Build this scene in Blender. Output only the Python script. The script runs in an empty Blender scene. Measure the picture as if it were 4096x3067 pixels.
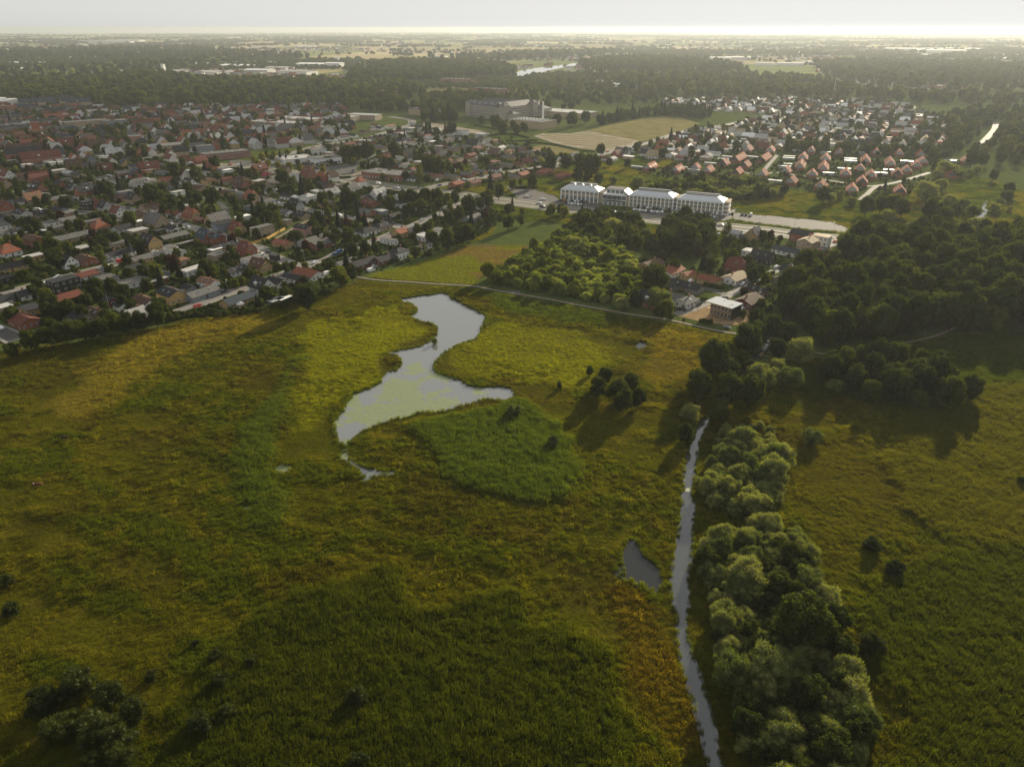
import bpy, math, random
import numpy as np
from mathutils import Vector
R = math.radians
SC = bpy.context.scene
COL = SC.collection

# ------------------------------------------------------------------ camera, sky, sun, exposure
CAM_H, FOC, HOR_Y = 120.0, 2841.0, 112.0           # eye height (m), focal length in px of a 4096 px frame, horizon row
PITCH = math.atan((1533.5 - HOR_Y) / FOC)
cam = bpy.data.cameras.new('camera')
cam_o = bpy.data.objects.new('camera', cam)
COL.objects.link(cam_o)
cam_o.location = (0, 0, CAM_H)
cam_o.rotation_euler = (math.pi / 2 - PITCH, 0, 0)
cam.sensor_width = 36.0
cam.lens = 36.0 * FOC / 4096.0
cam.clip_start = 1.0
cam.clip_end = 120000.0
SC.camera = cam_o

SUN_AZ, SUN_EL = 31.0, 17.0
world = bpy.data.worlds.new('World')
SC.world = world
world.use_nodes = True
wn = world.node_tree
wn.nodes.clear()
w_out = wn.nodes.new('ShaderNodeOutputWorld')
w_bg = wn.nodes.new('ShaderNodeBackground')
w_sky = wn.nodes.new('ShaderNodeTexSky')
w_sky.sky_type = 'NISHITA'
w_sky.sun_disc = False
w_sky.sun_elevation = R(SUN_EL)
w_sky.sun_rotation = R(SUN_AZ)
w_sky.altitude = 100.0
w_sky.air_density = 1.0
w_sky.dust_density = 0.8
w_sky.ozone_density = 2.0
w_hs = wn.nodes.new('ShaderNodeHueSaturation')       # thin high veil of cloud: the whole sky is paler than clear air
w_hs.inputs['Saturation'].default_value = 0.25
wn.links.new(w_sky.outputs[0], w_hs.inputs['Color'])
w_ma = wn.nodes.new('ShaderNodeVectorMath')          # ... and evens out its brightness: v / (1 + v / 1.3)
w_ma.operation = 'MULTIPLY_ADD'
w_ma.inputs[1].default_value = (0.77, 0.77, 0.77)
w_ma.inputs[2].default_value = (1, 1, 1)
w_dv = wn.nodes.new('ShaderNodeVectorMath')
w_dv.operation = 'DIVIDE'
w_sc = wn.nodes.new('ShaderNodeVectorMath')
w_sc.operation = 'MULTIPLY'
w_sc.inputs[1].default_value = (3.72, 3.73, 3.67)
wn.links.new(w_hs.outputs[0], w_ma.inputs[0])
wn.links.new(w_hs.outputs[0], w_dv.inputs[0])
wn.links.new(w_ma.outputs[0], w_dv.inputs[1])
wn.links.new(w_dv.outputs[0], w_sc.inputs[0])
wn.links.new(w_sc.outputs[0], w_bg.inputs['Color'])
w_bg.inputs['Strength'].default_value = 0.10
wn.links.new(w_bg.outputs[0], w_out.inputs['Surface'])

sun = bpy.data.lights.new('sun', 'SUN')
sun.energy = 5.0
sun.color = (1.0, 0.87, 0.64)
sun.angle = R(0.8)
sun_o = bpy.data.objects.new('sun', sun)
COL.objects.link(sun_o)
sdir = Vector((math.sin(R(SUN_AZ)) * math.cos(R(SUN_EL)), math.cos(R(SUN_AZ)) * math.cos(R(SUN_EL)), math.sin(R(SUN_EL))))
sun_o.rotation_euler = (-sdir).to_track_quat('-Z', 'Y').to_euler()
sun_o.location = sdir * 3000

SC.view_settings.view_transform = 'Standard'
SC.view_settings.look = 'None'
SC.view_settings.exposure = EXPOSURE = 0.88
SC.view_settings.gamma = 1.0
SC.view_settings.use_curve_mapping = False
cy = SC.cycles
cy.max_bounces = 6
cy.diffuse_bounces = 2
cy.glossy_bounces = 2
cy.transmission_bounces = 3
cy.transparent_max_bounces = 6
cy.volume_bounces = 1
cy.use_denoising = True
try:
    cy.denoiser = 'OPENIMAGEDENOISE'
except Exception:
    pass
cy.use_adaptive_sampling = False
cy.sample_clamp_indirect = 4.0
cy.sample_clamp_direct = 12.0
cy.caustics_reflective = False
cy.caustics_refractive = False

# ------------------------------------------------------------------ helpers
rng = np.random.default_rng(7)
random.seed(7)


def ground_pt(x, y, z=0.0):
    """the place on the ground that a bearing from the survey picture meets"""
    u = (x - 2048) / FOC
    v = (y - 1533.5) / FOC
    dz = -math.sin(PITCH) - v * math.cos(PITCH)
    t = (z - CAM_H) / dz
    return (u * t, (math.cos(PITCH) - v * math.sin(PITCH)) * t)


def GP(pts):
    return [ground_pt(*p) for p in pts]


def see(X, Y, Z=0.0):
    d = Y * math.cos(PITCH) - (Z - CAM_H) * math.sin(PITCH)
    up = Y * math.sin(PITCH) + (Z - CAM_H) * math.cos(PITCH)
    return 2048 + FOC * X / d, 1533.5 - FOC * up / d, FOC / d


def in_poly(x, y, poly):
    x = np.asarray(x, float)
    y = np.asarray(y, float)
    c = np.zeros(x.shape, bool)
    n = len(poly)
    for i in range(n):
        x1, y1 = poly[i]
        x2, y2 = poly[(i + 1) % n]
        if y1 == y2:
            continue
        k = ((y1 > y) != (y2 > y)) & (x < (x2 - x1) * (y - y1) / (y2 - y1) + x1)
        c ^= k
    return c


def poly_dist(x, y, pts, closed=True):
    x = np.asarray(x, float)
    y = np.asarray(y, float)
    d = np.full(x.shape, 1e9)
    n = len(pts)
    for i in range(n if closed else n - 1):
        x1, y1 = pts[i]
        x2, y2 = pts[(i + 1) % n]
        L = (x2 - x1) ** 2 + (y2 - y1) ** 2 + 1e-9
        t = np.clip(((x - x1) * (x2 - x1) + (y - y1) * (y2 - y1)) / L, 0, 1)
        d = np.minimum(d, np.hypot(x - x1 - t * (x2 - x1), y - y1 - t * (y2 - y1)))
    return d


def _hash(ix, iy, s):
    h = (ix.astype(np.int64) * 374761393 + iy.astype(np.int64) * 668265263 + s * 1442695041) & 0x7fffffff
    h = ((h ^ (h >> 13)) * 1274126177) & 0x7fffffff
    return ((h ^ (h >> 16)) & 0xffff) / 65535.0


def vnoise(x, y, s=0):
    x = np.asarray(x, float)
    y = np.asarray(y, float)
    ix = np.floor(x)
    iy = np.floor(y)
    fx = x - ix
    fy = y - iy
    fx = fx * fx * (3 - 2 * fx)
    fy = fy * fy * (3 - 2 * fy)
    a = _hash(ix, iy, s)
    b = _hash(ix + 1, iy, s)
    c = _hash(ix, iy + 1, s)
    d = _hash(ix + 1, iy + 1, s)
    return (a * (1 - fx) + b * fx) * (1 - fy) + (c * (1 - fx) + d * fx) * fy


def fbm(x, y, sc, s=0, o=4):
    t = 0
    a = 1.0
    w = 0
    for i in range(o):
        t = t + a * vnoise(np.asarray(x) / sc + 17.3 * i, np.asarray(y) / sc - 9.1 * i, s + i)
        w += a
        a *= 0.55
        sc /= 2.03
    return t / w


def sstep(a, b, x):
    t = np.clip((x - a) / (b - a), 0, 1)
    return t * t * (3 - 2 * t)


def mesh_np(name, verts, faces, mats=(), mat_idx=None, smooth=False):
    """verts (N,3), faces: list of tuples or (M,k) array"""
    me = bpy.data.meshes.new(name)
    verts = np.asarray(verts, np.float32).reshape(-1, 3)
    if isinstance(faces, np.ndarray):
        M, k = faces.shape
        loops = faces.astype(np.int32).ravel()
        starts = np.arange(0, M * k, k, dtype=np.int32)
        tot = np.full(M, k, np.int32)
    else:
        tot = np.array([len(f) for f in faces], np.int32)
        loops = np.array([i for f in faces for i in f], np.int32)
        starts = np.concatenate([[0], np.cumsum(tot)[:-1]]).astype(np.int32) if len(tot) else np.zeros(0, np.int32)
        M = len(tot)
    me.vertices.add(len(verts))
    me.vertices.foreach_set('co', verts.ravel())
    if M:
        me.loops.add(len(loops))
        me.loops.foreach_set('vertex_index', loops)
        me.polygons.add(M)
        me.polygons.foreach_set('loop_start', starts)
        me.polygons.foreach_set('loop_total', tot)
    for m in mats:
        me.materials.append(m)
    if mat_idx is not None and M:
        me.polygons.foreach_set('material_index', np.asarray(mat_idx, np.int32))
    me.update(calc_edges=True)
    if M:
        me.polygons.foreach_set('use_smooth', np.full(M, bool(smooth)))
    return me


def link(name, data, parent=None, loc=None, rz=None, scale=None):
    o = bpy.data.objects.new(name, data)
    COL.objects.link(o)
    if parent is not None:
        o.parent = parent
    if loc is not None:
        o.location = loc
    if rz is not None:
        o.rotation_euler = (0, 0, rz)
    if scale is not None:
        o.scale = scale
    return o


def tag(o, label=None, cat=None, group=None, kind=None):
    if label:
        o['label'] = label
    if cat:
        o['category'] = cat
    if group:
        o['group'] = group
    if kind:
        o['kind'] = kind
    return o


class MB:
    """collects simple solids into one mesh"""

    def __init__(s):
        s.v = []
        s.f = []
        s.m = []

    def add(s, vs, fs, m=0):
        n = len(s.v)
        s.v += [tuple(p) for p in vs]
        s.f += [tuple(i + n for i in f) for f in fs]
        s.m += [m] * len(fs)
        return s

    def box(s, x0, x1, y0, y1, z0, z1, m=0, bottom=False):
        vs = [(x0, y0, z0), (x1, y0, z0), (x1, y1, z0), (x0, y1, z0), (x0, y0, z1), (x1, y0, z1), (x1, y1, z1), (x0, y1, z1)]
        fs = [(4, 5, 6, 7), (0, 1, 5, 4), (1, 2, 6, 5), (2, 3, 7, 6), (3, 0, 4, 7)]
        if bottom:
            fs.append((3, 2, 1, 0))
        return s.add(vs, fs, m)

    def cyl(s, x, y, z0, z1, r0, r1=None, n=8, m=0, cap=True):
        r1 = r0 if r1 is None else r1
        vs = [(x + r0 * math.cos(2 * math.pi * i / n), y + r0 * math.sin(2 * math.pi * i / n), z0) for i in range(n)]
        vs += [(x + r1 * math.cos(2 * math.pi * i / n), y + r1 * math.sin(2 * math.pi * i / n), z1) for i in range(n)]
        fs = [(i, (i + 1) % n, n + (i + 1) % n, n + i) for i in range(n)]
        if cap:
            fs.append(tuple(range(n, 2 * n)))
        return s.add(vs, fs, m)

    def limb(s, p, q, r0, r1, n=5, m=0):
        p = Vector(p)
        q = Vector(q)
        d = (q - p).normalized()
        a = d.orthogonal().normalized()
        b = d.cross(a)
        vs = []
        for c, r in ((p, r0), (q, r1)):
            for i in range(n):
                t = 2 * math.pi * i / n
                vs.append(tuple(c + a * (r * math.cos(t)) + b * (r * math.sin(t))))
        fs = [(i, (i + 1) % n, n + (i + 1) % n, n + i) for i in range(n)]
        fs.append(tuple(range(n, 2 * n)))
        return s.add(vs, fs, m)

    def prism(s, poly, z0, z1, m=0, top=True):
        n = len(poly)
        vs = [(p[0], p[1], z0) for p in poly] + [(p[0], p[1], z1) for p in poly]
        fs = [(i, (i + 1) % n, n + (i + 1) % n, n + i) for i in range(n)]
        if top:
            fs.append(tuple(range(n, 2 * n)))
        return s.add(vs, fs, m)

    def mesh(s, name, mats, smooth=False):
        return mesh_np(name, s.v, s.f, mats, s.m, smooth)

    def build(s, name, mats, parent=None, **k):
        if not isinstance(mats, (list, tuple)):
            mats = [mats]
        return link(name, s.mesh(name, mats), parent, **k)


# ------------------------------------------------------------------ materials
MATS = {}


class NT:
    def __init__(s, name):
        s.m = bpy.data.materials.new(name)
        s.m.use_nodes = True
        s.t = s.m.node_tree
        s.t.nodes.clear()
        s.out = s.t.nodes.new('ShaderNodeOutputMaterial')

    def n(s, typ, **k):
        nd = s.t.nodes.new(typ)
        for a, v in k.items():
            if a.startswith('i_'):
                a = a[2:]
                nd.inputs[int(a) if a.isdigit() else a.replace('_', ' ')].default_value = v
            else:
                setattr(nd, a, v)
        return nd

    def l(s, a, b):
        s.t.links.new(a, b)

    def math(s, op, a, b=None, clamp=False):
        nd = s.n('ShaderNodeMath', operation=op, use_clamp=clamp)
        for i, q in enumerate((a, b)):
            if q is None:
                continue
            if isinstance(q, (int, float)):
                nd.inputs[i].default_value = q
            else:
                s.l(q, nd.inputs[i])
        return nd.outputs[0]

    def mix(s, f, a, b, typ='MIX'):
        nd = s.n('ShaderNodeMix', data_type='RGBA', blend_type=typ)
        for i, q in ((0, f), (6, a), (7, b)):
            if isinstance(q, (int, float)):
                nd.inputs[i].default_value = q
            elif isinstance(q, tuple):
                nd.inputs[i].default_value = q if len(q) == 4 else q + (1,)
            else:
                s.l(q, nd.inputs[i])
        return nd.outputs[2]

    def noise(s, vec, scale, detail=3, rough=0.55):
        nd = s.n('ShaderNodeTexNoise')
        nd.inputs['Scale'].default_value = scale
        nd.inputs['Detail'].default_value = detail
        nd.inputs['Roughness'].default_value = rough
        if vec is not None:
            s.l(vec, nd.inputs['Vector'])
        return nd.outputs['Fac']

    def ramp(s, fac, stops):
        nd = s.n('ShaderNodeValToRGB')
        e = nd.color_ramp.elements
        while len(e) < len(stops):
            e.new(0.5)
        for q, (p, c) in zip(e, stops):
            q.position = p
            q.color = c if len(c) == 4 else tuple(c) + (1,)
        s.l(fac, nd.inputs[0])
        return nd.outputs[0]

    def maprange(s, v, a, b, c=0.0, d=1.0):
        nd = s.n('ShaderNodeMapRange')
        s.l(v, nd.inputs[0])
        for i, q in enumerate((a, b, c, d)):
            nd.inputs[i + 1].default_value = q
        return nd.outputs[0]

    def bsdf(s, col, rough=0.8, spec=0.3, metal=0.0, bump=None, bstr=0.3, bdist=0.05):
        p = s.n('ShaderNodeBsdfPrincipled')
        if isinstance(col, tuple):
            p.inputs['Base Color'].default_value = col if len(col) == 4 else col + (1,)
        else:
            s.l(col, p.inputs['Base Color'])
        if isinstance(rough, (int, float)):
            p.inputs['Roughness'].default_value = rough
        else:
            s.l(rough, p.inputs['Roughness'])
        p.inputs['Specular IOR Level'].default_value = spec
        p.inputs['Metallic'].default_value = metal
        if bump is not None:
            b = s.n('ShaderNodeBump')
            b.inputs['Strength'].default_value = bstr
            b.inputs['Distance'].default_value = bdist
            s.l(bump, b.inputs['Height'])
            s.l(b.outputs[0], p.inputs['Normal'])
        s.l(p.outputs[0], s.out.inputs['Surface'])
        return p


def mat_plain(name, col, rough=0.75, spec=0.3, var=0.25, scale=0.6, metal=0.0, streak=False):
    """a painted, brick, tile ... surface with mottled wear"""
    if name in MATS:
        return MATS[name]
    t = NT(name)
    geo = t.n('ShaderNodeTexCoord').outputs['Object']
    f = t.noise(geo, scale, 5, 0.65)
    f2 = t.noise(geo, scale * 9, 2, 0.6)
    f = t.math('ADD', t.math('MULTIPLY', f, 0.7), t.math('MULTIPLY', f2, 0.3))
    oi = t.n('ShaderNodeObjectInfo').outputs['Random']
    f = t.math('ADD', f, t.math('MULTIPLY', t.math('SUBTRACT', oi, 0.5), 0.25))
    lo = tuple(c * (1 - var) for c in col)
    hi = tuple(min(1, c * (1 + var)) for c in col)
    c = t.ramp(f, [(0.3, lo), (0.7, hi)])
    t.bsdf(c, rough, spec, metal)
    MATS[name] = t.m
    return t.m


def mat_leaf(name, trans=0.35, gloss=0.06, rough=0.45, nscale=0.9, glow=(1.35, 1.35, 0.40, 1), var=0.38):
    """leaves: colour comes with each plant (property 'col'); sunlight shines through"""
    if name in MATS:
        return MATS[name]
    t = NT(name)
    at = t.n('ShaderNodeAttribute', attribute_type='INSTANCER', attribute_name='col').outputs['Color']
    pos = t.n('ShaderNodeNewGeometry').outputs['Position']
    n1 = t.noise(pos, nscale, 3, 0.6)
    k = t.maprange(n1, 0.25, 0.75, 1 - var, 1 + var)
    cc = t.n('ShaderNodeCombineColor')
    for i in range(3):
        t.l(k, cc.inputs[i])
    c = t.mix(1.0, at, cc.outputs[0], 'MULTIPLY')
    d = t.n('ShaderNodeBsdfDiffuse')
    t.l(c, d.inputs['Color'])
    tr = t.n('ShaderNodeBsdfTranslucent')
    c2 = t.mix(1.0, c, glow, 'MULTIPLY')
    t.l(c2, tr.inputs['Color'])
    mx = t.n('ShaderNodeMixShader')
    mx.inputs[0].default_value = trans
    t.l(d.outputs[0], mx.inputs[1])
    t.l(tr.outputs[0], mx.inputs[2])
    g = t.n('ShaderNodeBsdfGlossy')
    g.inputs['Roughness'].default_value = rough
    g.inputs['Color'].default_value = (1, 1, 1, 1)
    mx2 = t.n('ShaderNodeMixShader')
    mx2.inputs[0].default_value = gloss
    t.l(mx.outputs[0], mx2.inputs[1])
    t.l(g.outputs[0], mx2.inputs[2])
    t.l(mx2.outputs[0], t.out.inputs['Surface'])
    MATS[name] = t.m
    return t.m


def scatter(name, pts, rot, scl, idx, cols, templates, label=None, parent=None):
    """plants of one mass, set out on points; templates: list of (mesh) shared by all"""
    pts = np.asarray(pts, np.float32).reshape(-1, 3)
    N = len(pts)
    me = bpy.data.meshes.new(name)
    me.vertices.add(N)
    me.vertices.foreach_set('co', pts.ravel())
    for nm, typ, arr in (('rot', 'FLOAT_VECTOR', np.asarray(rot, np.float32)), ('scl', 'FLOAT_VECTOR', np.asarray(scl, np.float32)),
                         ('idx', 'INT', np.asarray(idx, np.int32))):
        a = me.attributes.new(nm, typ, 'POINT')
        a.data.foreach_set('value' if typ == 'INT' else 'vector', arr.ravel())
    a = me.attributes.new('col', 'FLOAT_COLOR', 'POINT')
    c4 = np.ones((N, 4), np.float32)
    c4[:, :3] = cols
    a.data.foreach_set('color', c4.ravel())
    me.update()
    key = 'kinds_of_' + name
    c = bpy.data.collections.new(key)
    for i, tm in enumerate(templates):
        c.objects.link(bpy.data.objects.new('%s_kind_%02d' % (name, i), tm))
    ng = bpy.data.node_groups.new(name + '_setting', 'GeometryNodeTree')
    ng.interface.new_socket('Geometry', in_out='INPUT', socket_type='NodeSocketGeometry')
    ng.interface.new_socket('Geometry', in_out='OUTPUT', socket_type='NodeSocketGeometry')
    gi = ng.nodes.new('NodeGroupInput')
    go = ng.nodes.new('NodeGroupOutput')
    ip = ng.nodes.new('GeometryNodeInstanceOnPoints')
    ci = ng.nodes.new('GeometryNodeCollectionInfo')
    ci.inputs['Collection'].default_value = c
    ci.inputs['Separate Children'].default_value = True
    ci.inputs['Reset Children'].default_value = True
    ip.inputs['Pick Instance'].default_value = True
    L = ng.links.new
    L(gi.outputs[0], ip.inputs['Points'])
    L(ci.outputs[0], ip.inputs['Instance'])
    for nm, typ, sock in (('idx', 'INT', 'Instance Index'), ('rot', 'FLOAT_VECTOR', 'Rotation'), ('scl', 'FLOAT_VECTOR', 'Scale')):
        na = ng.nodes.new('GeometryNodeInputNamedAttribute')
        na.data_type = typ
        na.inputs['Name'].default_value = nm
        L(na.outputs[0], ip.inputs[sock])
    L(ip.outputs[0], go.inputs[0])
    o = link(name, me, parent)
    md = o.modifiers.new('setting', 'NODES')
    md.node_group = ng
    o['kind'] = 'stuff'
    if label:
        o['label'] = label
    return o

# ------------------------------------------------------------------ survey of the place (metres)
POND = [(-57.6,332.4),(-54.9,330.3),(-50.4,327.2),(-46.4,321.3),(-45.0,316.5),(-45.8,311.7),(-47.7,308.6),(-44.1,304.8),(-39.4,302.5),(-35.2,298.8),(-33.1,293.8),(-33.1,287.5),(-34.4,282.1),(-37.5,275.6),(-41.7,272.5),(-46.9,270.0),(-52.1,267.5),(-48.3,265.7),(-45.3,262.2),(-44.1,258.7),(-44.3,254.7),(-45.6,250.8),(-49.5,248.6),(-50.0,244.4),(-49.9,240.7),(-52.0,236.2),(-58.2,230.8),(-58.6,226.6),(-59.5,222.4),(-58.8,218.9),(-60.0,215.0),(-60.0,209.1),(-58.7,203.5),(-56.4,198.4),(-53.7,195.4),(-53.0,192.9),(-53.1,190.7),(-53.8,188.3),(-50.5,184.8),(-47.2,181.5),(-44.3,177.8),(-44.5,174.7),(-43.1,174.7),(-42.1,177.6),(-38.9,178.1),(-35.5,178.3),(-35.3,180.1),(-38.9,180.1),(-43.2,181.4),(-46.9,183.5),(-50.1,186.5),(-51.5,189.3),(-52.2,192.9),(-52.7,196.6),(-51.3,200.3),(-48.3,205.4),(-45.2,208.7),(-41.1,211.6),(-36.5,214.1),(-33.4,216.2),(-28.1,218.0),(-22.6,217.6),(-18.6,221.5),(-13.2,223.8),(-11.1,226.1),(-7.7,227.0),(-2.4,225.6),(1.1,228.4),(0.7,233.2),(-2.0,236.7),(-7.0,236.7),(-11.5,236.2),(-16.1,237.7),(-19.5,241.8),(-24.4,245.4),(-28.4,248.1),(-30.6,250.8),(-30.8,256.4),(-29.8,263.3),(-27.7,268.1),(-24.2,274.4),(-19.3,278.9),(-15.4,282.1),(-14.1,288.9),(-13.3,297.4),(-11.8,309.4),(-14.5,313.3),(-20.6,321.3),(-25.0,327.2),(-29.6,333.2),(-31.9,339.5),(-37.0,342.2),(-38.6,339.5),(-44.6,338.6),(-51.3,334.5)]
POOL_DUCKWEED = [(-72.6,182.7),(-71.3,184.1),(-67.9,183.5),(-67.1,182.2),(-67.7,179.4),(-69.7,178.6),(-71.3,180.0)]
POOL_TINY = [(-75.3,162.2),(-73.6,163.1),(-72.2,162.0),(-72.8,160.6),(-74.4,160.8)]
POOL_EAST = [(29.9,147.8),(31.6,148.5),(32.8,148.1),(32.8,144.9),(33.9,141.4),(36.4,138.6),(35.9,136.7),(36.7,134.7),(36.1,130.9),(34.4,127.7),(33.8,125.1),(32.9,125.1),(33.5,127.9),(31.4,128.9),(29.3,131.7),(27.4,132.8),(25.3,134.8),(24.8,136.1),(27.3,138.2),(28.2,142.0),(29.1,144.6)]
POOL_MARSH = [(52.1,276.7),(55.3,279.9),(57.2,278.3),(57.0,275.1),(54.8,273.5),(52.8,271.9),(52.3,274.0)]
STREAM = [(171.6,358.7),(148.4,335.4),(130.1,316.9),(113.8,288.5),(105.2,273.5),(97.8,262.9),(85.5,247.7),(76.1,233.9),(71.1,222.6),(67.6,213.4),(63.9,210.4),(61.2,204.7),(59.4,199.4),(54.7,189.1),(52.3,181.6),(50.1,171.4),(47.8,164.8),(45.2,154.4),(42.8,147.0),(40.5,140.2),(38.5,132.8),(37.9,127.7),(37.6,121.3),(35.9,113.5),(35.5,102.3),(36.0,94.6),(35.7,86.8),(35.5,81.2),(35.5,75.4),(38.2,75.4),(38.1,81.2),(38.6,88.9),(39.3,95.1),(39.2,101.2),(38.8,108.5),(38.8,115.2),(39.8,120.7),(40.9,123.7),(42.2,129.5),(43.4,135.1),(45.4,140.6),(47.6,148.7),(48.7,154.4),(51.3,161.6),(52.0,170.0),(53.1,173.1),(56.1,181.6),(58.8,191.1),(61.7,199.4),(65.0,206.4),(68.1,213.4),(71.4,220.8),(76.8,232.3),(86.3,245.5),(99.7,260.5),(106.7,270.9),(114.9,286.2),(131.1,314.5),(148.9,331.8),(172.9,355.4)]
STREAM_FAR = [(369.0,559.5),(355.7,542.0),(344.5,521.5),(330.9,506.1),(320.1,495.0),(303.2,477.5),(287.4,461.1),(292.3,461.1),(308.3,477.5),(323.2,491.4),(336.7,503.8),(346.7,517.6),(354.5,533.6),(368.7,555.1)]
PATH = [(-85.3,367.9),(-79.7,365.4),(-75.0,363.3),(-66.2,360.8),(-53.4,358.7),(-40.6,355.8),(-28.0,353.8),(-19.2,351.8),(-9.3,345.9),(0.1,341.0),(9.5,336.5),(18.5,332.1),(30.3,325.0),(41.6,318.9),(55.3,311.6),(68.9,305.9),(76.5,301.5),(83.7,296.1),(93.3,290.2),(97.2,288.5),(104.3,284.3),(108.8,281.5)]
PATH_WOOD = [(111.5,279.9),(128.4,265.9),(151.9,272.2),(173.7,280.2),(187.1,287.1),(203.5,298.8)]
ROADS = {'R1':(6.5,[(-159.3,310.0),(-158.4,311.9),(-152.3,324.7),(-145.8,338.3),(-136.4,351.8),(-127.5,367.1),(-118.3,383.5),(-109.8,403.3),(-100.4,415.2),(-91.9,430.5),(-84.3,443.2),(-74.4,463.0),(-66.1,479.5),(-57.5,500.1),(-50.5,516.8),(-46.2,534.5),(-42.0,552.4)]),'R2':(6,[(-118.6,384.9),(-133.9,399.3),(-151.0,417.3),(-169.5,436.8),(-188.0,453.5),(-203.0,465.6),(-215.7,474.1),(-229.4,485.1),(-248.2,497.2),(-276.4,521.5),(-302.9,539.5),(-335.1,559.5),(-371.2,578.1),(-408.5,592.7)]),'R3':(6,[(-261.9,334.7),(-258.0,340.2),(-250.6,351.0),(-245.1,360.3),(-236.4,373.6),(-229.3,384.9),(-221.3,395.9),(-210.7,413.1),(-205.3,427.7),(-198.8,442.0),(-192.1,457.9)]),'R4':(6.5,[(-247.0,301.8),(-226.6,291.4),(-212.3,281.0)]),'R5':(6,[(-72.1,472.8),(-83.2,481.6),(-110.6,500.1),(-139.1,517.6),(-153.2,527.9),(-176.2,546.3),(-197.4,565.9),(-236.7,596.8),(-254.5,609.1),(-292.7,629.7),(-331.1,646.9),(-368.4,658.8)]),'R6':(2.5,[(-136.3,511.4),(-145.7,478.2),(-147.9,459.8),(-151.6,442.6)]),'AVE':(15,[(-342.6,747.3),(-308.4,725.0),(-282.2,712.2),(-254.8,710.8),(-226.0,691.8),(-206.7,676.2),(-177.6,662.4),(-155.3,646.9),(-123.2,625.3),(-100.7,608.1),(-72.6,594.8),(-42.2,578.1),(-29.3,568.7),(0.2,552.4),(28.1,535.3),(54.7,520.7),(88.0,501.6),(119.8,485.8),(158.5,468.8),(169.6,463.6),(193.7,448.6),(219.7,442.0),(240.5,437.9),(269.3,428.2),(318.0,409.4)]),'AVE2':(8,[(-255.1,720.7),(-250.8,747.3),(-234.2,789.1),(-231.3,806.4),(-214.5,850.8),(-177.9,897.9),(-166.0,940.6),(-146.0,1013.7),(-140.1,1044.3),(-148.8,1098.3),(-183.9,1137.3)]),'S1':(7,[(-74.5,600.8),(-58.5,620.9),(-39.2,638.8),(-12.2,668.6),(2.3,685.2),(29.2,706.6),(58.4,739.7),(100.0,789.1),(137.3,839.3),(161.7,870.7),(222.1,967.1),(289.0,1030.2),(347.7,1101.5),(397.9,1164.9)]),'LANE':(5,[(76.3,311.9),(84.7,317.9),(95.4,327.5),(105.7,335.4),(117.3,348.7),(135.4,369.2),(151.2,384.0),(171.3,404.3),(191.3,425.5),(202.4,435.6),(208.9,443.8)]),'LANE2':(4,[(107.7,339.1),(101.6,347.5),(95.9,350.6),(86.4,360.8),(79.6,367.1)]),'ROW1':(4.5,[(149.0,677.4),(171.6,664.9),(192.8,658.8),(211.7,677.4),(226.4,664.9),(244.2,677.4),(258.3,664.9),(271.9,646.9),(291.2,624.2),(303.6,613.4),(325.7,624.2),(354.3,646.9),(388.2,677.4)]),'ROW2':(4,[(224.5,658.8),(248.0,710.8),(280.5,779.1)]),'ROW3':(4,[(271.5,559.5),(287.8,582.9),(305.4,608.1),(325.7,624.2)]),'FARR':(7,[(509.2,813.5),(566.7,891.5),(633.8,984.7),(687.6,1067.7)]),'PARKL':(6,[(73.7,495.0),(65.9,467.5),(59.7,442.6)]),'R7':(6,[(-149.3,420.0),(-159.5,428.2)]),'R8':(5,[(-331.1,646.9),(-305.1,618.7),(-274.9,587.8),(-235.6,559.5),(-213.1,529.5),(-188.0,453.5)]),'R9':(6,[(-372.4,517.6),(-348.0,525.5),(-312.4,517.6),(-270.5,495.0),(-246.0,495.0)]),'R10':(6,[(-214.9,852.7),(-242.0,891.5),(-278.3,924.4),(-313.9,891.5),(-336.3,831.7),(-363.2,795.9),(-378.2,747.3)]),'R11':(5,[(-147.9,664.9),(-151.6,732.3),(-134.2,813.5),(-98.7,841.2),(-56.8,850.8),(-25.8,870.7),(3.4,831.7)]),'R12':(5,[(-39.2,638.8),(-36.2,717.8),(-65.5,779.1),(-95.7,813.5)])}
LOTS = {'office_yard':[(34.3,555.1),(65.6,548.9),(66.7,542.0),(72.5,527.1),(88.2,521.5),(148.9,508.3),(163.0,527.1),(167.2,532.0),(153.2,495.0),(144.6,492.1),(115.1,500.8),(82.0,516.0),(46.8,529.5),(31.9,546.3)],'office_lot':[(-5.9,613.4),(9.0,618.7),(34.3,573.3),(36.5,559.5),(30.9,546.3),(12.0,554.2),(4.3,564.1)],'long_lot':[(157.6,517.6),(187.5,506.1),(221.7,489.3),(225.9,470.8),(219.3,461.1),(199.6,467.5),(170.0,484.4),(155.8,495.0)],'shop_lot':[(-190.9,690.4),(-165.1,725.0),(-153.8,717.8),(-150.4,677.4),(-162.5,658.8),(-183.7,671.1)],'ball_court':[(-155.7,658.8),(-147.8,687.8),(-130.1,694.4),(-120.3,677.4),(-130.8,658.8),(-128.2,638.8),(-142.5,638.8)],'prison_road':[(-127.1,1067.7),(-108.5,1058.8),(-70.1,1011.0),(-28.2,959.7),(-29.2,935.9),(-80.6,972.1),(-123.2,1033.0)],'school_yard':[(-286.7,747.3),(-261.3,739.7),(-246.0,747.3),(-244.1,725.0),(-258.1,715.0),(-278.7,725.0)]}
STRIPE_LOT = [(26.7,924.4),(39.4,950.1),(73.6,947.7),(98.0,974.6),(121.7,931.3),(150.5,883.0),(144.6,856.7),(101.6,802.9),(73.5,828.0),(48.9,864.6)]
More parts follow.
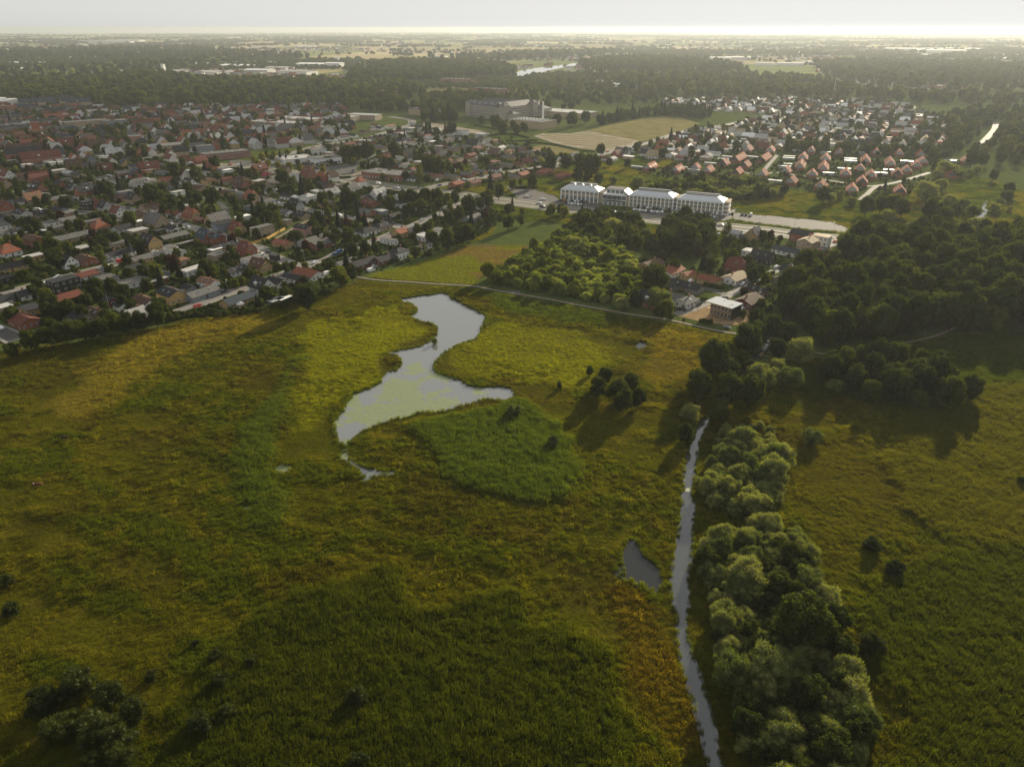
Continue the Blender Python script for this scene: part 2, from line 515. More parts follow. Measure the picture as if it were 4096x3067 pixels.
HILL_FIELD = [(98.3,977.1),(127.0,1024.6),(161.3,1073.7),(206.9,1130.7),(233.0,1147.5),(253.9,1114.3),(263.5,1052.9),(227.6,984.7),(171.3,891.5),(151.3,878.9),(122.6,933.6)]
LOW_FIELD = [(17.2,822.5),(32.1,850.8),(56.9,835.5),(71.7,809.9),(80.6,787.4),(60.7,770.9),(37.9,787.4)]
PADDOCK = [(-26.4,891.5),(-14.9,929.0),(9.9,924.4),(18.6,891.5),(3.5,870.7),(-16.9,866.6)]
NORTH_FIELD = [(-78.6,366.2),(-65.0,362.8),(-19.3,353.4),(-15.9,367.1),(4.7,409.4),(24.2,445.6),(42.6,477.5),(17.7,491.4),(-1.4,495.0),(-10.7,480.9),(-15.8,451.7),(-26.1,433.9),(-38.6,414.6),(-50.0,396.8),(-62.6,384.0),(-72.4,375.8)]
MEADOW = [(-265.7,247.1),(-223.8,256.2),(-210.4,266.4),(-207.1,270.9),(-183.2,278.8),(-154.5,298.8),(-147.7,304.3),(-123.8,315.2),(-110.2,321.2),(-94.7,342.1),(-79.6,362.8),(-19.1,350.6),(18.7,330.7),(55.1,310.3),(76.2,300.3),(96.8,287.1),(100.2,270.9),(86.9,242.7),(105.5,258.5),(127.5,263.4),(175.9,278.3),(196.9,287.1),(225.6,289.9),(294.6,292.8),(105.0,65.8),(-104.9,65.8)]
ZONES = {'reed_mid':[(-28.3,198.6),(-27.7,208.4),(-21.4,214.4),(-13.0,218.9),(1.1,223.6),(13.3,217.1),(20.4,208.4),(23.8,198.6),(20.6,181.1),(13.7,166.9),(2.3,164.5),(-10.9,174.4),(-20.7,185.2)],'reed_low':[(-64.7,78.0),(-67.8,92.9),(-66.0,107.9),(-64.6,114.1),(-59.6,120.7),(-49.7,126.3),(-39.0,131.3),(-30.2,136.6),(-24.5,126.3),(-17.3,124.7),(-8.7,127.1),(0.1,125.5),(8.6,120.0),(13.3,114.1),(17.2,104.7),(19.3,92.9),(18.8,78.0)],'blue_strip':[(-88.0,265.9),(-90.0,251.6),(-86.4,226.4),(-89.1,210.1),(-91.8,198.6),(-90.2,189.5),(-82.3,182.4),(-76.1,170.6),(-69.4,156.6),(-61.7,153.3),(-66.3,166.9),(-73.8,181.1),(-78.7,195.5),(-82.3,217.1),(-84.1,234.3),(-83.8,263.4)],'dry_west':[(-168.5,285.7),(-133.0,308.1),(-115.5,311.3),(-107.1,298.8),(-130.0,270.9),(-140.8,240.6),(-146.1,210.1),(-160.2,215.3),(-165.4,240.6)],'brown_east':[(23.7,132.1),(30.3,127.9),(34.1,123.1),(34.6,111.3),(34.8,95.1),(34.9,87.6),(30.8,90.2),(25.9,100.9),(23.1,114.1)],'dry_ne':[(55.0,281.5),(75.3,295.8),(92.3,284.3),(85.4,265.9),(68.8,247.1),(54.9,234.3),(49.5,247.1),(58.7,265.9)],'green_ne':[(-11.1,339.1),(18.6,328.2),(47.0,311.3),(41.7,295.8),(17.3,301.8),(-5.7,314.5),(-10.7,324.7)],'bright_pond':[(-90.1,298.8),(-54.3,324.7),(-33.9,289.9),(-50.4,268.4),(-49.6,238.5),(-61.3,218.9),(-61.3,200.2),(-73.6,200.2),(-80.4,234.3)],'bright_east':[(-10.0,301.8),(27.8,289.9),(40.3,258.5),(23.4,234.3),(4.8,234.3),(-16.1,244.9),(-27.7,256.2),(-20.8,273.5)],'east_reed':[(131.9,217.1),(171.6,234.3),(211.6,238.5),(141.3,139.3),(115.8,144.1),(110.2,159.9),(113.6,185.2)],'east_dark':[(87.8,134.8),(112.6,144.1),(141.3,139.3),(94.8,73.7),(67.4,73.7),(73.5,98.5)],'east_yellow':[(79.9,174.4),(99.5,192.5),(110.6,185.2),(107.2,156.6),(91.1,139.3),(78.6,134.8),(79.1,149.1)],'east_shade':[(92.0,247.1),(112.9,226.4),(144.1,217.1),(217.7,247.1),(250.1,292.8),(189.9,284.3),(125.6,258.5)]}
HOUSES = [(-243.4,330.8,'g1','K','w',16.0,8.0,55,0),(-219.4,298.6,'g1','D','r',12.0,9.0,-34,0),(-229.0,347.4,'f2','K','k',13.0,8.0,56,0),(-227.4,364.1,'g1','D','w',11.0,7.0,58,0),(-249.2,386.6,'g2','K','w',9.0,8.0,-33,0),(-242.2,392.6,'g1','N','r',12.0,9.0,-37,0),(-277.5,379.3,'g1','K','y',16.0,8.0,54,0),(-296.3,408.3,'h2','R','w',11.0,9.0,59,0),(-266.3,358.8,'f1','K','k',7.0,5.0,56,0),(-197.1,353.6,'f1','G','w',14.0,8.0,55,0),(-229.0,405.1,'g1','K','w',15.0,8.0,60,0),(-211.8,394.1,'g1','G','y',11.0,7.0,57,0),(-184.8,354.9,'f1','L','d',10.0,4.0,59,0),(-176.9,324.2,'g1','N','w',12.0,8.0,-34,0),(-194.7,325.3,'g1','K','d',6.0,5.0,-33,0),(-185.9,318.7,'g1','K','w',6.0,5.0,-36,0),(-192.0,308.4,'g1','N','t',11.0,7.0,-33,0),(-197.0,303.4,'g1','K','t',10.0,7.0,-32,0),(-217.9,329.7,'g1','D','r',12.0,8.0,57,0),(-240.0,314.5,'f1','L','t',8.0,6.0,58,0),(-220.5,372.2,'g1','G','w',6.0,5.0,-33,0),(-166.6,330.2,'g1','K','y',12.0,9.0,-37,4.6),(-154.4,335.9,'g1','G','b',16.0,8.0,59,0),(-156.4,350.4,'g1','T','w',11.0,6.0,-33,3.6),(-164.1,344.2,'g1','K','b',6.0,5.0,-35,0),(-127.1,345.4,'g2','K','w',11.0,9.0,-37,0),(-122.4,354.2,'g1','K','w',10.0,7.0,-32,0),(-115.1,360.6,'g1','K','w',13.0,6.0,-34,0),(-109.6,367.3,'g1','R','w',15.0,9.0,-33,0),(-132.8,326.8,'g1','B','y',17.0,8.0,59,0),(-113.9,324.0,'f1','L','k',7.0,4.0,58,0),(-110.8,326.8,'f1','W','k',7.0,4.0,60,0),(-139.2,379.9,'g2','N','y',10.0,8.0,-32,0),(-156.1,409.0,'m','D','r',8.5,8.0,-34,3.6),(-140.2,427.6,'g1','R','y',12.0,7.0,-31,0),(-135.4,457.6,'g1','K','p',11.0,7.0,-32,4.6),(-161.0,453.7,'f2','G','t',14.0,7.0,55,0),(-179.4,459.6,'m','D','y',9.0,8.0,-36,0),(-192.2,467.8,'g1','K','b',12.0,7.0,55,4.6),(-201.7,484.8,'g2','G','y',15.0,9.0,60,0),(-223.6,496.1,'m','R','y',11.0,9.0,-34,0),(-213.9,487.1,'g1','T','d',8.0,6.0,-33,0),(-191.5,438.5,'m','B','r',10.0,9.0,-35,3.4),(-183.2,434.8,'g1','B','r',8.0,7.0,-34,4.2),(-213.8,443.1,'g1','G','k',17.0,7.0,56,0),(-223.1,463.7,'g1','K','w',9.0,6.0,-35,0),(-228.1,455.6,'f1','K','k',6.0,4.0,58,0),(-198.4,409.0,'f1','G','w',13.0,6.0,-33,0),(-204.7,417.3,'f1','G','w',8.0,5.0,-32,0),(-174.0,419.0,'g1','K','y',15.0,7.0,58,0),(-170.8,402.5,'f1','G','t',10.0,7.0,60,0),(-150.3,372.8,'g1','K','w',12.0,7.0,59,0),(-173.7,374.2,'f1','L','w',13.0,6.0,60,0),(-187.3,390.2,'f1','T','t',8.0,6.0,58,0),(-137.1,399.4,'f1','K','k',6.0,3.0,-36,0),(-176.2,412.2,'f1','W','t',7.0,5.0,59,0),(-117.4,425.9,'g1','G','r',13.0,9.0,60,0),(-241.5,480.5,'g2','G','t',14.0,11.0,-32,0),(-218.9,422.4,'g2','K','y',11.0,9.0,-34,4.6),(-238.7,504.3,'g1','D','w',13.0,7.0,-33,0),(-187.3,493.8,'f1','W','w',10.0,5.0,55,0),(-148.3,500.7,'g1','K','t',10.0,8.0,-32,0),(-153.8,482.7,'f1','G','t',6.0,5.0,-34,0),(-83.6,386.6,'g1','K','d',17.0,8.0,54,0),(-72.8,394.1,'g1','K','d',13.0,8.0,52,0),(-66.0,403.5,'h1','K','w',10.0,8.0,57,4.4),(-53.7,421.7,'g1','K','w',11.0,5.0,58,0),(-76.3,434.1,'f1','G','w',12.0,4.0,-38,0),(-71.8,450.9,'g1','R','y',9.0,8.0,57,3.4),(-63.6,458.8,'g1','K','w',14.0,8.0,54,0),(-94.2,456.8,'h1','K','w',14.0,9.0,53,0),(-86.9,469.0,'h1','K','t',12.0,9.0,54,0),(-116.0,450.9,'g1','G','w',15.0,6.0,57,0),(-82.7,497.5,'g1','K','k',11.0,7.0,57,0),(-103.8,509.3,'g1','G','r',12.0,8.0,-39,0),(-94.5,511.7,'f1','L','b',9.0,6.0,-35,0),(-106.7,538.3,'g1','D','r',14.0,9.0,-39,0),(-104.5,564.7,'g2','L','w',12.0,10.0,56,3.0),(-140.3,537.0,'h1','K','y',11.0,8.0,54,3.2),(-157.0,553.3,'h1','L','w',10.0,8.0,57,4.6),(-156.1,579.5,'f1','L','w',10.0,7.0,-33,0),(-147.3,588.8,'g2','N','w',9.0,8.0,-36,0),(-27.5,492.9,'g1','G','b',14.0,7.0,58,0),(-291.4,644.4,'g2','D','w',9.0,8.0,-35,4.4),(-271.3,609.4,'g2','K','w',10.0,8.0,-37,3.2),(-260.4,623.0,'h1','N','y',10.0,8.0,58,4.0),(-245.5,623.0,'g1','D','t',11.0,9.0,54,3.4),(-226.8,606.1,'m','N','r',13.0,10.0,-36,0),(-282.0,683.3,'g2','R','r',11.0,9.0,56,0),(-236.0,683.3,'g2','D','r',14.0,8.0,58,0),(-219.0,651.9,'g1','M','p',9.0,7.0,-36,0),(-181.1,648.1,'m','D','r',10.0,9.0,-37,5.0),(-166.1,635.3,'m','R','r',9.0,8.0,-32,3.2),(-194.5,580.8,'g2','G','w',8.0,6.0,-35,0),(-174.9,563.0,'g1','K','w',12.0,8.0,-31,0),(-167.7,557.3,'f1','W','w',8.0,4.0,-32,0),(-203.1,560.1,'m','R','y',9.0,8.0,-35,0),(-186.8,543.4,'g1','G','w',11.0,7.0,57,0),(-192.9,538.1,'g1','N','r',8.0,6.0,57,0),(-158.3,522.6,'m','K','g',10.0,8.0,-33,4.2),(-212.6,564.4,'g1','G','t',9.0,7.0,-34,0),(-226.9,574.7,'g1','N','y',11.0,7.0,-33,0),(-268.0,577.7,'f1','L','w',10.0,5.0,60,0),(-285.9,609.4,'g1','N','b',11.0,7.0,-34,0),(-258.1,596.4,'g1','N','t',9.0,7.0,-34,0),(-344.4,740.8,'g2','D','w',10.0,8.0,-33,0),(-329.3,740.8,'g1','D','r',10.0,8.0,-36,3.4),(-308.6,726.7,'g2','D','r',12.0,8.0,56,0),(-207.1,786.0,'g1','G','w',19.0,9.0,60,4.8),(-300.9,630.0,'g1','R','y',11.0,8.0,57,0),(-209.3,675.2,'g2','N','t',8.0,7.0,-34,0),(-190.2,585.4,'f1','L','t',7.0,4.0,54,0),(-262.8,675.2,'f1','W','w',8.0,5.0,56,0),(-447.4,645.9,'g2','D','w',10.0,9.0,-34,3.6),(-427.7,636.8,'g1','N','t',10.0,7.0,-37,0),(-411.3,631.4,'g2','D','r',15.0,8.0,58,3.4),(-426.3,607.4,'g2','D','t',10.0,9.0,-33,0),(-387.5,591.3,'g2','K','r',12.0,9.0,-37,0),(-375.4,600.9,'g2','K','r',8.0,7.0,-33,3.6),(-359.6,591.3,'g2','K','g',9.0,8.0,-34,3.4),(-341.3,578.9,'g2','K','r',16.0,8.0,58,3.8),(-368.8,552.8,'g2','T','t',12.0,9.0,56,0),(-351.1,552.8,'g1','G','y',14.0,7.0,58,0),(-313.3,528.7,'f2','K','k',9.0,7.0,58,0),(-308.2,531.3,'g2','D','r',9.0,7.0,-37,3.6),(-298.3,523.6,'g2','K','g',9.0,8.0,-37,3.2),(-281.7,508.8,'g2','D','w',9.0,8.0,-33,0),(-302.6,558.4,'g1','N','t',13.0,8.0,-31,0),(-288.7,547.2,'g2','K','t',9.0,8.0,-35,4.2),(-369.5,518.6,'g2','D','r',12.0,10.0,-34,3.6),(-343.9,499.3,'g1','K','g',12.0,8.0,-33,4.4),(-333.0,506.4,'g1','K','t',14.0,7.0,56,0),(-329.2,518.6,'g1','K','b',12.0,7.0,-35,0),(-305.1,485.7,'g1','G','g',10.0,7.0,56,0),(-272.9,466.5,'h2','R','t',10.0,9.0,56,3.0),(-300.4,462.4,'g1','G','t',11.0,7.0,58,0),(-274.2,446.7,'g1','G','y',12.0,8.0,56,0),(-280.0,437.4,'g1','G','t',12.0,8.0,56,0),(-294.0,430.1,'g1','N','r',13.0,8.0,-32,4.4),(-285.4,481.3,'f1','G','t',11.0,5.0,54,0),(-320.8,458.4,'g1','K','b',10.0,7.0,57,0),(-327.0,453.5,'g1','G','w',13.0,7.0,58,0),(-348.6,485.7,'g1','K','b',10.0,8.0,-35,4.4),(-257.7,416.3,'g1','L','k',6.0,5.0,55,0),(-322.1,626.1,'g1','G','w',13.0,7.0,59,0),(-334.2,645.9,'g1','K','r',10.0,8.0,-36,3.8),(-258.7,497.0,'g1','N','t',12.0,9.0,-33,3.4),(-268.7,528.7,'g1','N','t',12.0,7.0,55,0),(-258.3,519.8,'g1','N','w',8.0,7.0,-35,0),(-376.6,541.8,'g1','K','w',11.0,7.0,56,0),(-240.5,426.6,'f1','G','t',9.0,6.0,59,0),(-302.7,457.4,'f1','W','k',6.0,5.0,57,0),(-313.7,448.6,'f1','W','k',6.0,4.0,59,0),(-253.6,479.2,'f1','W','t',7.0,5.0,55,0),(-158.1,639.3,'m','N','w',9.0,8.0,53,3.6),(-127.7,608.1,'h2','R','w',8.5,8.0,54,5.6),(-66.4,646.7,'g1','T','t',12.0,9.0,-35,0),(-53.6,644.8,'g1','G','y',15.0,7.0,-33,0),(-40.2,656.0,'g1','G','r',12.0,7.0,-30,0),(-29.3,669.6,'g1','G','y',12.0,7.0,-30,0),(-16.5,681.7,'g1','K','w',13.0,7.0,-30,0),(-46.8,608.1,'g1','R','r',11.0,8.0,53,3.4),(-32.7,618.2,'g1','D','y',12.0,8.0,51,0),(-14.9,639.3,'g1','D','t',11.0,8.0,52,3.4),(-112.6,707.0,'g1','K','r',11.0,8.0,57,0),(-103.1,704.8,'g1','G','w',10.0,7.0,55,0),(-102.0,731.8,'g1','G','t',14.0,9.0,56,0),(-116.3,748.5,'f1','G','w',12.0,7.0,-32,0),(-127.6,743.6,'g2','D','r',9.0,8.0,52,0),(-108.2,773.5,'g2','K','t',11.0,9.0,49,0),(-88.0,770.9,'g1','K','r',13.0,8.0,60,0),(-77.5,791.9,'g1','G','t',14.0,8.0,-32,0),(-72.3,760.8,'g2','K','t',13.0,9.0,54,0),(-63.3,805.6,'g1','G','t',13.0,8.0,-34,0),(-49.2,816.9,'g1','G','r',13.0,8.0,-35,0),(-43.4,840.3,'g2','K','g',14.0,10.0,-30,0),(-28.6,855.6,'g2','K','w',12.0,8.0,58,0),(-18.8,868.2,'f1','T','t',12.0,7.0,-32,0),(-145.3,816.9,'g1','G','t',13.0,8.0,-34,0),(-163.4,849.4,'g1','N','r',13.0,7.0,-34,0),(-175.2,849.4,'g1','N','r',13.0,7.0,-32,0),(-184.2,840.3,'g1','D','t',13.0,8.0,55,0),(-199.7,825.5,'g1','N','t',16.0,8.0,-33,0),(-214.1,881.2,'g1','K','w',13.0,8.0,-29,0),(-203.6,897.9,'g1','K','w',13.0,8.0,60,0),(-194.0,911.8,'g1','K','w',11.0,8.0,-33,0),(-164.2,874.7,'g1','G','t',13.0,8.0,-34,0),(-159.7,897.9,'g1','K','t',12.0,8.0,-34,0),(-145.6,911.8,'g1','G','t',14.0,8.0,-29,0),(-141.9,881.2,'g1','K','w',12.0,7.0,-30,0),(-122.3,874.7,'g1','G','t',13.0,8.0,-32,0),(-109.8,871.5,'g1','G','t',13.0,8.0,55,0),(-97.6,887.8,'g1','L','r',13.0,8.0,-34,0),(-81.5,897.9,'g1','K','w',14.0,8.0,55,0),(-76.6,933.3,'g1','G','w',12.0,8.0,-30,0),(-62.9,936.9,'f2','G','w',16.0,9.0,-30,0),(-133.9,963.5,'g1','G','w',13.0,8.0,-35,0),(-122.3,959.6,'g1','K','w',10.0,7.0,49,0),(-125.5,995.5,'g1','K','w',16.0,8.0,-30,0),(-141.4,944.4,'g1','D','w',14.0,8.0,-32,0),(-163.6,1003.9,'g1','T','w',15.0,8.0,57,0),(-173.9,983.3,'g1','K','w',11.0,8.0,-35,0),(-179.8,963.5,'g1','G','t',11.0,7.0,59,0),(-187.5,944.4,'g1','K','t',10.0,7.0,-33,0),(-184.1,1012.4,'g1','D','w',11.0,8.0,-29,0),(-42.9,763.3,'g1','D','r',13.0,8.0,56,0),(-33.9,743.6,'g1','G','t',12.0,8.0,53,0),(-51.9,724.9,'g1','N','t',12.0,8.0,60,0),(-17.7,773.5,'g2','N','t',12.0,10.0,-35,0),(-23.8,783.9,'g1','K','w',10.0,7.0,59,0),(-164.0,753.3,'g1','D','r',14.0,8.0,59,0),(-191.9,776.1,'f1','L','t',9.0,7.0,-31,0),(-91.9,858.7,'f1','W','t',8.0,6.0,55,0),(-126.3,843.3,'g1','G','t',12.0,8.0,60,0),(-81.2,822.6,'f1','L','t',8.0,5.0,-32,0),(12.1,790.8,'g1','D','t',11.0,8.0,-34,0),(6.3,810.1,'g1','G','t',12.0,8.0,-31,0),(14.3,728.6,'g1','D','r',13.0,8.0,-30,0),(25.6,737.9,'g1','K','w',10.0,7.0,-32,0),(7.0,706.1,'g1','D','t',11.0,8.0,-29,0),(-4.4,701.8,'g1','G','t',12.0,7.0,-29,0),(1.6,644.1,'g1','G','t',9.0,7.0,-32,0),(9.4,655.3,'g1','R','r',13.0,9.0,54,0),(30.0,670.8,'h1','R','r',16.0,9.0,52,0),(45.6,653.4,'h1','R','r',15.0,9.0,54,0),(109.0,767.3,'g2','D','r',10.0,8.0,52,0),(140.3,772.4,'g2','K','w',11.0,8.0,-31,0),(65.3,767.3,'g1','G','w',9.0,7.0,50,0),(143.2,804.5,'g1','G','w',12.0,8.0,-33,0),(93.7,742.7,'g1','D','w',9.0,7.0,-35,0),(100.6,740.3,'g1','L','w',10.0,7.0,53,0),(-38.0,924.6,'f1','L','g',14.0,10.0,-32,0),(119.2,752.4,'f1','W','t',11.0,6.0,-35,0),(131.1,799.0,'g1','L','w',9.0,7.0,-34,0),(77.5,383.0,'g1','N','y',14.0,9.0,45,0),(86.4,371.9,'g1','R','w',14.0,9.0,47,0),(94.1,365.5,'g1','R','y',8.0,5.0,41,0),(103.7,357.2,'g1','R','y',11.0,7.0,-43,0),(88.5,347.3,'g1','K','q',18.0,8.0,-42,0),(122.8,377.4,'m','D','r',9.0,8.0,-40,3.4),(117.6,360.2,'g1','S','w',13.0,9.0,42,0),(67.1,323.6,'g2','K','r',12.0,8.0,-44,0),(83.9,323.6,'g1','G','w',9.0,7.0,42,0),(79.4,330.6,'g1','G','w',10.0,7.0,-41,0),(114.5,325.3,'g1','N','d',13.0,9.0,46,0),(123.4,339.7,'g1','K','t',10.0,6.0,-43,0),(153.3,371.9,'g1','K','b',13.0,8.0,-43,0),(144.2,359.2,'g1','K','q',12.0,8.0,43,0),(165.6,383.0,'g2','R','w',9.0,8.0,-43,0),(178.6,394.8,'g1','B','b',12.0,8.0,-42,0),(173.0,384.2,'g1','B','w',9.0,6.0,-45,0),(186.7,400.9,'g1','K','y',13.0,7.0,-42,0),(197.1,408.5,'g1','K','y',12.0,7.0,-39,0),(163.8,409.8,'g1','B','w',19.0,7.0,-43,0),(178.5,421.6,'g1','S','t',10.0,9.0,45,5.4),(181.9,441.4,'g1','K','r',11.0,9.0,-44,4.8),(191.3,431.3,'f2','S','w',9.0,7.0,-41,0),(153.4,444.3,'g2','G','y',9.0,8.0,46,3.6),(142.5,451.8,'g1','L','w',10.0,7.0,-41,0),(147.2,448.8,'f1','G','b',11.0,6.0,-42,0),(142.5,407.2,'f1','L','w',13.0,7.0,-42,0),(143.0,394.8,'g2','K','k',12.0,8.0,-41,0),(205.1,425.7,'f1','W','b',11.0,6.0,-40,0),(146.0,351.2,'g1','K','t',12.0,8.0,42,0),(253.4,452.9,'g2','K','r',9.0,8.0,42,0),(293.8,449.1,'g1','K','w',20.0,8.0,-41,0),(-806.5,1271.2,'g2','B','t',30.0,12.0,40,9.0),(-787.7,1284.4,'g2','B','t',30.0,12.0,38,9.0),(-787.3,1318.9,'g2','B','t',32.0,12.0,38,9.0),(-755.1,1298.0,'g2','B','t',26.0,12.0,39,9.0),(-720.7,1264.6,'g2','B','t',36.0,13.0,36,10.0),(-746.9,1239.1,'g2','B','t',16.0,12.0,37,6.0),(-764.0,1190.8,'g2','B','t',26.0,12.0,36,7.0),(-692.3,1029.0,'g1','K','t',40.0,13.0,39,11.0),(-626.1,932.7,'g1','K','t',46.0,13.0,37,9.0),(-653.7,1003.2,'g1','K','w',80.0,11.0,36,8.0),(-556.8,978.6,'f4','G','t',55.0,14.0,39,12.0),(-526.7,994.9,'f4','G','b',30.0,16.0,41,11.0),(-466.3,729.1,'g2','D','r',34.0,11.0,37,6.0),(-502.9,757.9,'g2','K','r',30.0,10.0,39,6.0),(-526.8,799.6,'g2','N','r',30.0,10.0,37,4.0),(-483.1,828.0,'g2','D','r',20.0,10.0,40,5.0),(-499.7,833.9,'g2','D','r',18.0,10.0,39,5.0),(-455.4,822.2,'g2','N','r',26.0,10.0,37,5.0),(-441.1,816.4,'g2','R','w',9.0,9.0,-52,6.0),(-416.9,783.5,'g2','K','g',11.0,9.0,-53,4.0),(-387.0,767.9,'h2','R','r',9.0,9.0,38,4.0),(-380.1,778.2,'g2','R','w',9.0,8.0,-51,3.4),(-351.3,757.9,'g2','D','w',10.0,9.0,-52,4.0),(-469.9,762.9,'g2','B','w',12.0,9.0,37,3.4),(-442.6,757.9,'g2','K','w',9.0,8.0,-51,3.2),(-442.6,743.2,'g2','R','w',10.0,8.0,-48,0),(-431.1,733.8,'g2','D','t',9.0,8.0,-52,0),(-420.8,733.8,'g2','N','b',11.0,9.0,-47,3.0),(-419.3,702.3,'g2','N','r',14.0,10.0,38,0),(-390.3,715.5,'g2','D','w',10.0,8.0,-49,4.0),(-372.8,706.7,'g2','B','y',10.0,8.0,-50,3.6),(-379.0,681.3,'g2','D','r',12.0,9.0,40,0),(-340.2,685.4,'g2','D','r',18.0,9.0,40,4.0),(-341.9,665.4,'g1','B','r',12.0,8.0,-50,4.0),(-356.1,693.8,'g1','K','g',12.0,8.0,38,3.4),(-353.0,661.5,'g1','G','r',13.0,8.0,39,0),(-404.9,702.3,'g1','K','t',13.0,9.0,40,0),(-445.9,715.5,'f1','L','w',14.0,7.0,37,0),(-448.5,733.8,'f1','L','w',12.0,7.0,39,0),(-457.7,657.6,'g2','D','w',10.0,9.0,-47,0),(-435.9,650.1,'g1','N','t',11.0,8.0,38,0),(-420.2,646.4,'g2','D','r',15.0,8.0,36,0),(-507.4,816.4,'g2','L','g',16.0,9.0,-52,4.0),(-559.7,845.9,'f1','N','r',36.0,14.0,39,6.0),(-588.2,925.4,'f4','D','r',8.0,8.0,39,16.0),(-468.5,858.2,'f1','N','r',40.0,14.0,41,5.0),(-383.4,816.4,'f1','G','t',44.0,22.0,40,5.0),(-531.4,890.6,'g2','D','w',10.0,8.0,-52,5.0),(-559.9,890.6,'g2','K','r',14.0,9.0,36,4.0),(-590.3,877.4,'g2','D','r',22.0,10.0,37,5.0),(-657.0,1074.9,'g2','R','w',22.0,10.0,36,6.0),(-624.6,1065.4,'g2','R','r',26.0,10.0,39,6.0),(-693.0,1065.4,'g2','K','w',24.0,10.0,40,6.0),(-553.5,1104.3,'g2','R','w',12.0,10.0,-48,6.0),(-513.3,1084.5,'g2','B','w',14.0,10.0,-51,6.0),(-476.5,1046.9,'g2','K','w',14.0,10.0,-48,6.0),(-544.4,1135.3,'g2','D','t',14.0,10.0,-51,6.0),(-526.2,1046.9,'g2','R','w',18.0,10.0,38,5.0),(-480.3,978.6,'g2','D','r',26.0,11.0,39,8.0),(-743.5,1202.5,'g2','N','t',24.0,11.0,36,5.0),(-718.0,1226.7,'g2','R','r',40.0,11.0,36,5.0),(-696.3,1168.0,'g2','K','r',40.0,11.0,40,6.0),(-784.2,1179.3,'f4','D','r',26.0,14.0,37,12.0),(-833.6,1239.1,'f4','D','r',20.0,14.0,37,12.0),(-631.7,1239.1,'f1','R','r',26.0,10.0,38,6.0),(-635.9,1277.8,'f4','L','w',40.0,14.0,39,10.0),(-628.6,1179.3,'g2','D','r',34.0,10.0,35,5.0),(-597.1,1190.8,'g2','B','w',28.0,10.0,37,6.0),(-565.7,1239.1,'g2','B','w',28.0,10.0,38,6.0)]
ROW_HOUSES = [(130.7,690.6,20),(153.3,676.6,18),(172.6,687.8,9),(181.1,673.8,16),(205.5,710.2,14),(228.7,741.5,34),(255.2,799.9,18),(223.0,700.3,16),(204.7,663.0,16),(254.2,741.5,32),(277.5,793.6,20),(224.9,654.3,13),(251.2,669.3,12),(239.3,621.3,15),(275.7,700.3,30),(295.4,747.0,24),(319.8,790.0,14),(269.6,654.3,13),(257.4,602.3,16),(294.0,690.6,30),(316.1,741.5,24),(345.3,780.3,14),(301.4,658.6,18),(324.3,681.2,13),(351.4,730.8,28),(320.3,650.0,18),(299.7,621.3,16),(276.8,587.7,18),(383.4,777.9,14),(368.3,715.2,30),(347.9,658.6,14),(404.7,772.0,14),(363.9,673.8,14),(386.2,700.3,18),(403.7,722.4,18),(424.4,766.2,16),(394.6,656.0,20),(449.3,727.6,18),(313.0,582.1,18)]
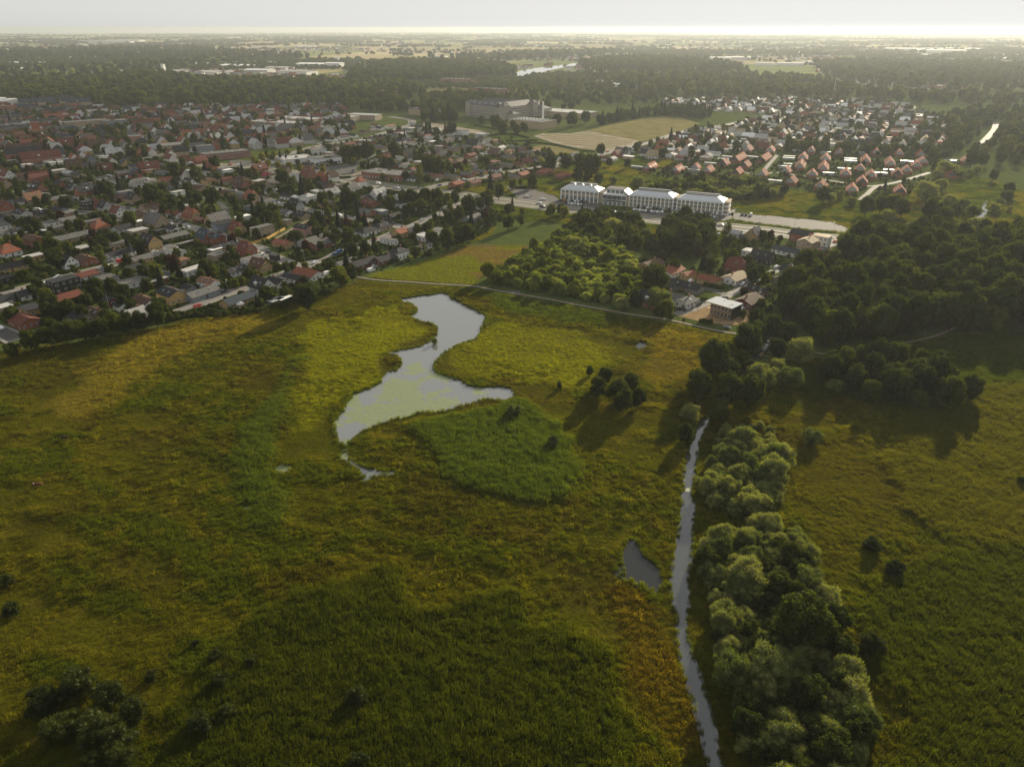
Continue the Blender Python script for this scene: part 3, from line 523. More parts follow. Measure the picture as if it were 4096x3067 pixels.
TREES = [(-198.6,269.0,8.4,10.0,'o'),(-201.9,261.7,6.1,7.5,'o'),(-195.2,274.0,7.3,8.8,'o'),(-189.8,276.3,8.6,10.2,'o'),(-185.0,279.7,8.7,10.3,'o'),(-179.3,280.7,7.4,8.9,'o'),(-175.9,284.1,8.2,9.7,'o'),(-173.8,289.5,8.3,9.9,'l'),(-167.2,286.7,8.9,10.5,'o'),(-164.5,292.3,7.7,9.2,'o'),(-158.3,295.6,10.5,12.2,'o'),(-200.3,287.0,6.2,7.7,'o'),(-216.8,313.6,8.9,10.5,'o'),(-211.4,310.9,5.9,7.3,'o'),(-204.0,307.6,8.0,9.6,'o'),(-195.7,303.8,6.5,8.0,'o'),(-226.4,326.8,6.9,8.4,'l'),(-204.9,332.6,9.7,11.3,'o'),(-202.2,341.8,7.2,8.7,'o'),(-190.9,332.4,7.0,8.5,'o'),(-185.0,318.7,6.4,7.9,'o'),(-202.4,319.2,6.8,8.3,'o'),(-186.4,357.6,9.1,10.7,'l'),(-186.0,376.0,8.6,10.6,'c'),(-223.5,376.4,7.3,12.0,'b'),(-252.6,381.3,10.9,12.6,'o'),(-237.6,335.5,5.9,7.3,'o'),(-237.1,371.3,4.7,6.1,'o'),(-183.5,373.0,9.0,11.0,'c'),(-164.5,369.0,8.5,10.1,'o'),(-160.1,367.5,5.5,7.0,'l'),(-153.7,365.0,4.6,6.0,'o'),(-139.8,362.7,5.9,7.3,'o'),(-141.6,348.2,4.5,5.9,'l'),(-139.5,352.7,4.1,5.5,'l'),(-103.5,329.4,7.7,9.3,'o'),(-98.4,329.2,8.5,10.1,'o'),(-117.2,324.6,5.7,7.2,'o'),(-111.3,330.7,6.2,7.7,'o'),(-160.9,304.8,9.4,11.0,'o'),(-114.0,379.0,3.9,5.3,'l'),(-127.4,371.6,5.6,7.0,'o'),(-122.4,372.2,6.0,7.5,'o'),(-120.5,377.4,4.8,6.2,'o'),(-151.8,459.7,9.2,14.8,'b'),(-163.7,474.3,10.6,12.3,'o'),(-177.5,395.4,4.1,5.5,'o'),(-88.1,349.0,10.9,12.6,'l'),(-84.5,360.6,7.5,9.0,'o'),(-92.9,402.4,8.2,9.8,'o'),(-101.4,432.6,9.8,11.4,'o'),(-114.3,464.8,7.3,15.0,'s'),(-111.6,476.0,5.8,12.3,'s'),(-106.1,489.1,6.0,12.6,'s'),(-99.6,479.9,5.4,11.4,'s'),(-111.2,512.0,5.7,12.0,'s'),(-129.3,523.2,5.2,4.5,'w'),(-89.5,526.7,8.7,10.3,'o'),(-64.5,511.3,9.6,11.3,'l'),(-57.1,515.0,6.3,7.8,'l'),(-54.8,527.6,6.4,7.9,'l'),(-49.6,542.9,7.8,9.3,'l'),(-71.6,504.6,8.4,10.0,'o'),(-42.6,491.7,8.2,13.3,'b'),(-31.1,511.5,12.4,14.2,'o'),(-36.1,492.0,7.7,9.2,'o'),(-51.2,437.0,6.9,8.4,'l'),(-56.4,405.6,5.1,6.5,'o'),(-38.9,419.8,11.4,13.1,'o'),(-31.9,427.7,7.7,9.3,'o'),(-27.3,433.8,11.7,13.4,'o'),(-44.6,555.6,7.3,8.9,'o'),(-57.0,545.8,10.8,12.5,'o'),(-65.3,539.9,11.9,13.6,'o'),(-80.5,537.1,8.9,10.5,'o'),(-80.2,410.2,6.1,7.5,'o'),(-81.2,397.0,4.5,5.9,'l'),(-70.1,407.9,5.6,7.0,'o'),(-64.9,410.9,6.5,8.0,'o'),(-129.8,501.6,6.7,8.2,'l'),(-129.4,485.1,3.8,8.4,'s'),(-134.7,484.6,3.2,7.4,'s'),(-145.7,527.0,4.7,6.1,'l'),(-123.4,536.8,13.0,14.8,'o'),(-115.9,534.0,10.0,11.7,'o'),(-140.2,532.5,10.6,12.2,'o'),(-32.6,454.4,6.1,7.6,'o'),(-403.6,590.7,7.7,9.3,'o'),(-353.3,557.3,8.6,10.2,'o'),(-346.8,601.7,5.3,8.9,'b'),(-312.6,559.0,8.0,9.5,'o'),(-326.7,576.0,9.5,11.1,'o'),(-352.5,544.0,7.2,8.7,'o'),(-324.5,541.8,6.0,7.4,'o'),(-255.6,474.3,10.1,11.7,'l'),(-283.4,462.5,7.8,9.3,'o'),(-264.7,400.3,12.3,14.0,'o'),(-270.6,418.7,4.3,5.7,'l'),(-299.6,422.2,7.6,9.2,'l'),(-243.9,429.2,7.8,9.3,'o'),(-233.9,394.3,6.3,10.5,'b'),(-270.5,541.1,14.3,16.1,'o'),(-273.0,564.9,11.1,12.8,'o'),(-257.5,529.8,8.8,14.1,'b'),(-324.2,519.2,10.3,12.0,'o'),(-308.5,544.5,6.0,7.5,'o'),(-287.9,490.1,5.5,6.9,'o'),(-248.0,506.9,7.3,8.8,'o'),(-232.7,421.6,4.8,10.3,'s'),(-296.6,452.3,5.1,6.5,'o'),(-307.9,458.5,7.7,9.3,'o'),(-312.0,452.0,6.1,7.6,'o'),(-223.0,533.7,13.5,15.3,'o'),(-207.3,532.9,8.8,10.4,'o'),(-200.5,518.9,5.2,6.6,'o'),(-170.9,486.9,11.9,13.6,'o'),(-166.5,495.4,10.4,12.1,'o'),(-194.4,612.9,13.3,15.1,'o'),(-184.9,610.8,7.3,8.9,'l'),(-163.4,561.4,10.4,21.1,'s'),(-174.2,566.0,9.3,10.9,'o'),(-163.1,585.1,7.0,8.6,'o'),(-234.8,635.2,8.3,16.9,'s'),(-232.4,643.8,8.4,10.0,'o'),(-255.2,631.5,7.5,9.1,'o'),(-278.0,686.8,12.6,14.3,'o'),(-315.2,702.0,8.3,9.9,'o'),(-280.1,643.1,9.8,11.4,'o'),(-296.1,640.9,13.9,15.7,'o'),(-234.8,524.6,7.0,8.5,'o'),(-238.3,544.0,7.8,9.3,'o'),(-252.1,533.8,6.5,8.0,'o'),(-261.3,540.8,8.9,10.5,'o'),(-144.8,524.0,5.2,6.7,'l'),(-131.4,530.5,4.7,4.1,'w'),(-254.2,723.1,6.6,7.8,'y'),(-251.0,739.0,7.5,8.7,'y'),(-247.7,748.4,5.6,6.8,'y'),(-244.3,756.4,6.9,8.1,'y'),(-243.5,703.1,6.4,7.6,'y'),(-232.6,698.5,7.2,8.3,'y'),(-220.3,690.0,7.1,8.3,'y'),(-209.3,687.9,7.1,8.2,'y'),(-195.6,675.6,6.9,8.1,'y'),(-184.9,673.3,5.1,6.3,'y'),(-172.7,666.8,6.5,7.7,'y'),(-235.3,774.6,6.2,7.4,'y'),(-219.3,764.3,6.1,7.3,'y'),(-229.6,730.1,6.3,13.1,'s'),(-224.0,729.3,5.5,11.6,'s'),(-129.6,480.3,4.8,10.4,'s'),(-77.8,604.9,12.5,19.6,'b'),(-71.5,617.6,8.1,9.6,'o'),(-121.7,762.4,13.9,15.7,'o'),(-144.8,738.0,17.4,19.4,'o'),(-155.6,739.9,14.3,16.1,'o'),(-163.8,734.2,15.7,17.6,'o'),(-172.4,743.0,9.6,11.2,'o'),(-129.2,717.8,6.9,11.4,'b'),(-115.2,702.0,9.1,10.7,'o'),(-97.7,737.6,6.3,13.2,'s'),(-93.5,742.4,6.4,13.3,'s'),(-75.6,658.9,16.4,18.3,'o'),(-66.3,650.5,17.6,19.6,'o'),(-59.9,673.8,10.9,12.6,'l'),(-67.2,517.1,7.4,9.0,'l'),(-53.2,520.6,8.1,9.6,'o'),(-42.9,500.4,7.8,12.6,'b'),(-42.6,541.8,7.2,8.7,'o'),(-31.2,519.3,11.5,13.2,'o'),(-23.9,522.7,9.2,10.9,'o'),(-16.5,526.7,8.7,10.3,'o'),(-67.3,549.5,8.5,10.0,'o'),(-76.1,543.1,10.8,12.4,'o'),(-82.9,544.0,8.4,10.0,'o'),(-17.7,591.5,9.0,18.4,'s'),(-36.1,597.0,5.9,7.3,'l'),(-43.5,581.3,5.7,7.2,'o'),(-18.0,558.4,7.4,8.9,'l'),(-75.2,933.7,14.8,16.6,'o'),(-105.3,919.4,9.7,19.7,'s'),(-100.4,919.4,9.7,19.7,'s'),(-92.2,904.1,11.5,13.2,'o'),(-118.6,803.3,6.0,12.6,'s'),(-164.0,727.9,4.7,5.9,'y'),(-154.1,714.2,7.3,8.5,'y'),(-44.5,764.8,6.6,8.1,'o'),(-24.1,713.4,8.4,10.0,'o'),(-75.8,834.0,6.2,7.7,'o'),(-112.7,634.4,6.2,7.7,'l'),(-104.0,626.5,4.1,5.5,'l'),(-22.1,553.3,6.1,7.6,'o'),(-139.8,687.6,8.2,9.7,'o'),(-128.0,679.4,8.1,9.6,'o'),(36.2,683.4,14.0,15.8,'o'),(51.3,687.6,14.1,15.9,'o'),(62.4,671.3,17.4,19.3,'o'),(71.0,650.6,19.7,21.7,'o'),(16.6,602.3,10.5,12.2,'o'),(-4.6,622.4,6.1,10.2,'b'),(0.8,595.2,8.4,10.0,'l'),(-10.3,559.1,11.0,12.7,'o'),(92.8,773.8,10.8,12.4,'o'),(33.3,754.6,7.3,11.9,'b'),(-24.6,719.7,7.7,9.3,'o'),(-42.3,1038.3,10.9,12.6,'o'),(-21.4,979.4,18.5,20.6,'o'),(-12.5,926.1,17.6,19.6,'o'),(1.3,986.9,10.4,12.1,'o'),(6.1,919.5,12.6,14.4,'o'),(15.1,941.3,12.9,14.7,'o'),(-13.7,941.9,8.0,9.5,'o'),(61.9,1030.6,14.1,15.9,'o'),(81.0,1012.5,19.1,21.2,'o'),(102.3,1046.4,16.5,18.4,'o'),(56.2,629.4,10.9,12.6,'o'),(73.3,616.2,9.4,11.0,'o'),(86.5,619.2,9.4,7.7,'w'),(65.6,628.0,10.2,11.9,'o'),(102.9,591.9,15.5,12.3,'w'),(111.1,594.2,13.0,10.4,'w'),(118.9,776.0,7.5,9.0,'o'),(109.6,695.2,8.2,9.8,'o'),(93.8,706.4,7.6,9.2,'o'),(7.5,611.4,5.3,6.8,'l'),(101.8,408.9,17.4,19.4,'o'),(93.2,415.6,11.8,13.5,'o'),(113.8,418.2,11.9,13.6,'o'),(103.7,464.1,10.6,12.3,'o'),(79.4,460.4,12.1,13.9,'o'),(82.0,450.3,9.5,11.2,'l'),(65.0,454.7,15.2,12.1,'w'),(60.7,425.5,9.1,7.4,'w'),(36.6,417.2,12.6,10.1,'w'),(41.6,406.4,10.9,8.8,'w'),(47.2,397.5,7.8,9.4,'l'),(49.1,439.7,10.1,11.8,'o'),(81.8,409.3,10.9,12.6,'o'),(74.7,419.0,8.9,10.5,'l'),(85.1,406.4,7.3,8.8,'o'),(113.9,389.4,8.4,13.5,'b'),(121.6,384.0,9.7,11.3,'l'),(108.0,401.2,5.7,7.5,'c'),(131.8,432.7,8.4,13.6,'b'),(110.0,380.3,5.5,6.9,'o'),(64.0,371.3,10.1,8.2,'w'),(50.2,331.8,6.1,7.6,'o'),(71.3,306.4,8.0,9.5,'l'),(59.0,322.1,6.5,8.0,'o'),(51.9,317.9,7.7,6.3,'w'),(60.0,495.8,7.8,9.3,'o'),(65.6,492.2,7.7,9.3,'l'),(48.3,491.8,6.0,12.6,'s'),(37.0,502.4,7.0,8.2,'y'),(34.8,509.0,7.1,8.6,'o'),(27.3,501.0,8.7,10.3,'l'),(-8.3,485.8,6.0,7.4,'l'),(-2.4,506.8,7.9,9.5,'o'),(0.2,520.9,5.4,11.5,'s'),(7.3,508.1,4.4,5.8,'l'),(-2.3,464.6,9.0,10.6,'o'),(6.1,476.9,6.7,8.2,'o'),(106.6,450.3,9.5,11.2,'o'),(117.5,456.5,9.6,11.3,'o'),(93.6,440.2,8.6,10.1,'o'),(132.8,409.6,4.4,5.8,'o'),(112.2,367.4,4.0,5.4,'o'),(97.8,371.7,4.0,5.4,'o'),(71.0,353.6,5.8,7.3,'o'),(92.4,394.7,4.3,5.6,'l'),(319.9,556.5,20.0,15.7,'w'),(350.0,589.4,13.4,10.7,'w'),(391.3,662.4,16.4,12.9,'w'),(395.9,655.9,14.1,11.2,'w'),(398.1,645.4,10.4,8.4,'w'),(411.7,657.8,8.5,7.0,'w'),(428.2,671.6,9.4,7.6,'w'),(419.0,633.4,8.9,10.5,'o'),(438.6,700.7,15.0,16.9,'o'),(454.9,709.5,11.4,13.1,'o'),(488.4,710.4,9.9,11.5,'o'),(477.8,718.3,11.5,13.2,'o'),(251.7,506.4,12.3,14.0,'o'),(265.3,514.0,11.3,13.0,'o'),(275.2,516.0,12.5,14.2,'l'),(275.0,501.7,12.2,13.9,'o'),(261.4,492.4,9.8,8.0,'w'),(233.5,474.0,6.3,5.3,'w'),(238.6,451.6,8.6,7.0,'w'),(283.4,480.1,15.9,17.8,'o'),(283.8,465.8,14.5,16.3,'o'),(307.5,495.2,10.9,12.6,'o'),(270.3,449.5,12.5,14.3,'o'),(265.5,459.1,10.2,11.9,'o'),(323.5,531.6,12.8,10.3,'w'),(329.6,523.6,11.5,9.2,'w'),(327.0,504.2,11.1,9.0,'w'),(383.8,557.7,11.0,8.8,'w'),(393.5,571.1,10.0,11.6,'o'),(349.3,516.8,9.7,7.9,'w'),(362.2,519.3,5.7,4.9,'w'),(363.5,534.2,8.8,7.2,'w'),(307.6,469.0,10.4,8.4,'w'),(301.6,449.3,10.0,11.7,'o'),(294.2,452.7,9.1,7.4,'w'),(275.3,437.6,8.3,9.9,'o'),(237.5,412.3,11.6,13.3,'o'),(246.9,413.7,12.6,14.3,'o'),(264.8,406.5,11.9,13.7,'o'),(289.5,424.9,12.4,14.1,'l'),(279.8,419.2,10.8,12.5,'o'),(303.8,424.9,12.4,14.1,'o'),(328.6,457.1,10.2,11.8,'o'),(292.0,418.8,9.4,11.0,'o'),(269.6,566.3,6.8,5.7,'w'),(255.4,539.4,8.9,7.2,'w'),(256.2,561.4,9.2,7.5,'w'),(242.7,547.9,10.2,8.2,'w'),(236.1,544.7,11.9,13.6,'o'),(377.9,645.4,10.4,8.4,'w'),(115.2,259.3,13.9,11.1,'w'),(93.2,238.0,12.1,9.7,'w'),(103.1,235.7,11.1,8.9,'w'),(102.2,247.7,8.7,7.1,'w'),(93.8,260.8,13.9,15.8,'o'),(76.5,243.8,14.1,16.0,'o'),(67.0,226.7,10.7,12.4,'o'),(60.6,212.1,8.1,6.6,'w'),(55.8,196.3,6.0,7.5,'o'),(76.1,221.0,12.2,14.0,'o'),(69.8,209.2,8.0,9.5,'o'),(82.9,220.1,11.3,13.0,'o'),(34.6,237.8,6.5,8.0,'o'),(31.1,227.3,7.6,9.2,'o'),(37.2,223.0,8.8,10.4,'o'),(43.3,230.7,7.3,8.8,'o'),(38.5,216.1,8.2,9.7,'o'),(44.3,219.8,6.6,8.0,'o'),(29.9,245.9,3.5,4.8,'o'),(17.6,235.0,2.2,3.5,'o'),(-96.1,316.1,11.7,13.4,'o'),(-91.7,95.9,7.4,5.8,'v'),(-87.2,100.3,8.4,6.5,'v'),(-79.2,97.0,7.4,5.8,'v'),(-84.6,90.3,7.5,5.8,'v'),(-77.9,90.1,8.2,6.4,'v'),(-73.2,94.6,6.2,4.9,'v'),(-72.7,87.8,7.0,5.5,'v'),(-70.1,84.4,6.7,5.3,'v'),(-75.5,83.9,4.9,4.0,'v'),(-59.0,91.4,5.7,4.5,'v'),(-59.0,101.6,4.5,3.7,'v'),(-62.6,108.3,3.7,3.1,'v'),(-68.6,112.4,1.9,1.9,'v'),(-74.1,103.4,3.1,2.7,'v'),(-54.4,107.2,3.1,2.7,'v'),(-55.3,94.0,4.3,3.6,'v'),(-30.5,97.9,4.7,3.8,'v'),(-27.8,84.1,4.5,3.7,'v'),(1.0,213.8,6.0,5.1,'w'),(13.3,194.1,5.3,4.5,'w'),(96.4,196.4,6.8,5.7,'w'),(93.5,135.1,5.5,4.4,'v'),(92.2,144.2,5.1,4.1,'v'),(77.0,110.9,5.9,4.7,'v'),(149.4,173.2,3.7,3.1,'v'),(-114.3,121.7,4.4,3.7,'v'),(-121.3,131.0,3.9,3.3,'v'),(203.3,421.3,16.5,13.1,'w'),(176.1,382.5,8.3,10.3,'c'),(125.0,355.2,7.8,9.3,'o'),(132.7,367.0,6.0,7.5,'o'),(88.7,374.5,6.8,8.3,'o'),(70.9,338.4,14.9,16.7,'o'),(69.8,317.8,14.2,11.3,'w'),(-32.8,277.2,3.2,2.9,'w'),(102.7,273.7,9.4,11.0,'o'),(111.0,280.2,10.6,12.3,'o'),(88.8,250.2,8.2,9.8,'o'),(106.5,261.3,8.0,9.6,'o'),(90.9,242.6,7.1,8.6,'o'),(83.3,240.9,7.5,9.1,'o'),(115.2,275.0,9.4,11.0,'o'),(85.3,258.9,8.0,9.5,'o')]
MASSES = [('dark_wood','oooool',8.0,10,15,[(128.0,322.9),(148.9,350.6),(170.9,373.6),(199.5,401.8),(228.5,420.0),(264.7,420.0),(328.9,425.5),(365.1,394.4),(289.1,314.5),(227.5,292.8),(200.7,284.3),(190.2,292.8),(169.8,278.8),(152.5,273.5),(135.6,270.9),(122.9,278.8),(121.2,295.8)]),('wood_spur','ooowo',6.5,7,11,[(120.1,247.1),(139.6,256.2),(155.0,249.3),(164.6,238.5),(165.0,224.5),(154.6,217.1),(139.4,221.7),(122.5,223.6),(114.4,230.3)]),('willow_near','www',3.0,4.5,7.5,[(62.6,188.1),(73.0,197.1),(81.4,195.5),(83.8,183.8),(78.4,174.4),(75.1,164.5),(69.4,157.7),(60.8,158.8),(56.1,162.2),(56.1,170.6),(60.2,178.4)]),('willow_belt','wwwwwvo',2.9,4.2,7.6,[(49.9,145.1),(56.1,149.1),(69.3,153.3),(75.5,148.1),(74.5,138.4),(72.8,126.3),(71.1,114.1),(68.8,101.5),(66.0,92.9),(62.8,84.2),(59.5,75.8),(41.6,75.8),(43.1,90.2),(43.1,104.7),(44.9,122.3),(46.7,134.8)]),('bank_low','w',4.0,2.5,4.5,[(66.9,205.1),(76.7,210.1),(86.1,205.1),(84.4,192.5),(76.1,194.0),(63.8,189.5)]),('willow_scrub','wwwwwl',3.3,4.0,6.5,[(-15.6,359.5),(-7.9,373.6),(7.6,404.3),(25.3,436.8),(39.7,461.1),(58.9,442.6),(64.6,414.6),(69.6,389.6),(68.2,362.8),(68.1,339.1),(71.4,322.9),(54.2,321.2),(37.1,330.0),(12.9,342.9),(-7.5,352.2)]),('lime_wood','oolw',7.0,7,11,[(32.5,451.7),(48.6,487.9),(65.0,495.0),(80.4,480.9),(87.3,442.6),(75.7,409.4),(65.3,420.0),(59.2,445.6),(41.3,461.1)]),('office_wood','ooo',7.5,8,12,[(88.4,439.7),(98.9,470.8),(117.8,480.9),(132.4,464.3),(124.8,428.2),(107.0,404.3),(91.4,399.3),(85.5,414.6)]),('office_scrub','wwow',5.5,5,9,[(105.6,582.9),(138.3,624.2),(178.5,646.9),(204.5,629.7),(223.7,602.9),(218.1,568.7),(201.3,559.5),(165.0,555.1),(132.0,564.1),(109.2,568.7)]),('prison_trees','ooos',11,9,15,[(-139.3,1024.6),(-126.9,1098.3),(-106.5,1114.3),(-78.0,1130.7),(-77.4,1067.7),(-103.1,1076.7),(-127.1,1067.7)]),('slope_pines','oos',11,9,13,[(118.3,1038.6),(156.0,1114.3),(227.1,1201.1),(286.9,1220.0),(309.2,1164.9),(281.5,1098.3),(253.3,1137.3),(209.8,1147.5),(154.6,1076.7),(124.2,1030.2)]),('town_edge','oool',14,10,16,[(-724.9,1280.4),(-603.6,1301.8),(-487.5,1288.9),(-387.4,1310.6),(-279.4,1288.9),(-192.1,1301.8),(-164.4,1220.0),(-190.9,1182.7),(-265.1,1239.6),(-355.6,1272.1),(-472.5,1247.5),(-633.3,1239.6)]),('far_wood_west','ooool',21,13,20,[(-997.0,1288.9),(-1352.2,1769.4),(-1116.9,1969.8),(-1004.9,2207.4),(-786.2,1941.2),(-540.3,1851.5),(-450.1,1851.5),(-246.5,1769.4),(-161.2,1501.4),(-195.2,1324.0),(-287.0,1346.8),(-397.7,1346.8),(-547.3,1333.0),(-620.8,1301.8),(-736.5,1301.8)]),('lake_forest','oooo',19,15,22,[(-395.9,1851.5),(-508.7,2555.1),(-426.3,2963.1),(-140.8,2963.1),(9.4,2432.8),(18.5,2114.8),(-127.7,1989.3),(-212.3,1877.5),(-293.6,1851.5)]),('lake_forest_east','oooo',27,15,24,[(234.4,2781.8),(421.4,3270.2),(602.2,3405.6),(682.6,3028.9),(762.2,2781.8),(717.7,2334.7),(588.1,2269.3),(458.2,2207.4),(375.4,2269.3),(262.4,2308.1),(218.7,2403.9)]),('park_wood','ooool',14,9,15,[(-128.6,1114.3),(-166.9,1239.6),(-155.5,1446.2),(-124.2,1530.5),(-46.5,1446.2),(44.4,1324.0),(62.2,1239.6),(103.1,1239.6),(40.3,1193.7),(-34.7,1193.7),(-70.9,1137.3),(-100.4,1130.7)]),('ridge_wood','oool',23,12,19,[(201.3,2207.4),(377.9,2114.8),(572.4,2207.4),(712.9,2092.8),(770.6,1895.3),(740.8,1560.8),(861.1,1501.4),(1049.2,1420.1),(965.4,1301.8),(794.0,1301.8),(698.8,1370.4),(629.9,1420.1),(522.5,1446.2),(397.0,1420.1),(309.1,1446.2),(271.3,1501.4),(226.6,1731.0)]),('far_wood_east','oooo',30,14,22,[(1127.9,2920.9),(1411.8,3028.9),(1656.7,2781.8),(1997.5,2637.9),(1200.0,1560.8),(963.2,1592.2),(801.8,1694.2),(848.5,2092.8)]),('suburb_east_trees','oool',16,7,12,[(637.9,1130.7),(757.6,1239.6),(921.3,1239.6),(561.7,732.3),(502.5,717.8),(458.0,747.3),(454.2,813.5),(540.0,984.7)]),('row_back_hedge','oool',9,7,11,[(292.0,813.5),(326.8,841.2),(344.3,813.5),(395.2,804.6),(440.7,787.4),(453.8,762.9),(438.5,739.7),(405.9,770.9),(357.1,779.1),(307.3,787.4)]),('far_scrub_west','oow',36,14,22,[(-1675.9,2207.4),(-1465.9,2604.1),(-1292.0,2984.7),(-1162.2,3462.9),(-944.8,2859.6),(-1089.6,2507.8),(-1215.3,2148.6),(-1412.8,1851.5)]),('far_belt','oo',52,18,28,[(-2804.2,4289.7),(-2179.3,5075.7),(-1365.3,4078.5),(-796.6,3323.1),(-1158.2,3145.0),(-1832.4,3270.2),(-1991.4,3028.9)]),('far_forest_mid','oo',50,18,28,[(-370.6,3323.1),(61.7,3712.3),(482.0,4289.7),(572.2,3961.4),(264.2,3270.2),(-47.4,3074.3)]),('north_suburb_trees','oool',24,9,14,[(-27.1,1731.0),(93.6,1895.3),(278.2,1895.3),(375.5,1769.4),(262.3,1324.0),(108.0,1301.8),(0.9,1420.1)])]
LAKE = [(-17.3,2015.9),(18.2,2333.0),(39.8,2496.5),(117.4,2640.0),(181.3,2800.6),(245.1,2954.2),(227.6,2752.8),(167.8,2587.0),(106.3,2385.2),(71.4,2204.3),(39.2,2174.3),(7.6,2035.2)]
CARS = [(-223.9,394.9,57,'van','red'),(-243.5,355.6,55,'car','white'),(-245.8,351.8,55,'car','black'),(-212.9,407.5,57,'car','silver'),(-213.1,414.1,57,'car','white'),(-225.7,385.8,55,'car','white'),(-231.6,394.9,57,'car','silver'),(-229.2,378.1,57,'car','black'),(-228.0,293.9,150,'car','white'),(-220.4,389.5,57,'car','black'),(-147.9,341.8,60,'car','black'),(-146.2,343.0,60,'car','black'),(-207.9,424.1,55,'van','white'),(-204.6,427.6,55,'car','blue'),(-200.5,433.9,55,'car','silver'),(-209.1,455.6,57,'car','black'),(-204.5,463.7,140,'car','black'),(-225.9,487.1,57,'car','black'),(-241.7,492.7,140,'car','silver'),(-232.3,481.6,140,'car','white'),(-168.0,433.0,140,'car','black'),(-146.4,404.1,50,'caravan','white'),(-76.9,384.8,50,'car','silver'),(-77.6,377.9,50,'van','white'),(-102.7,414.1,58,'van','blue'),(-78.0,458.8,57,'car','blue'),(-92.7,431.4,57,'car','black'),(-95.0,427.8,57,'car','black'),(-100.3,372.2,57,'van','white'),(-89.4,494.0,140,'car','black'),(-94.8,503.3,140,'car','black'),(-114.3,621.6,-32,'van','white'),(-64.7,635.7,50,'van','white'),(-46.7,635.7,-32,'car','silver'),(-42.8,640.0,-32,'car','silver'),(-71.6,856.9,140,'car','silver'),(-69.0,858.7,140,'car','white'),(-203.8,872.7,45,'car','white'),(-191.8,868.2,45,'car','blue'),(-95.0,742.7,140,'car','silver'),(-174.5,724.0,40,'car','black'),(-18.3,819.7,-30,'van','white'),(-31.9,773.5,-30,'caravan','white'),(-266.3,715.4,60,'car','white'),(-251.4,745.5,50,'car','black'),(-185.4,695.8,-30,'car','black'),(-179.3,551.7,-36,'car','black'),(-257.3,726.7,-36,'car','black'),(90.5,371.9,44,'car','white'),(80.6,359.2,44,'van','blue'),(94.9,360.2,44,'car','white'),(148.0,384.2,44,'car','white'),(150.4,383.0,140,'car','black'),(176.1,411.0,140,'car','silver'),(183.8,417.6,140,'car','red'),(134.0,454.9,70,'car','silver'),(109.8,318.5,44,'car','white'),(120.1,344.4,44,'car','white'),(80.6,317.6,140,'car','black'),(195.2,431.3,44,'car','silver'),(22.9,532.4,-28,'van','black'),(37.9,555.3,72,'car','black'),(43.9,554.0,72,'car','silver'),(46.4,552.9,72,'car','black'),(48.9,552.2,72,'car','white'),(51.4,551.5,72,'car','silver'),(53.7,550.8,72,'car','black'),(56.5,549.9,72,'car','black'),(40.8,557.1,72,'van','orange'),(41.4,545.1,72,'car','black'),(43.4,544.3,72,'car','silver'),(45.9,543.4,72,'car','white'),(48.1,542.5,72,'car','silver'),(50.4,541.7,72,'car','white'),(52.6,540.8,72,'car','silver'),(94.2,533.5,72,'car','black'),(96.4,532.5,72,'car','silver'),(98.5,531.5,72,'car','black'),(100.7,530.5,72,'car','white'),(102.9,529.5,72,'car','silver'),(105.0,528.5,72,'car','black'),(107.2,527.5,72,'car','black'),(109.4,526.5,72,'car','blue'),(111.5,525.5,72,'car','silver'),(89.9,524.4,72,'car','white'),(91.9,523.4,72,'car','silver'),(93.9,522.4,72,'car','white'),(95.8,521.4,72,'car','silver'),(97.8,520.5,72,'car','white'),(99.7,519.5,72,'car','black'),(101.7,518.6,72,'car','white'),(103.6,517.6,72,'car','silver'),(105.6,516.6,72,'car','white'),(107.5,515.7,72,'car','silver'),(115.6,524.9,72,'car','black'),(120.4,522.7,72,'car','silver'),(122.4,521.6,72,'car','silver'),(124.9,520.9,72,'car','silver'),(127.5,519.5,72,'car','blue'),(129.6,518.6,72,'car','black'),(132.3,517.7,72,'car','white'),(134.2,516.0,72,'car','black'),(137.3,516.0,72,'car','white'),(139.7,513.8,72,'car','black'),(142.3,513.3,72,'car','black'),(144.5,512.1,72,'car','silver'),(147.3,510.7,72,'van','white'),(109.2,516.7,72,'car','white'),(116.2,513.3,72,'car','white'),(118.6,512.1,72,'car','silver'),(121.0,511.1,72,'car','white'),(123.4,510.4,72,'car','silver'),(125.4,509.3,72,'car','silver'),(129.8,507.6,72,'car','white'),(131.8,505.9,72,'car','silver'),(134.1,505.6,72,'car','white'),(136.0,504.6,72,'car','white'),(138.2,503.6,72,'car','silver'),(140.7,502.9,72,'car','white'),(142.9,501.4,72,'car','silver'),(157.0,512.5,72,'car','white'),(165.2,509.3,72,'car','black'),(167.5,508.1,72,'car','black'),(170.9,508.1,72,'van','white'),(13.1,571.7,10,'car','black'),(14.1,574.0,10,'car','silver'),(12.5,569.4,10,'car','white'),(24.3,559.4,10,'car','white')]
LAMPS = [(-150.4,319.7),(-119.5,397.8),(-144.2,343.0),(-118.9,395.6),(-103.6,408.3),(-87.8,437.7),(-73.0,471.1),(-56.2,497.5),(-86.9,490.6),(-97.2,618.2),(-54.7,598.3),(-33.8,582.6),(-23.0,559.0),(-64.8,604.8),(-123.2,621.6),(-165.6,661.8),(-142.6,661.8),(-136.2,679.6),(104.9,505.6),(117.1,490.7),(133.9,489.9),(156.6,489.1),(167.0,478.1),(151.9,482.8),(138.7,478.1),(57.0,531.0),(83.8,521.9),(104.6,504.7),(88.4,316.8),(110.5,336.9),(137.4,365.5),(158.1,385.3),(118.4,325.3),(211.1,461.2),(188.9,470.9)]
FLAGPOLES = [(44.0,539.4),(49.4,534.3),(55.0,533.5)]
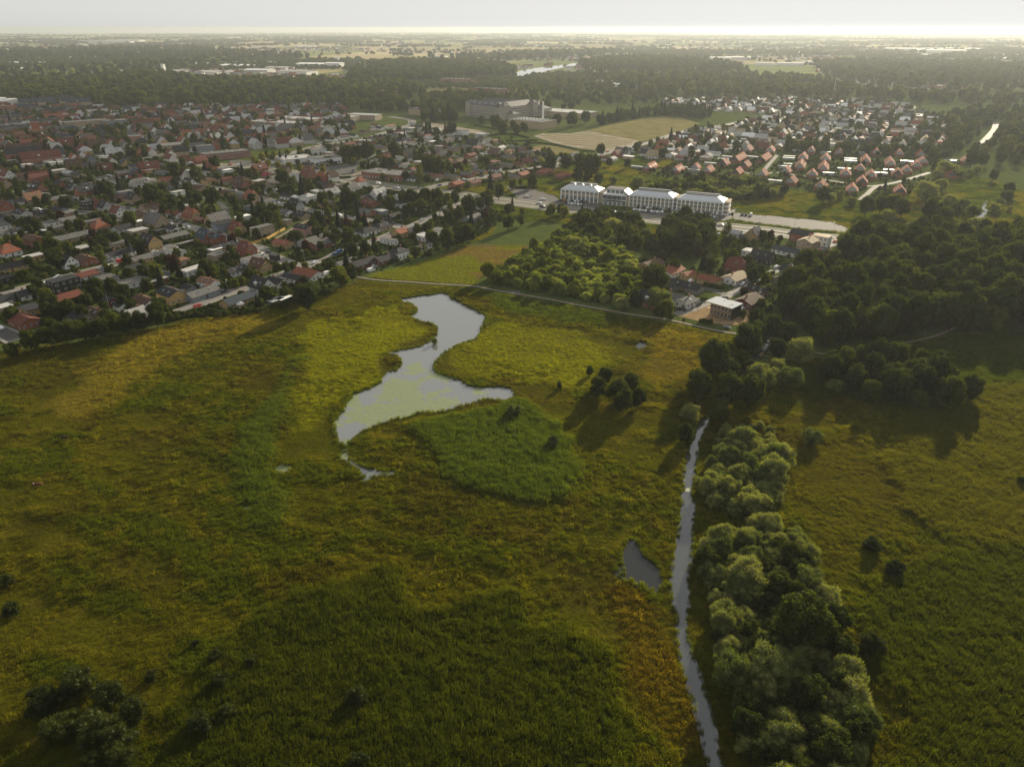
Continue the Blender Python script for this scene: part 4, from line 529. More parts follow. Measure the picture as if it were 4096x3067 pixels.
GARDEN_POLES = [(-127.6,410.6),(-162.7,465.7),(-190.5,316.6),(-220.0,401.9),(-326.4,550.0),(-315.7,572.9),(-243.6,458.4),(-407.6,638.6),(-407.1,572.9)]
MODERN = [(92.2,312.5),(99.9,304.5),(106.2,310.1)]
OFFICE = [(38.1,558.9),(65.9,550.2),(121.4,526.7),(152.5,508.1)]
PRISON = [(-65.4,1145.9),(-13.3,1092.8),(30.2,1145.9)]
JETTY = [(101.3,264.8),(103.8,267.7),(104.8,262.9)]
BRIDGE = [(106.6,282.4),(111.1,279.1)]
COWS = [(-138.4,171.6),(-145.2,198.3)]
HEDGE_LINES = [[(-154.0,311.8),(-148.3,318.1),(-142.2,325.1)],[(-165.3,365.9),(-149.1,352.9),(-138.1,359.3)],[(-148.2,350.4),(-145.3,347.9),(-137.2,356.7)],[(-189.1,405.7),(-177.2,397.8)],[(-204.0,422.4),(-195.7,436.6)],[(-179.2,424.1),(-174.5,431.2)],[(-162.7,391.7),(-152.5,384.2)],[(-164.5,405.7),(-148.3,393.2)],[(-130.9,375.6),(-122.2,390.2)],[(-123.5,394.7),(-110.0,407.3)],[(-140.6,420.7),(-132.4,433.0),(-124.8,446.0)],[(-181.6,363.3),(-162.5,350.4)],[(-162.4,360.6),(-149.8,349.1)],[(-218.3,433.0),(-200.4,446.0)],[(-108.0,392.6),(-98.9,408.3),(-98.5,413.2)],[(-107.8,391.8),(-97.3,382.2)],[(-121.1,397.2),(-111.8,401.9),(-105.6,421.7)],[(-84.3,486.2),(-70.4,484.0),(-66.4,495.2)],[(-93.5,495.2),(-89.4,504.5)],[(-60.0,477.5),(-54.2,495.2)],[(-53.3,464.9),(-42.0,454.9)],[(-103.4,588.8),(-88.3,582.6),(-74.5,573.5)],[(-118.8,567.6),(-112.5,585.7)],[(-97.7,485.1),(-90.7,481.8)],[(-51.3,499.8),(-36.0,479.6)],[(-70.7,389.5),(-65.6,397.2)],[(-109.3,380.7),(-100.1,375.0)],[(-119.0,511.7),(-111.9,504.5)],[(-92.3,526.6),(-67.5,514.1)],[(-271.0,388.1),(-252.3,375.0)],[(-259.2,356.2),(-253.6,362.1)],[(-253.9,366.8),(-248.6,370.9)],[(-246.8,372.2),(-242.3,375.0)],[(-260.3,343.7),(-256.1,348.6)],[(-221.7,593.2),(-208.4,619.6)],[(-272.4,695.8),(-262.6,695.8)],[(-139.9,482.7),(-136.8,507.8)],[(-224.6,599.6),(-212.1,623.0)],[(-220.4,602.8),(-202.2,580.8)],[(-347.9,492.4),(-330.2,477.0)],[(-265.1,448.6),(-253.2,439.2)],[(-332.3,531.3),(-329.5,544.5)],[(-346.6,555.6),(-336.8,555.6)],[(13.9,857.5),(28.7,863.8),(48.3,851.3),(71.3,810.1)],[(-16.7,939.2),(1.2,939.2),(20.4,903.4)],[(-7.2,876.6),(30.3,883.2)],[(-45.2,910.4),(-16.7,939.2)],[(0.8,604.1),(21.3,604.1)],[(13.5,680.9),(29.4,693.3)],[(16.9,821.5),(37.0,799.0)],[(72.5,804.5),(90.0,799.0)],[(116.3,701.8),(126.8,710.5)],[(-50.7,1027.9),(-19.6,985.7)],[(73.7,350.2),(81.4,337.8),(95.9,330.6)],[(99.5,353.1),(108.9,347.3)],[(122.2,351.2),(139.7,363.4)],[(130.4,365.5),(143.2,374.1)],[(150.9,397.2),(155.7,392.4)],[(136.3,413.7),(151.7,399.7)],[(151.2,387.7),(162.9,394.8)],[(82.3,262.9),(86.5,265.3)],[(-155.1,646.7),(-143.9,650.4)],[(-119.0,570.6),(-112.7,588.8)],[(-101.9,585.7),(-86.9,579.5)]]
SCRUB_EDGE = [(-157.7,306.4),(-156.3,308.4),(-157.5,309.8),(-146.5,309.8),(-125.1,311.8),(-109.6,322.4),(-101.0,333.6),(-94.3,340.6)]
SUBURB_WEST = [(-235.7,265.9),(-214.2,272.2),(-184.7,281.5),(-155.8,301.8),(-111.4,325.4),(-82.2,369.2),(-50.6,401.8),(-16.1,461.1),(-3.2,502.3),(-40.6,559.5),(-150.3,624.2),(-271.2,690.4),(-368.0,747.3),(-563.1,813.5),(-645.6,813.5)]
SUBURB_MID = [(-162.0,677.4),(-42.7,592.7),(33.0,677.4),(89.5,747.3),(41.8,813.5),(3.5,860.6),(-44.3,891.5),(-120.7,1011.0),(-169.8,924.4),(-233.2,813.5),(-266.3,747.3)]
TOWN = [(-645.6,813.5),(-563.1,813.5),(-368.0,747.3),(-315.7,813.5),(-238.0,831.7),(-196.9,935.9),(-250.4,1130.7),(-280.1,1272.1),(-551.5,1239.6),(-837.8,1239.6),(-932.1,1201.1)]
SUBURB_EAST = [(171.3,891.5),(227.6,984.7),(294.6,1038.6),(403.7,1182.7),(266.7,1239.6),(271.1,1370.4),(376.3,1430.4),(513.4,1420.1),(653.8,1370.4),(676.0,1280.4),(624.2,1098.3),(539.7,891.5),(476.2,813.5),(403.4,822.5),(341.0,841.2),(261.8,813.5),(182.6,732.3),(150.4,747.3),(114.1,779.1)]
LANE_GARDENS = [(49.3,339.1),(59.9,380.3),(79.8,399.3),(130.1,436.8),(148.0,461.1),(210.8,442.6),(171.8,375.8),(129.8,324.7),(107.1,289.9),(68.6,308.1)]
ROW_ESTATE = [(125.8,677.4),(162.6,732.3),(256.0,831.7),(303.0,813.5),(429.0,795.9),(435.1,747.3),(399.8,664.9),(319.8,578.1),(283.2,559.5),(267.6,568.7),(228.2,597.8),(188.0,641.1),(139.5,641.1)]
OFFICE_SPANS = [0.1, 30.0, 33.3, 51.8, 54.5, 87.1, 90.2, 122.9, 127.1]
HALLS = [(-294.4, 758.1, 46, 18, 6.4, 38, 'G', 'r', 14, 2, 'red-brick school with flat grey roof and white window bands'), (-329.0, 792.5, 17, 12, 7.5, 38, 'G', 'b', 5, 2, 'glazed grey hall at the end of the brick school'), (-215.2, 732.3, 30, 24, 5.0, 33, 'L', 'w', 0, 0, 'white supermarket hall with pale flat roof behind the yellow avenue trees'), (-185.9, 729.3, 28, 20, 6.0, 33, 'G', 'w', 3, 1, 'white supermarket wing with dark flat roof and roof plant'), (-110.7, 650.4, 42, 22, 5.2, -28, 'G', 'r', 4, 1, 'low red-brick sports hall with dark flat roof beside the avenue'), (-314.7, 1005.6, 70, 24, 8, -24, 'L', 't', 14, 2, 'tan college wing with pale flat roof at the town edge'), (-293.3, 1038.6, 60, 24, 9, -24, 'L', 't', 12, 2, 'tallest tan college wing with pale flat roof'), (-246.3, 972.1, 50, 26, 6, -24, 'G', 't', 9, 1, 'low tan college wing with dark flat roof'), (-242.1, 1082.8, 40, 20, 7, -24, 'L', 't', 9, 2, 'tan pavilion with flat roof beside the playing field'), (-215.6, 1104.6, 46, 20, 7, -20, 'L', 't', 9, 2, 'tan block with flat roof nearest the sports pitch'), (-452.0, 959.7, 36, 14, 5, 38, 'N', 'r', 6, 1, 'long low brick school with brown flat roof among trees'), (-304.1, 870.7, 60, 12, 5, 32, 'R', 'r', 12, 1, 'long red-tiled single-storey brick school'), (-397.9, 870.7, 52, 20, 4, 38, 'G', 't', 6, 1, 'low pale-roofed kindergarten with rooflights'), (-44.1, 1530.5, 80, 24, 12, -36, 'K', 'r', 14, 3, 'dark brick flats at the foot of the lake forest'), (-128.3, 1809.6, 90, 26, 13, -36, 'N', 'r', 14, 4, 'red-brown apartment block in front of the lake forest'), (-231.4, 1446.2, 60, 20, 13, -36, 'D', 'r', 12, 3, 'red-brick apartment block among trees behind the playing field'), (0.8, 1239.6, 50, 20, 9, -36, 'G', 't', 0, 0, 'pale-roofed workshop behind the prison'), (73.6, 1157.9, 110, 40, 7, -36, 'L', 't', 0, 0, 'wide pale-roofed prison workshop with rooflights'), (-134.2, 1164.9, 44, 26, 9, -36, 'B', 't', 0, 0, 'dark-roofed sports hall left of the prison')]
FAR_HALLS = [(-1242,2335,115,50,7),(-1093,2433,9,10,18),(-1005,2308,95,60,8),(-1062,2207,103,50,7),(-874,2257,70,60,8),(-932,2638,102,60,9),(-739,2269,76,50,12),(-728,2433,75,50,11),(-612,2207,97,60,12),(-678,2672,110,60,12),(-594,2604,54,40,16),(-679,3029,16,20,18),(-1055,2860,96,60,9),(-1134,2782,100,60,9),(-871,2860,88,50,9),(-1753,3492,98,60,9),(-1663,3615,83,50,9),(-1772,2860,147,60,8),(-1569,2447,76,50,8),(-3502,6815,519,120,18),(-4117,7552,230,90,14),(-4356,7044,286,90,12),(-3661,7552,268,90,14),(-2955,5405,55,40,18),(-1613,5076,155,50,8),(-1372,5268,148,50,8),(625,2985,92,50,12),(691,2860,110,60,10),(833,3121,80,50,16),(946,3270,101,50,12),(905,2782,64,40,9),(995,2782,93,40,9),(1128,2921,68,40,8),(2311,4524,300,120,14),(2284,4203,258,100,14),(2572,4475,183,100,14),(1911,3615,120,60,10),(2320,3815,156,60,10),(2067,3270,101,60,9),(-333,3492,81,50,9),(-383,2782,57,50,9),(-508,2782,64,50,10),(219,1810,38,30,9),(242,1716,31,30,9),(283,1694,49,25,9),(325,1716,40,25,9),(251,2207,34,30,10)]
SPOT = {'boat_garden': (-92.4, 399.3), 'boat_yard': (-280.2, 493.6), 'gazebo': (-129.9, 320.6), 'parasol_house': (-88.9, 570.5), 'trailer': (95.9, 294.6), 'heap': (90.3, 304.9), 'fence0': (-172.7, 439.7), 'tent': (-860.8, 1301.8)}
SITE = [(76.1, 310.6), (89.5, 322.9), (94.9, 325.4), (110.9, 326.4), (113.9, 316.2), (106.4, 298.8), (96.2, 298.8), (86.0, 303.4)]
WOOD_FENCE = [(-172.7, 440.3), (-161.1, 432.1), (-155.2, 443.1), (-151.0, 468.8)]
HAZE_DENSITY, HAZE_G = 0.000078, 0.40

# ------------------------------------------------------------------ the land
def land_z(x, y):
    x = np.asarray(x, float)
    y = np.asarray(y, float)
    d = np.hypot(x, y)
    return sstep(3000, 14000, d) * (fbm(x + 9000, y, 5200, 31, 4) - 0.30) * 95.0 - d * d / (2 * 7.4e6)   # the earth's curve


def graded(a, b, n, s):
    t = np.linspace(-1, 1, n)
    v = np.sinh(t * s) / math.sinh(s)
    return (a + b) / 2 + v * (b - a) / 2


def grid_mesh(name, xs, ys, zf, mats):
    X, Y = np.meshgrid(xs, ys)
    Zz = zf(X, Y)
    v = np.stack([X, Y, Zz], -1).reshape(-1, 3)
    nx = len(xs)
    ny = len(ys)
    i = np.arange(nx * ny).reshape(ny, nx)
    f = np.stack([i[:-1, :-1], i[:-1, 1:], i[1:, 1:], i[1:, :-1]], -1).reshape(-1, 4)
    return mesh_np(name, v, f, mats)


t = NT('land')
pos = t.n('ShaderNodeNewGeometry').outputs['Position']
sep = t.n('ShaderNodeSeparateXYZ')
t.l(pos, sep.inputs[0])
n_big = t.noise(pos, 0.02, 4, 0.6)
n_mid = t.noise(pos, 0.11, 4, 0.65)
n_fine = t.noise(pos, 0.9, 3, 0.6)
gard = t.ramp(n_mid, [(0.30, (0.035, 0.048, 0.012)), (0.5, (0.052, 0.075, 0.016)), (0.62, (0.085, 0.10, 0.026)), (0.75, (0.11, 0.095, 0.05))])
gard = t.mix(0.5, gard, t.ramp(n_fine, [(0.3, (0.02, 0.03, 0.008)), (0.7, (0.11, 0.13, 0.04))]))
vor = t.n('ShaderNodeTexVoronoi', feature='F1', distance='CHEBYCHEV')
vor.inputs['Scale'].default_value = 0.0021
vor.inputs['Randomness'].default_value = 0.85
mp = t.n('ShaderNodeMapping')
mp.inputs['Rotation'].default_value = (0, 0, 0.5)
mp.inputs['Scale'].default_value = (1.0, 0.55, 1.0)
t.l(pos, mp.inputs['Vector'])
t.l(mp.outputs[0], vor.inputs['Vector'])
vs = t.n('ShaderNodeSeparateColor')
t.l(vor.outputs['Color'], vs.inputs[0])
field = t.ramp(vs.outputs[0], [(0.0, (0.09, 0.12, 0.045)), (0.28, (0.15, 0.18, 0.06)), (0.45, (0.40, 0.32, 0.18)), (0.62, (0.48, 0.40, 0.24)), (0.76, (0.13, 0.17, 0.045)), (0.9, (0.27, 0.22, 0.11))])
for e in (t.t.nodes[-1],):
    pass
field = t.mix(0.25, field, t.ramp(n_big, [(0.3, (0.05, 0.06, 0.02)), (0.7, (0.3, 0.26, 0.14))]))
far = t.maprange(sep.outputs[1], 1500, 2300)
col = t.mix(far, gard, field)
t.bsdf(col, 0.95, 0.0)
M_LAND = t.m
xs = graded(-46000, 46000, 221, 5.2)
ys = np.concatenate([np.linspace(-1500, 0, 6)[:-1], np.geomspace(60, 46060, 230) - 60])
g = link('ground', grid_mesh('ground', xs, ys, land_z, [M_LAND]))
tag(g, kind='structure')

# ------------------------------------------------------------------ water
def water_mat(name, weed, weed_scale=0.09, tint=(0.02, 0.022, 0.02), ior=1.4):
    t = NT(name)
    pos = t.n('ShaderNodeNewGeometry').outputs['Position']
    rip = t.noise(pos, 1.6, 3, 0.6)
    b = t.n('ShaderNodeBump')
    b.inputs['Strength'].default_value = 0.06
    b.inputs['Distance'].default_value = 0.05
    t.l(rip, b.inputs['Height'])
    p = t.n('ShaderNodeBsdfPrincipled')
    p.inputs['Base Color'].default_value = tint + (1,)
    p.inputs['Roughness'].default_value = 0.04
    p.inputs['IOR'].default_value = ior
    p.inputs['Specular IOR Level'].default_value = 0.5
    t.l(b.outputs[0], p.inputs['Normal'])
    n1 = t.noise(pos, weed_scale, 6, 0.62)
    n2 = t.noise(pos, weed_scale * 9, 5, 0.7)
    f = t.math('ADD', t.math('MULTIPLY', n1, 0.9), t.math('MULTIPLY', n2, 0.1))
    if weed[2] is not None:                       # duckweed drifts to this side of the water
        cx, cy, rad = weed[2]
        sub = t.n('ShaderNodeVectorMath', operation='DISTANCE')
        t.l(pos, sub.inputs[0])
        sub.inputs[1].default_value = (cx, cy, 0)
        f = t.math('ADD', f, t.maprange(sub.outputs['Value'], 0, rad, 0.12, -0.16))
    f = t.maprange(f, weed[0], weed[1], 0.0, 0.8)
    d = t.n('ShaderNodeBsdfPrincipled')
    wc = t.ramp(n2, [(0.3, (0.12, 0.155, 0.045)), (0.7, (0.20, 0.235, 0.08))])
    t.l(wc, d.inputs['Base Color'])
    d.inputs['Roughness'].default_value = 0.45
    d.inputs['Specular IOR Level'].default_value = 0.5
    mx = t.n('ShaderNodeMixShader')
    t.l(f, mx.inputs[0])
    t.l(p.outputs[0], mx.inputs[1])
    t.l(d.outputs[0], mx.inputs[2])
    t.l(mx.outputs[0], t.out.inputs['Surface'])
    return t.m


def flat(name, poly, z, mat, kind='structure', parent=None):
    me = mesh_np(name, [(p[0], p[1], z) for p in poly], [tuple(range(len(poly)))], [mat])
    o = link(name, me, parent)
    if parent is None:
        o['kind'] = kind
    return o


def grow(poly, r):
    """push an outline outwards (r > 0) by r metres"""
    n = len(poly)
    A = sum(poly[i][0] * poly[(i + 1) % n][1] - poly[(i + 1) % n][0] * poly[i][1] for i in range(n))
    s = 1 if A > 0 else -1
    res = []
    for i in range(n):
        x0, y0 = poly[i - 1]
        x1, y1 = poly[(i + 1) % n]
        dx, dy = x1 - x0, y1 - y0
        L = math.hypot(dx, dy) or 1
        res.append((poly[i][0] + s * dy / L * r, poly[i][1] - s * dx / L * r))
    return res


def box_of(poly, r=3.0):
    xs_ = [p[0] for p in poly]
    ys_ = [p[1] for p in poly]
    return [(min(xs_) - r, min(ys_) - r), (max(xs_) + r, min(ys_) - r), (max(xs_) + r, max(ys_) + r), (min(xs_) - r, max(ys_) + r)]


WZ = 0.06
flat('pond_water', box_of(POND), WZ, water_mat('pond_water', (0.51, 0.54, (-42, 226, 55)), 0.07, (0.13, 0.137, 0.135), 2.1))
flat('pool_water', box_of(POOL_DUCKWEED), WZ, water_mat('weedy_water', (0.2, 0.3, None)))
flat('pool_water', box_of(POOL_TINY), WZ, bpy.data.materials['weedy_water'])
flat('pool_water', box_of(POOL_EAST), WZ, water_mat('dark_water', (0.70, 0.75, None)))
flat('pool_water', box_of(POOL_MARSH), WZ, bpy.data.materials['dark_water'])
flat('stream_water', grow(STREAM, 0.5), WZ + 0.004, water_mat('stream_water', (0.60, 0.64, None), 0.22, (0.05, 0.054, 0.054), 1.8))
flat('stream_water', STREAM_FAR, WZ, bpy.data.materials['dark_water'])
flat('lake_water', LAKE, 0.9, bpy.data.materials['dark_water'])

# ------------------------------------------------------------------ the meadow sheet
MXS = np.arange(-300, 345, 1.0)
MYS = np.arange(66, 432, 1.0)
GX, GY = np.meshgrid(MXS, MYS)
WATERS = (POND, POOL_DUCKWEED, POOL_TINY, POOL_EAST, POOL_MARSH, STREAM)


def wet(x, y):
    """signed distance to open water, negative on the water"""
    d = np.full(np.shape(x), 1e9)
    for w in WATERS:
        b = box_of(w, 12)
        k = (x > b[0][0]) & (x < b[1][0]) & (y > b[0][1]) & (y < b[2][1])
        if not np.any(k):
            continue
        dd = poly_dist(x[k], y[k], w)
        dd = np.where(in_poly(x[k], y[k], w), -dd, dd)
        d[k] = np.minimum(d[k], dd)
    return d


def zmask(name, x, y, soft=3.5):
    """how far inside one colour zone of the meadow: 0..1 with a ragged edge"""
    p = ZONES[name]
    d = poly_dist(x, y, p)
    d = np.where(in_poly(x, y, p), d, -d)
    d = d + (fbm(x, y, 16.0, len(name), 5) - 0.5) * 20.0
    return sstep(-soft, soft, d)


def C(*c):
    return np.array(c, float)


def blend(c, m, k):
    return c * (1 - m[..., None]) + np.asarray(k) * m[..., None]


def meadow_look(x, y):
    """plant colour (some light and shade painted in) and height over the meadow"""
    n1 = fbm(x * .8 - y * .3, y * 1.5 + x * .5, 60, 1, 4)[..., None]
    n2 = fbm(x * .8 - y * .3, y * 1.5 + x * .5, 16, 5, 4)
    n3 = fbm(x, y, 5, 9, 3)
    c = C(0.062, 0.070, 0.006) * (1 - n1) + C(0.088, 0.080, 0.008) * n1  # base lowered in place of the dimmer light away from the pond
    c = blend(c, sstep(0.50, 0.66, n2), C(0.054, 0.066, 0.007))
    c = blend(c, sstep(0.56, 0.70, n3) * 0.5, C(0.115, 0.098, 0.018))
    c = blend(c, sstep(0.56, 0.68, fbm(x, y, 22, 40, 4)) * 0.6, C(0.058, 0.050, 0.012))
    h = 0.25 + 0.75 * sstep(.3, .7, n2) * (0.6 + .6 * n3)
    reed = np.zeros(np.shape(x))
    for nm, k, hh, w, rd in (('bright_pond', C(0.160, 0.168, 0.009), 0.6, 0.7, 0), ('bright_east', C(0.140, 0.148, 0.010), 0.6, 0.75, 0),  # yellow-green grass; backlit glow round the pond is put into its colour
                             ('dry_west', C(0.185, 0.145, 0.045), 0.6, 0.55, 0), ('dry_ne', C(0.165, 0.128, 0.036), 0.6, 0.5, 0),
                             ('green_ne', C(0.045, 0.066, 0.016), 0.9, 0.8, 0.4), ('brown_east', C(0.100, 0.070, 0.014), 0.9, 0.6, 0),
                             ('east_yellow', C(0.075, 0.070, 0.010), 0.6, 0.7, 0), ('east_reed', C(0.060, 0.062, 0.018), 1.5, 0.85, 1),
                             ('east_dark', C(0.036, 0.046, 0.010), 1.6, 0.9, 1), ('east_shade', C(0.035, 0.052, 0.016), 1.5, 0.85, 1),  # east_shade: reeds with the dark wood's cast shadow painted into their colour
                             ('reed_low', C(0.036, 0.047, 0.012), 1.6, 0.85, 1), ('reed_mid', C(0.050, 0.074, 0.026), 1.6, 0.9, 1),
                             ('blue_strip', C(0.050, 0.075, 0.030), 1.4, 0.7, 1)):
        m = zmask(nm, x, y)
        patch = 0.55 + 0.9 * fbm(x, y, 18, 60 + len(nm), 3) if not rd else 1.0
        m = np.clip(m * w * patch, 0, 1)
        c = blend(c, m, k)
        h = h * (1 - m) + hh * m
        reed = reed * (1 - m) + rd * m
    c = c * np.array([1.02, 1.02, 0.58])
    sp = poly_dist(x, y, PATH, False)
    mown = sstep(5.0, 2.0, sp)
    c = blend(c, mown, C(0.075, 0.10, 0.014))
    h = h * (1 - mown) + 0.08 * mown
    return c, h, reed


def meadow_z(x, y, h):
    w = wet(x, y)
    top = 0.12 + h * 0.45 + (fbm(x, y, 7, 3, 3) - 0.5) * 0.9 * np.clip(h, 0, 1) + (fbm(x, y, 2.2, 8, 2) - 0.5) * 0.5 * np.clip(h, 0.1, 1)
    top = np.maximum(top, 0.10)
    k = sstep(-0.25, 0.55, w)
    return -0.35 * (1 - k) + top * k


inm = in_poly(GX, GY, MEADOW) | in_poly(GX, GY, NORTH_FIELD)
vis_x, vis_y = GX / np.maximum(GY, 1), GY
inm &= (np.abs(GX) < 0.84 * (GY * math.cos(PITCH) + CAM_H * math.sin(PITCH)) + 14)
mc, mh, mr = meadow_look(GX, GY)
nf = in_poly(GX, GY, NORTH_FIELD)
nfc = np.where((fbm(GX, GY, 26, 71, 4) > 0.5)[..., None], C(0.145, 0.110, 0.036), C(0.125, 0.135, 0.012))
nfc = blend(nfc, sstep(430, 455, GY + GX * 0.25 + 22 * (fbm(GX, GY, 20, 72) - 0.5)), C(0.115, 0.165, 0.012))
mc = np.where(nf[..., None], nfc, mc)
mh = np.where(nf, 0.4, mh)
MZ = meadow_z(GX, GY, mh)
vi = np.full(GX.shape, -1)
cell = inm[:-1, :-1] & inm[:-1, 1:] & inm[1:, 1:] & inm[1:, :-1]
used = np.zeros(GX.shape, bool)
used[:-1, :-1] |= cell
used[:-1, 1:] |= cell
used[1:, 1:] |= cell
used[1:, :-1] |= cell
vi[used] = np.arange(used.sum())
jit = (np.random.default_rng(5).random((2,) + GX.shape) - 0.5) * 0.5
mv = np.stack([(GX + jit[0])[used], (GY + jit[1])[used], MZ[used]], -1)
j, i = np.nonzero(cell)
mf = np.stack([vi[j, i], vi[j, i + 1], vi[j + 1, i + 1], vi[j + 1, i]], -1)
t = NT('meadow')
at = t.n('ShaderNodeAttribute', attribute_name='col').outputs['Color']
pos = t.n('ShaderNodeNewGeometry').outputs['Position']
nf1 = t.noise(pos, 1.6, 4, 0.7)
cc = t.mix(1.0, at, t.ramp(nf1, [(0.3, (0.45, 0.45, 0.45)), (0.7, (1.0, 1.0, 1.0))]), 'MULTIPLY')
t.bsdf(cc, 0.95, 0.0, bump=nf1, bstr=0.9, bdist=0.5)
me = mesh_np('meadow', mv, mf, [t.m])
a = me.attributes.new('col', 'FLOAT_COLOR', 'POINT')
c4 = np.ones((len(mv), 4), np.float32)
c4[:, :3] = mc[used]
a.data.foreach_set('color', c4.ravel())
tag(link('meadow', me), kind='structure')

# ------------------------------------------------------------------ meadow plants
M_GRASS = mat_leaf('grass_blade', 0.50, 0.004, 0.6, 0.5, (1.6, 1.5, 0.35, 1), 0.2)


def blades(name, n, rad, lo, hi, wid, lean, droop, seed, mat):
    r = np.random.default_rng(seed)
    v = []
    f = []
    for i in range(n):
        a = r.random() * 6.283
        q = rad * math.sqrt(r.random()) * (0.9 if lean else 1)
        x, y = q * math.cos(a), q * math.sin(a)
        h = lo + (hi - lo) * r.random()
        o = r.random() * 6.283 if r.random() < 0.5 else a + r.normal() * 0.6
        ln = lean * (0.3 + r.random()) * h
        dx, dy = math.cos(o) * ln, math.sin(o) * ln
        b = r.random() * 6.283
        wx, wy = math.cos(b) * wid / 2, math.sin(b) * wid / 2
        k = len(v)
        m = 0.55
        v += [(x - wx, y - wy, 0), (x + wx, y + wy, 0), (x + dx * 0.4 + wx * 0.9, y + dy * 0.4 + wy * 0.9, h * m), (x + dx * 0.4 - wx * 0.9, y + dy * 0.4 - wy * 0.9, h * m), (x + dx, y + dy, h * (1 - droop * r.random()))]
        f += [(k, k + 1, k + 2, k + 3), (k + 3, k + 2, k + 4)]
    return mesh_np(name, v, f, [mat])


TUSS = [blades('tussock_blades', 60, 0.95, 0.35, 0.85, 0.09, 0.75, 0.35, 100 + i, M_GRASS) for i in range(6)]
REED = [blades('reed_blades', 60, 1.0, 1.3, 2.1, 0.075, 0.20, 0.15, 200 + i, M_GRASS) for i in range(6)]
prg = np.random.default_rng(11)


def jgrid(x0, x1, y0, y1, s):
    a, b = np.meshgrid(np.arange(x0, x1, s), np.arange(y0, y1, s))
    a = a + (prg.random(a.shape) - 0.5) * s * 1.3
    b = b + (prg.random(b.shape) - 0.5) * s * 1.3
    return a.ravel(), b.ravel()


def in_view(x, y, m=10):
    return np.abs(x) < 0.74 * (y * math.cos(PITCH) + CAM_H * math.sin(PITCH)) + m


px_, py_ = jgrid(-290, 330, 70, 425, 0.98)
k = in_view(px_, py_) & (in_poly(px_, py_, MEADOW) | in_poly(px_, py_, NORTH_FIELD))
px_, py_ = px_[k], py_[k]
w_ = wet(px_, py_)
k = w_ > 0.25
px_, py_, w_ = px_[k], py_[k], w_[k]
pc, ph, pr = meadow_look(px_, py_)
nfp = in_poly(px_, py_, NORTH_FIELD)
ix = np.clip(np.round(px_ - MXS[0]).astype(int), 0, len(MXS) - 1)
iy = np.clip(np.round(py_ - MYS[0]).astype(int), 0, len(MYS) - 1)
pc = np.where(nfp[:, None], mc[iy, ix], pc)
ph = np.where(nfp, 0.4, ph)
pz = np.maximum(MZ[iy, ix], 0.05) - 0.1
keep = (ph > 0.15) & (prg.random(len(ph)) < np.where(nfp, 0.55, np.where(py_ > 250, 0.8, 1.0)))
keep &= poly_dist(px_, py_, PATH, False) > 1.6
sel = keep & (pr < 0.5)
N = sel.sum()
s_ = (0.6 + 0.35 * prg.random(N)) * (0.7 + 0.6 * fbm(px_[sel], py_[sel], 6, 51, 3))
rot = np.stack([prg.normal(0, .12, N), prg.normal(0, .12, N), prg.random(N) * 6.283], -1)
jc = (0.82 + 0.36 * prg.random(N))[:, None]
scatter('meadow_grass', np.stack([px_, py_, pz], -1)[sel], rot, np.stack([s_, s_, s_ * np.clip(ph[sel] / 0.6, .5, 1.6)], -1), prg.integers(0, 6, N), pc[sel] * jc * 1.4, TUSS, 'olive and yellow tussock grass over the whole wet meadow')
sel = keep & (pr >= 0.5)
N = sel.sum()
s_ = 0.72 + 0.35 * prg.random(N)
rot = np.stack([prg.normal(0, .08, N) - 0.05, prg.normal(0.1, .08, N), prg.random(N) * 6.283], -1)
jc = (0.82 + 0.36 * prg.random(N))[:, None]
scatter('reed_stand', np.stack([px_, py_, pz], -1)[sel], rot, np.stack([s_, s_, s_ * np.clip(ph[sel] / 1.6, .5, 1.3)], -1), prg.integers(0, 6, N), pc[sel] * jc * 1.4, REED, 'tall green reeds standing in beds across the meadow')
# fringe of reeds along the open water
fx, fy = [], []
for w, st in ((POND, 0.55), (POOL_EAST, 0.6), (POOL_DUCKWEED, 0.6), (STREAM, 1.0)):
    for q in range(len(w)):
        x0, y0 = w[q]
        x1, y1 = w[(q + 1) % len(w)]
        n = int(math.hypot(x1 - x0, y1 - y0) / st)
        for r_ in range(n):
            u = r_ / n
            fx.append(x0 + (x1 - x0) * u + prg.normal() * 0.5)
            fy.append(y0 + (y1 - y0) * u + prg.normal() * 0.5)
fx, fy = np.array(fx), np.array(fy)
k = (wet(fx, fy) > -0.25) & in_view(fx, fy) & (fy < 380)
fx, fy = fx[k], fy[k]
ax_, ay_ = (np.array(q) for q in zip(*[p_ for p_ in POOL_EAST[9:16]]))
fx = np.concatenate([fx, np.repeat(ax_, 6) + prg.normal(-.6, 1.1, 6 * len(ax_))])
fy = np.concatenate([fy, np.repeat(ay_, 6) + prg.normal(.8, 1.1, 6 * len(ay_))])
fc, fh, fr = meadow_look(fx, fy)
N = len(fx)
s_ = 0.45 + 0.35 * prg.random(N)
scatter('shore_reeds', np.stack([fx, fy, np.full(N, 0.0)], -1), np.stack([np.zeros(N), np.zeros(N), prg.random(N) * 6.283], -1), np.stack([s_, s_, s_ * 0.95], -1), prg.integers(0, 6, N),
        (0.35 * fc + 0.65 * C(0.085, 0.115, 0.016)) * (0.8 + 0.4 * prg.random(N))[:, None], REED, 'fringe of sedge and reeds along the shore of the pond and stream')

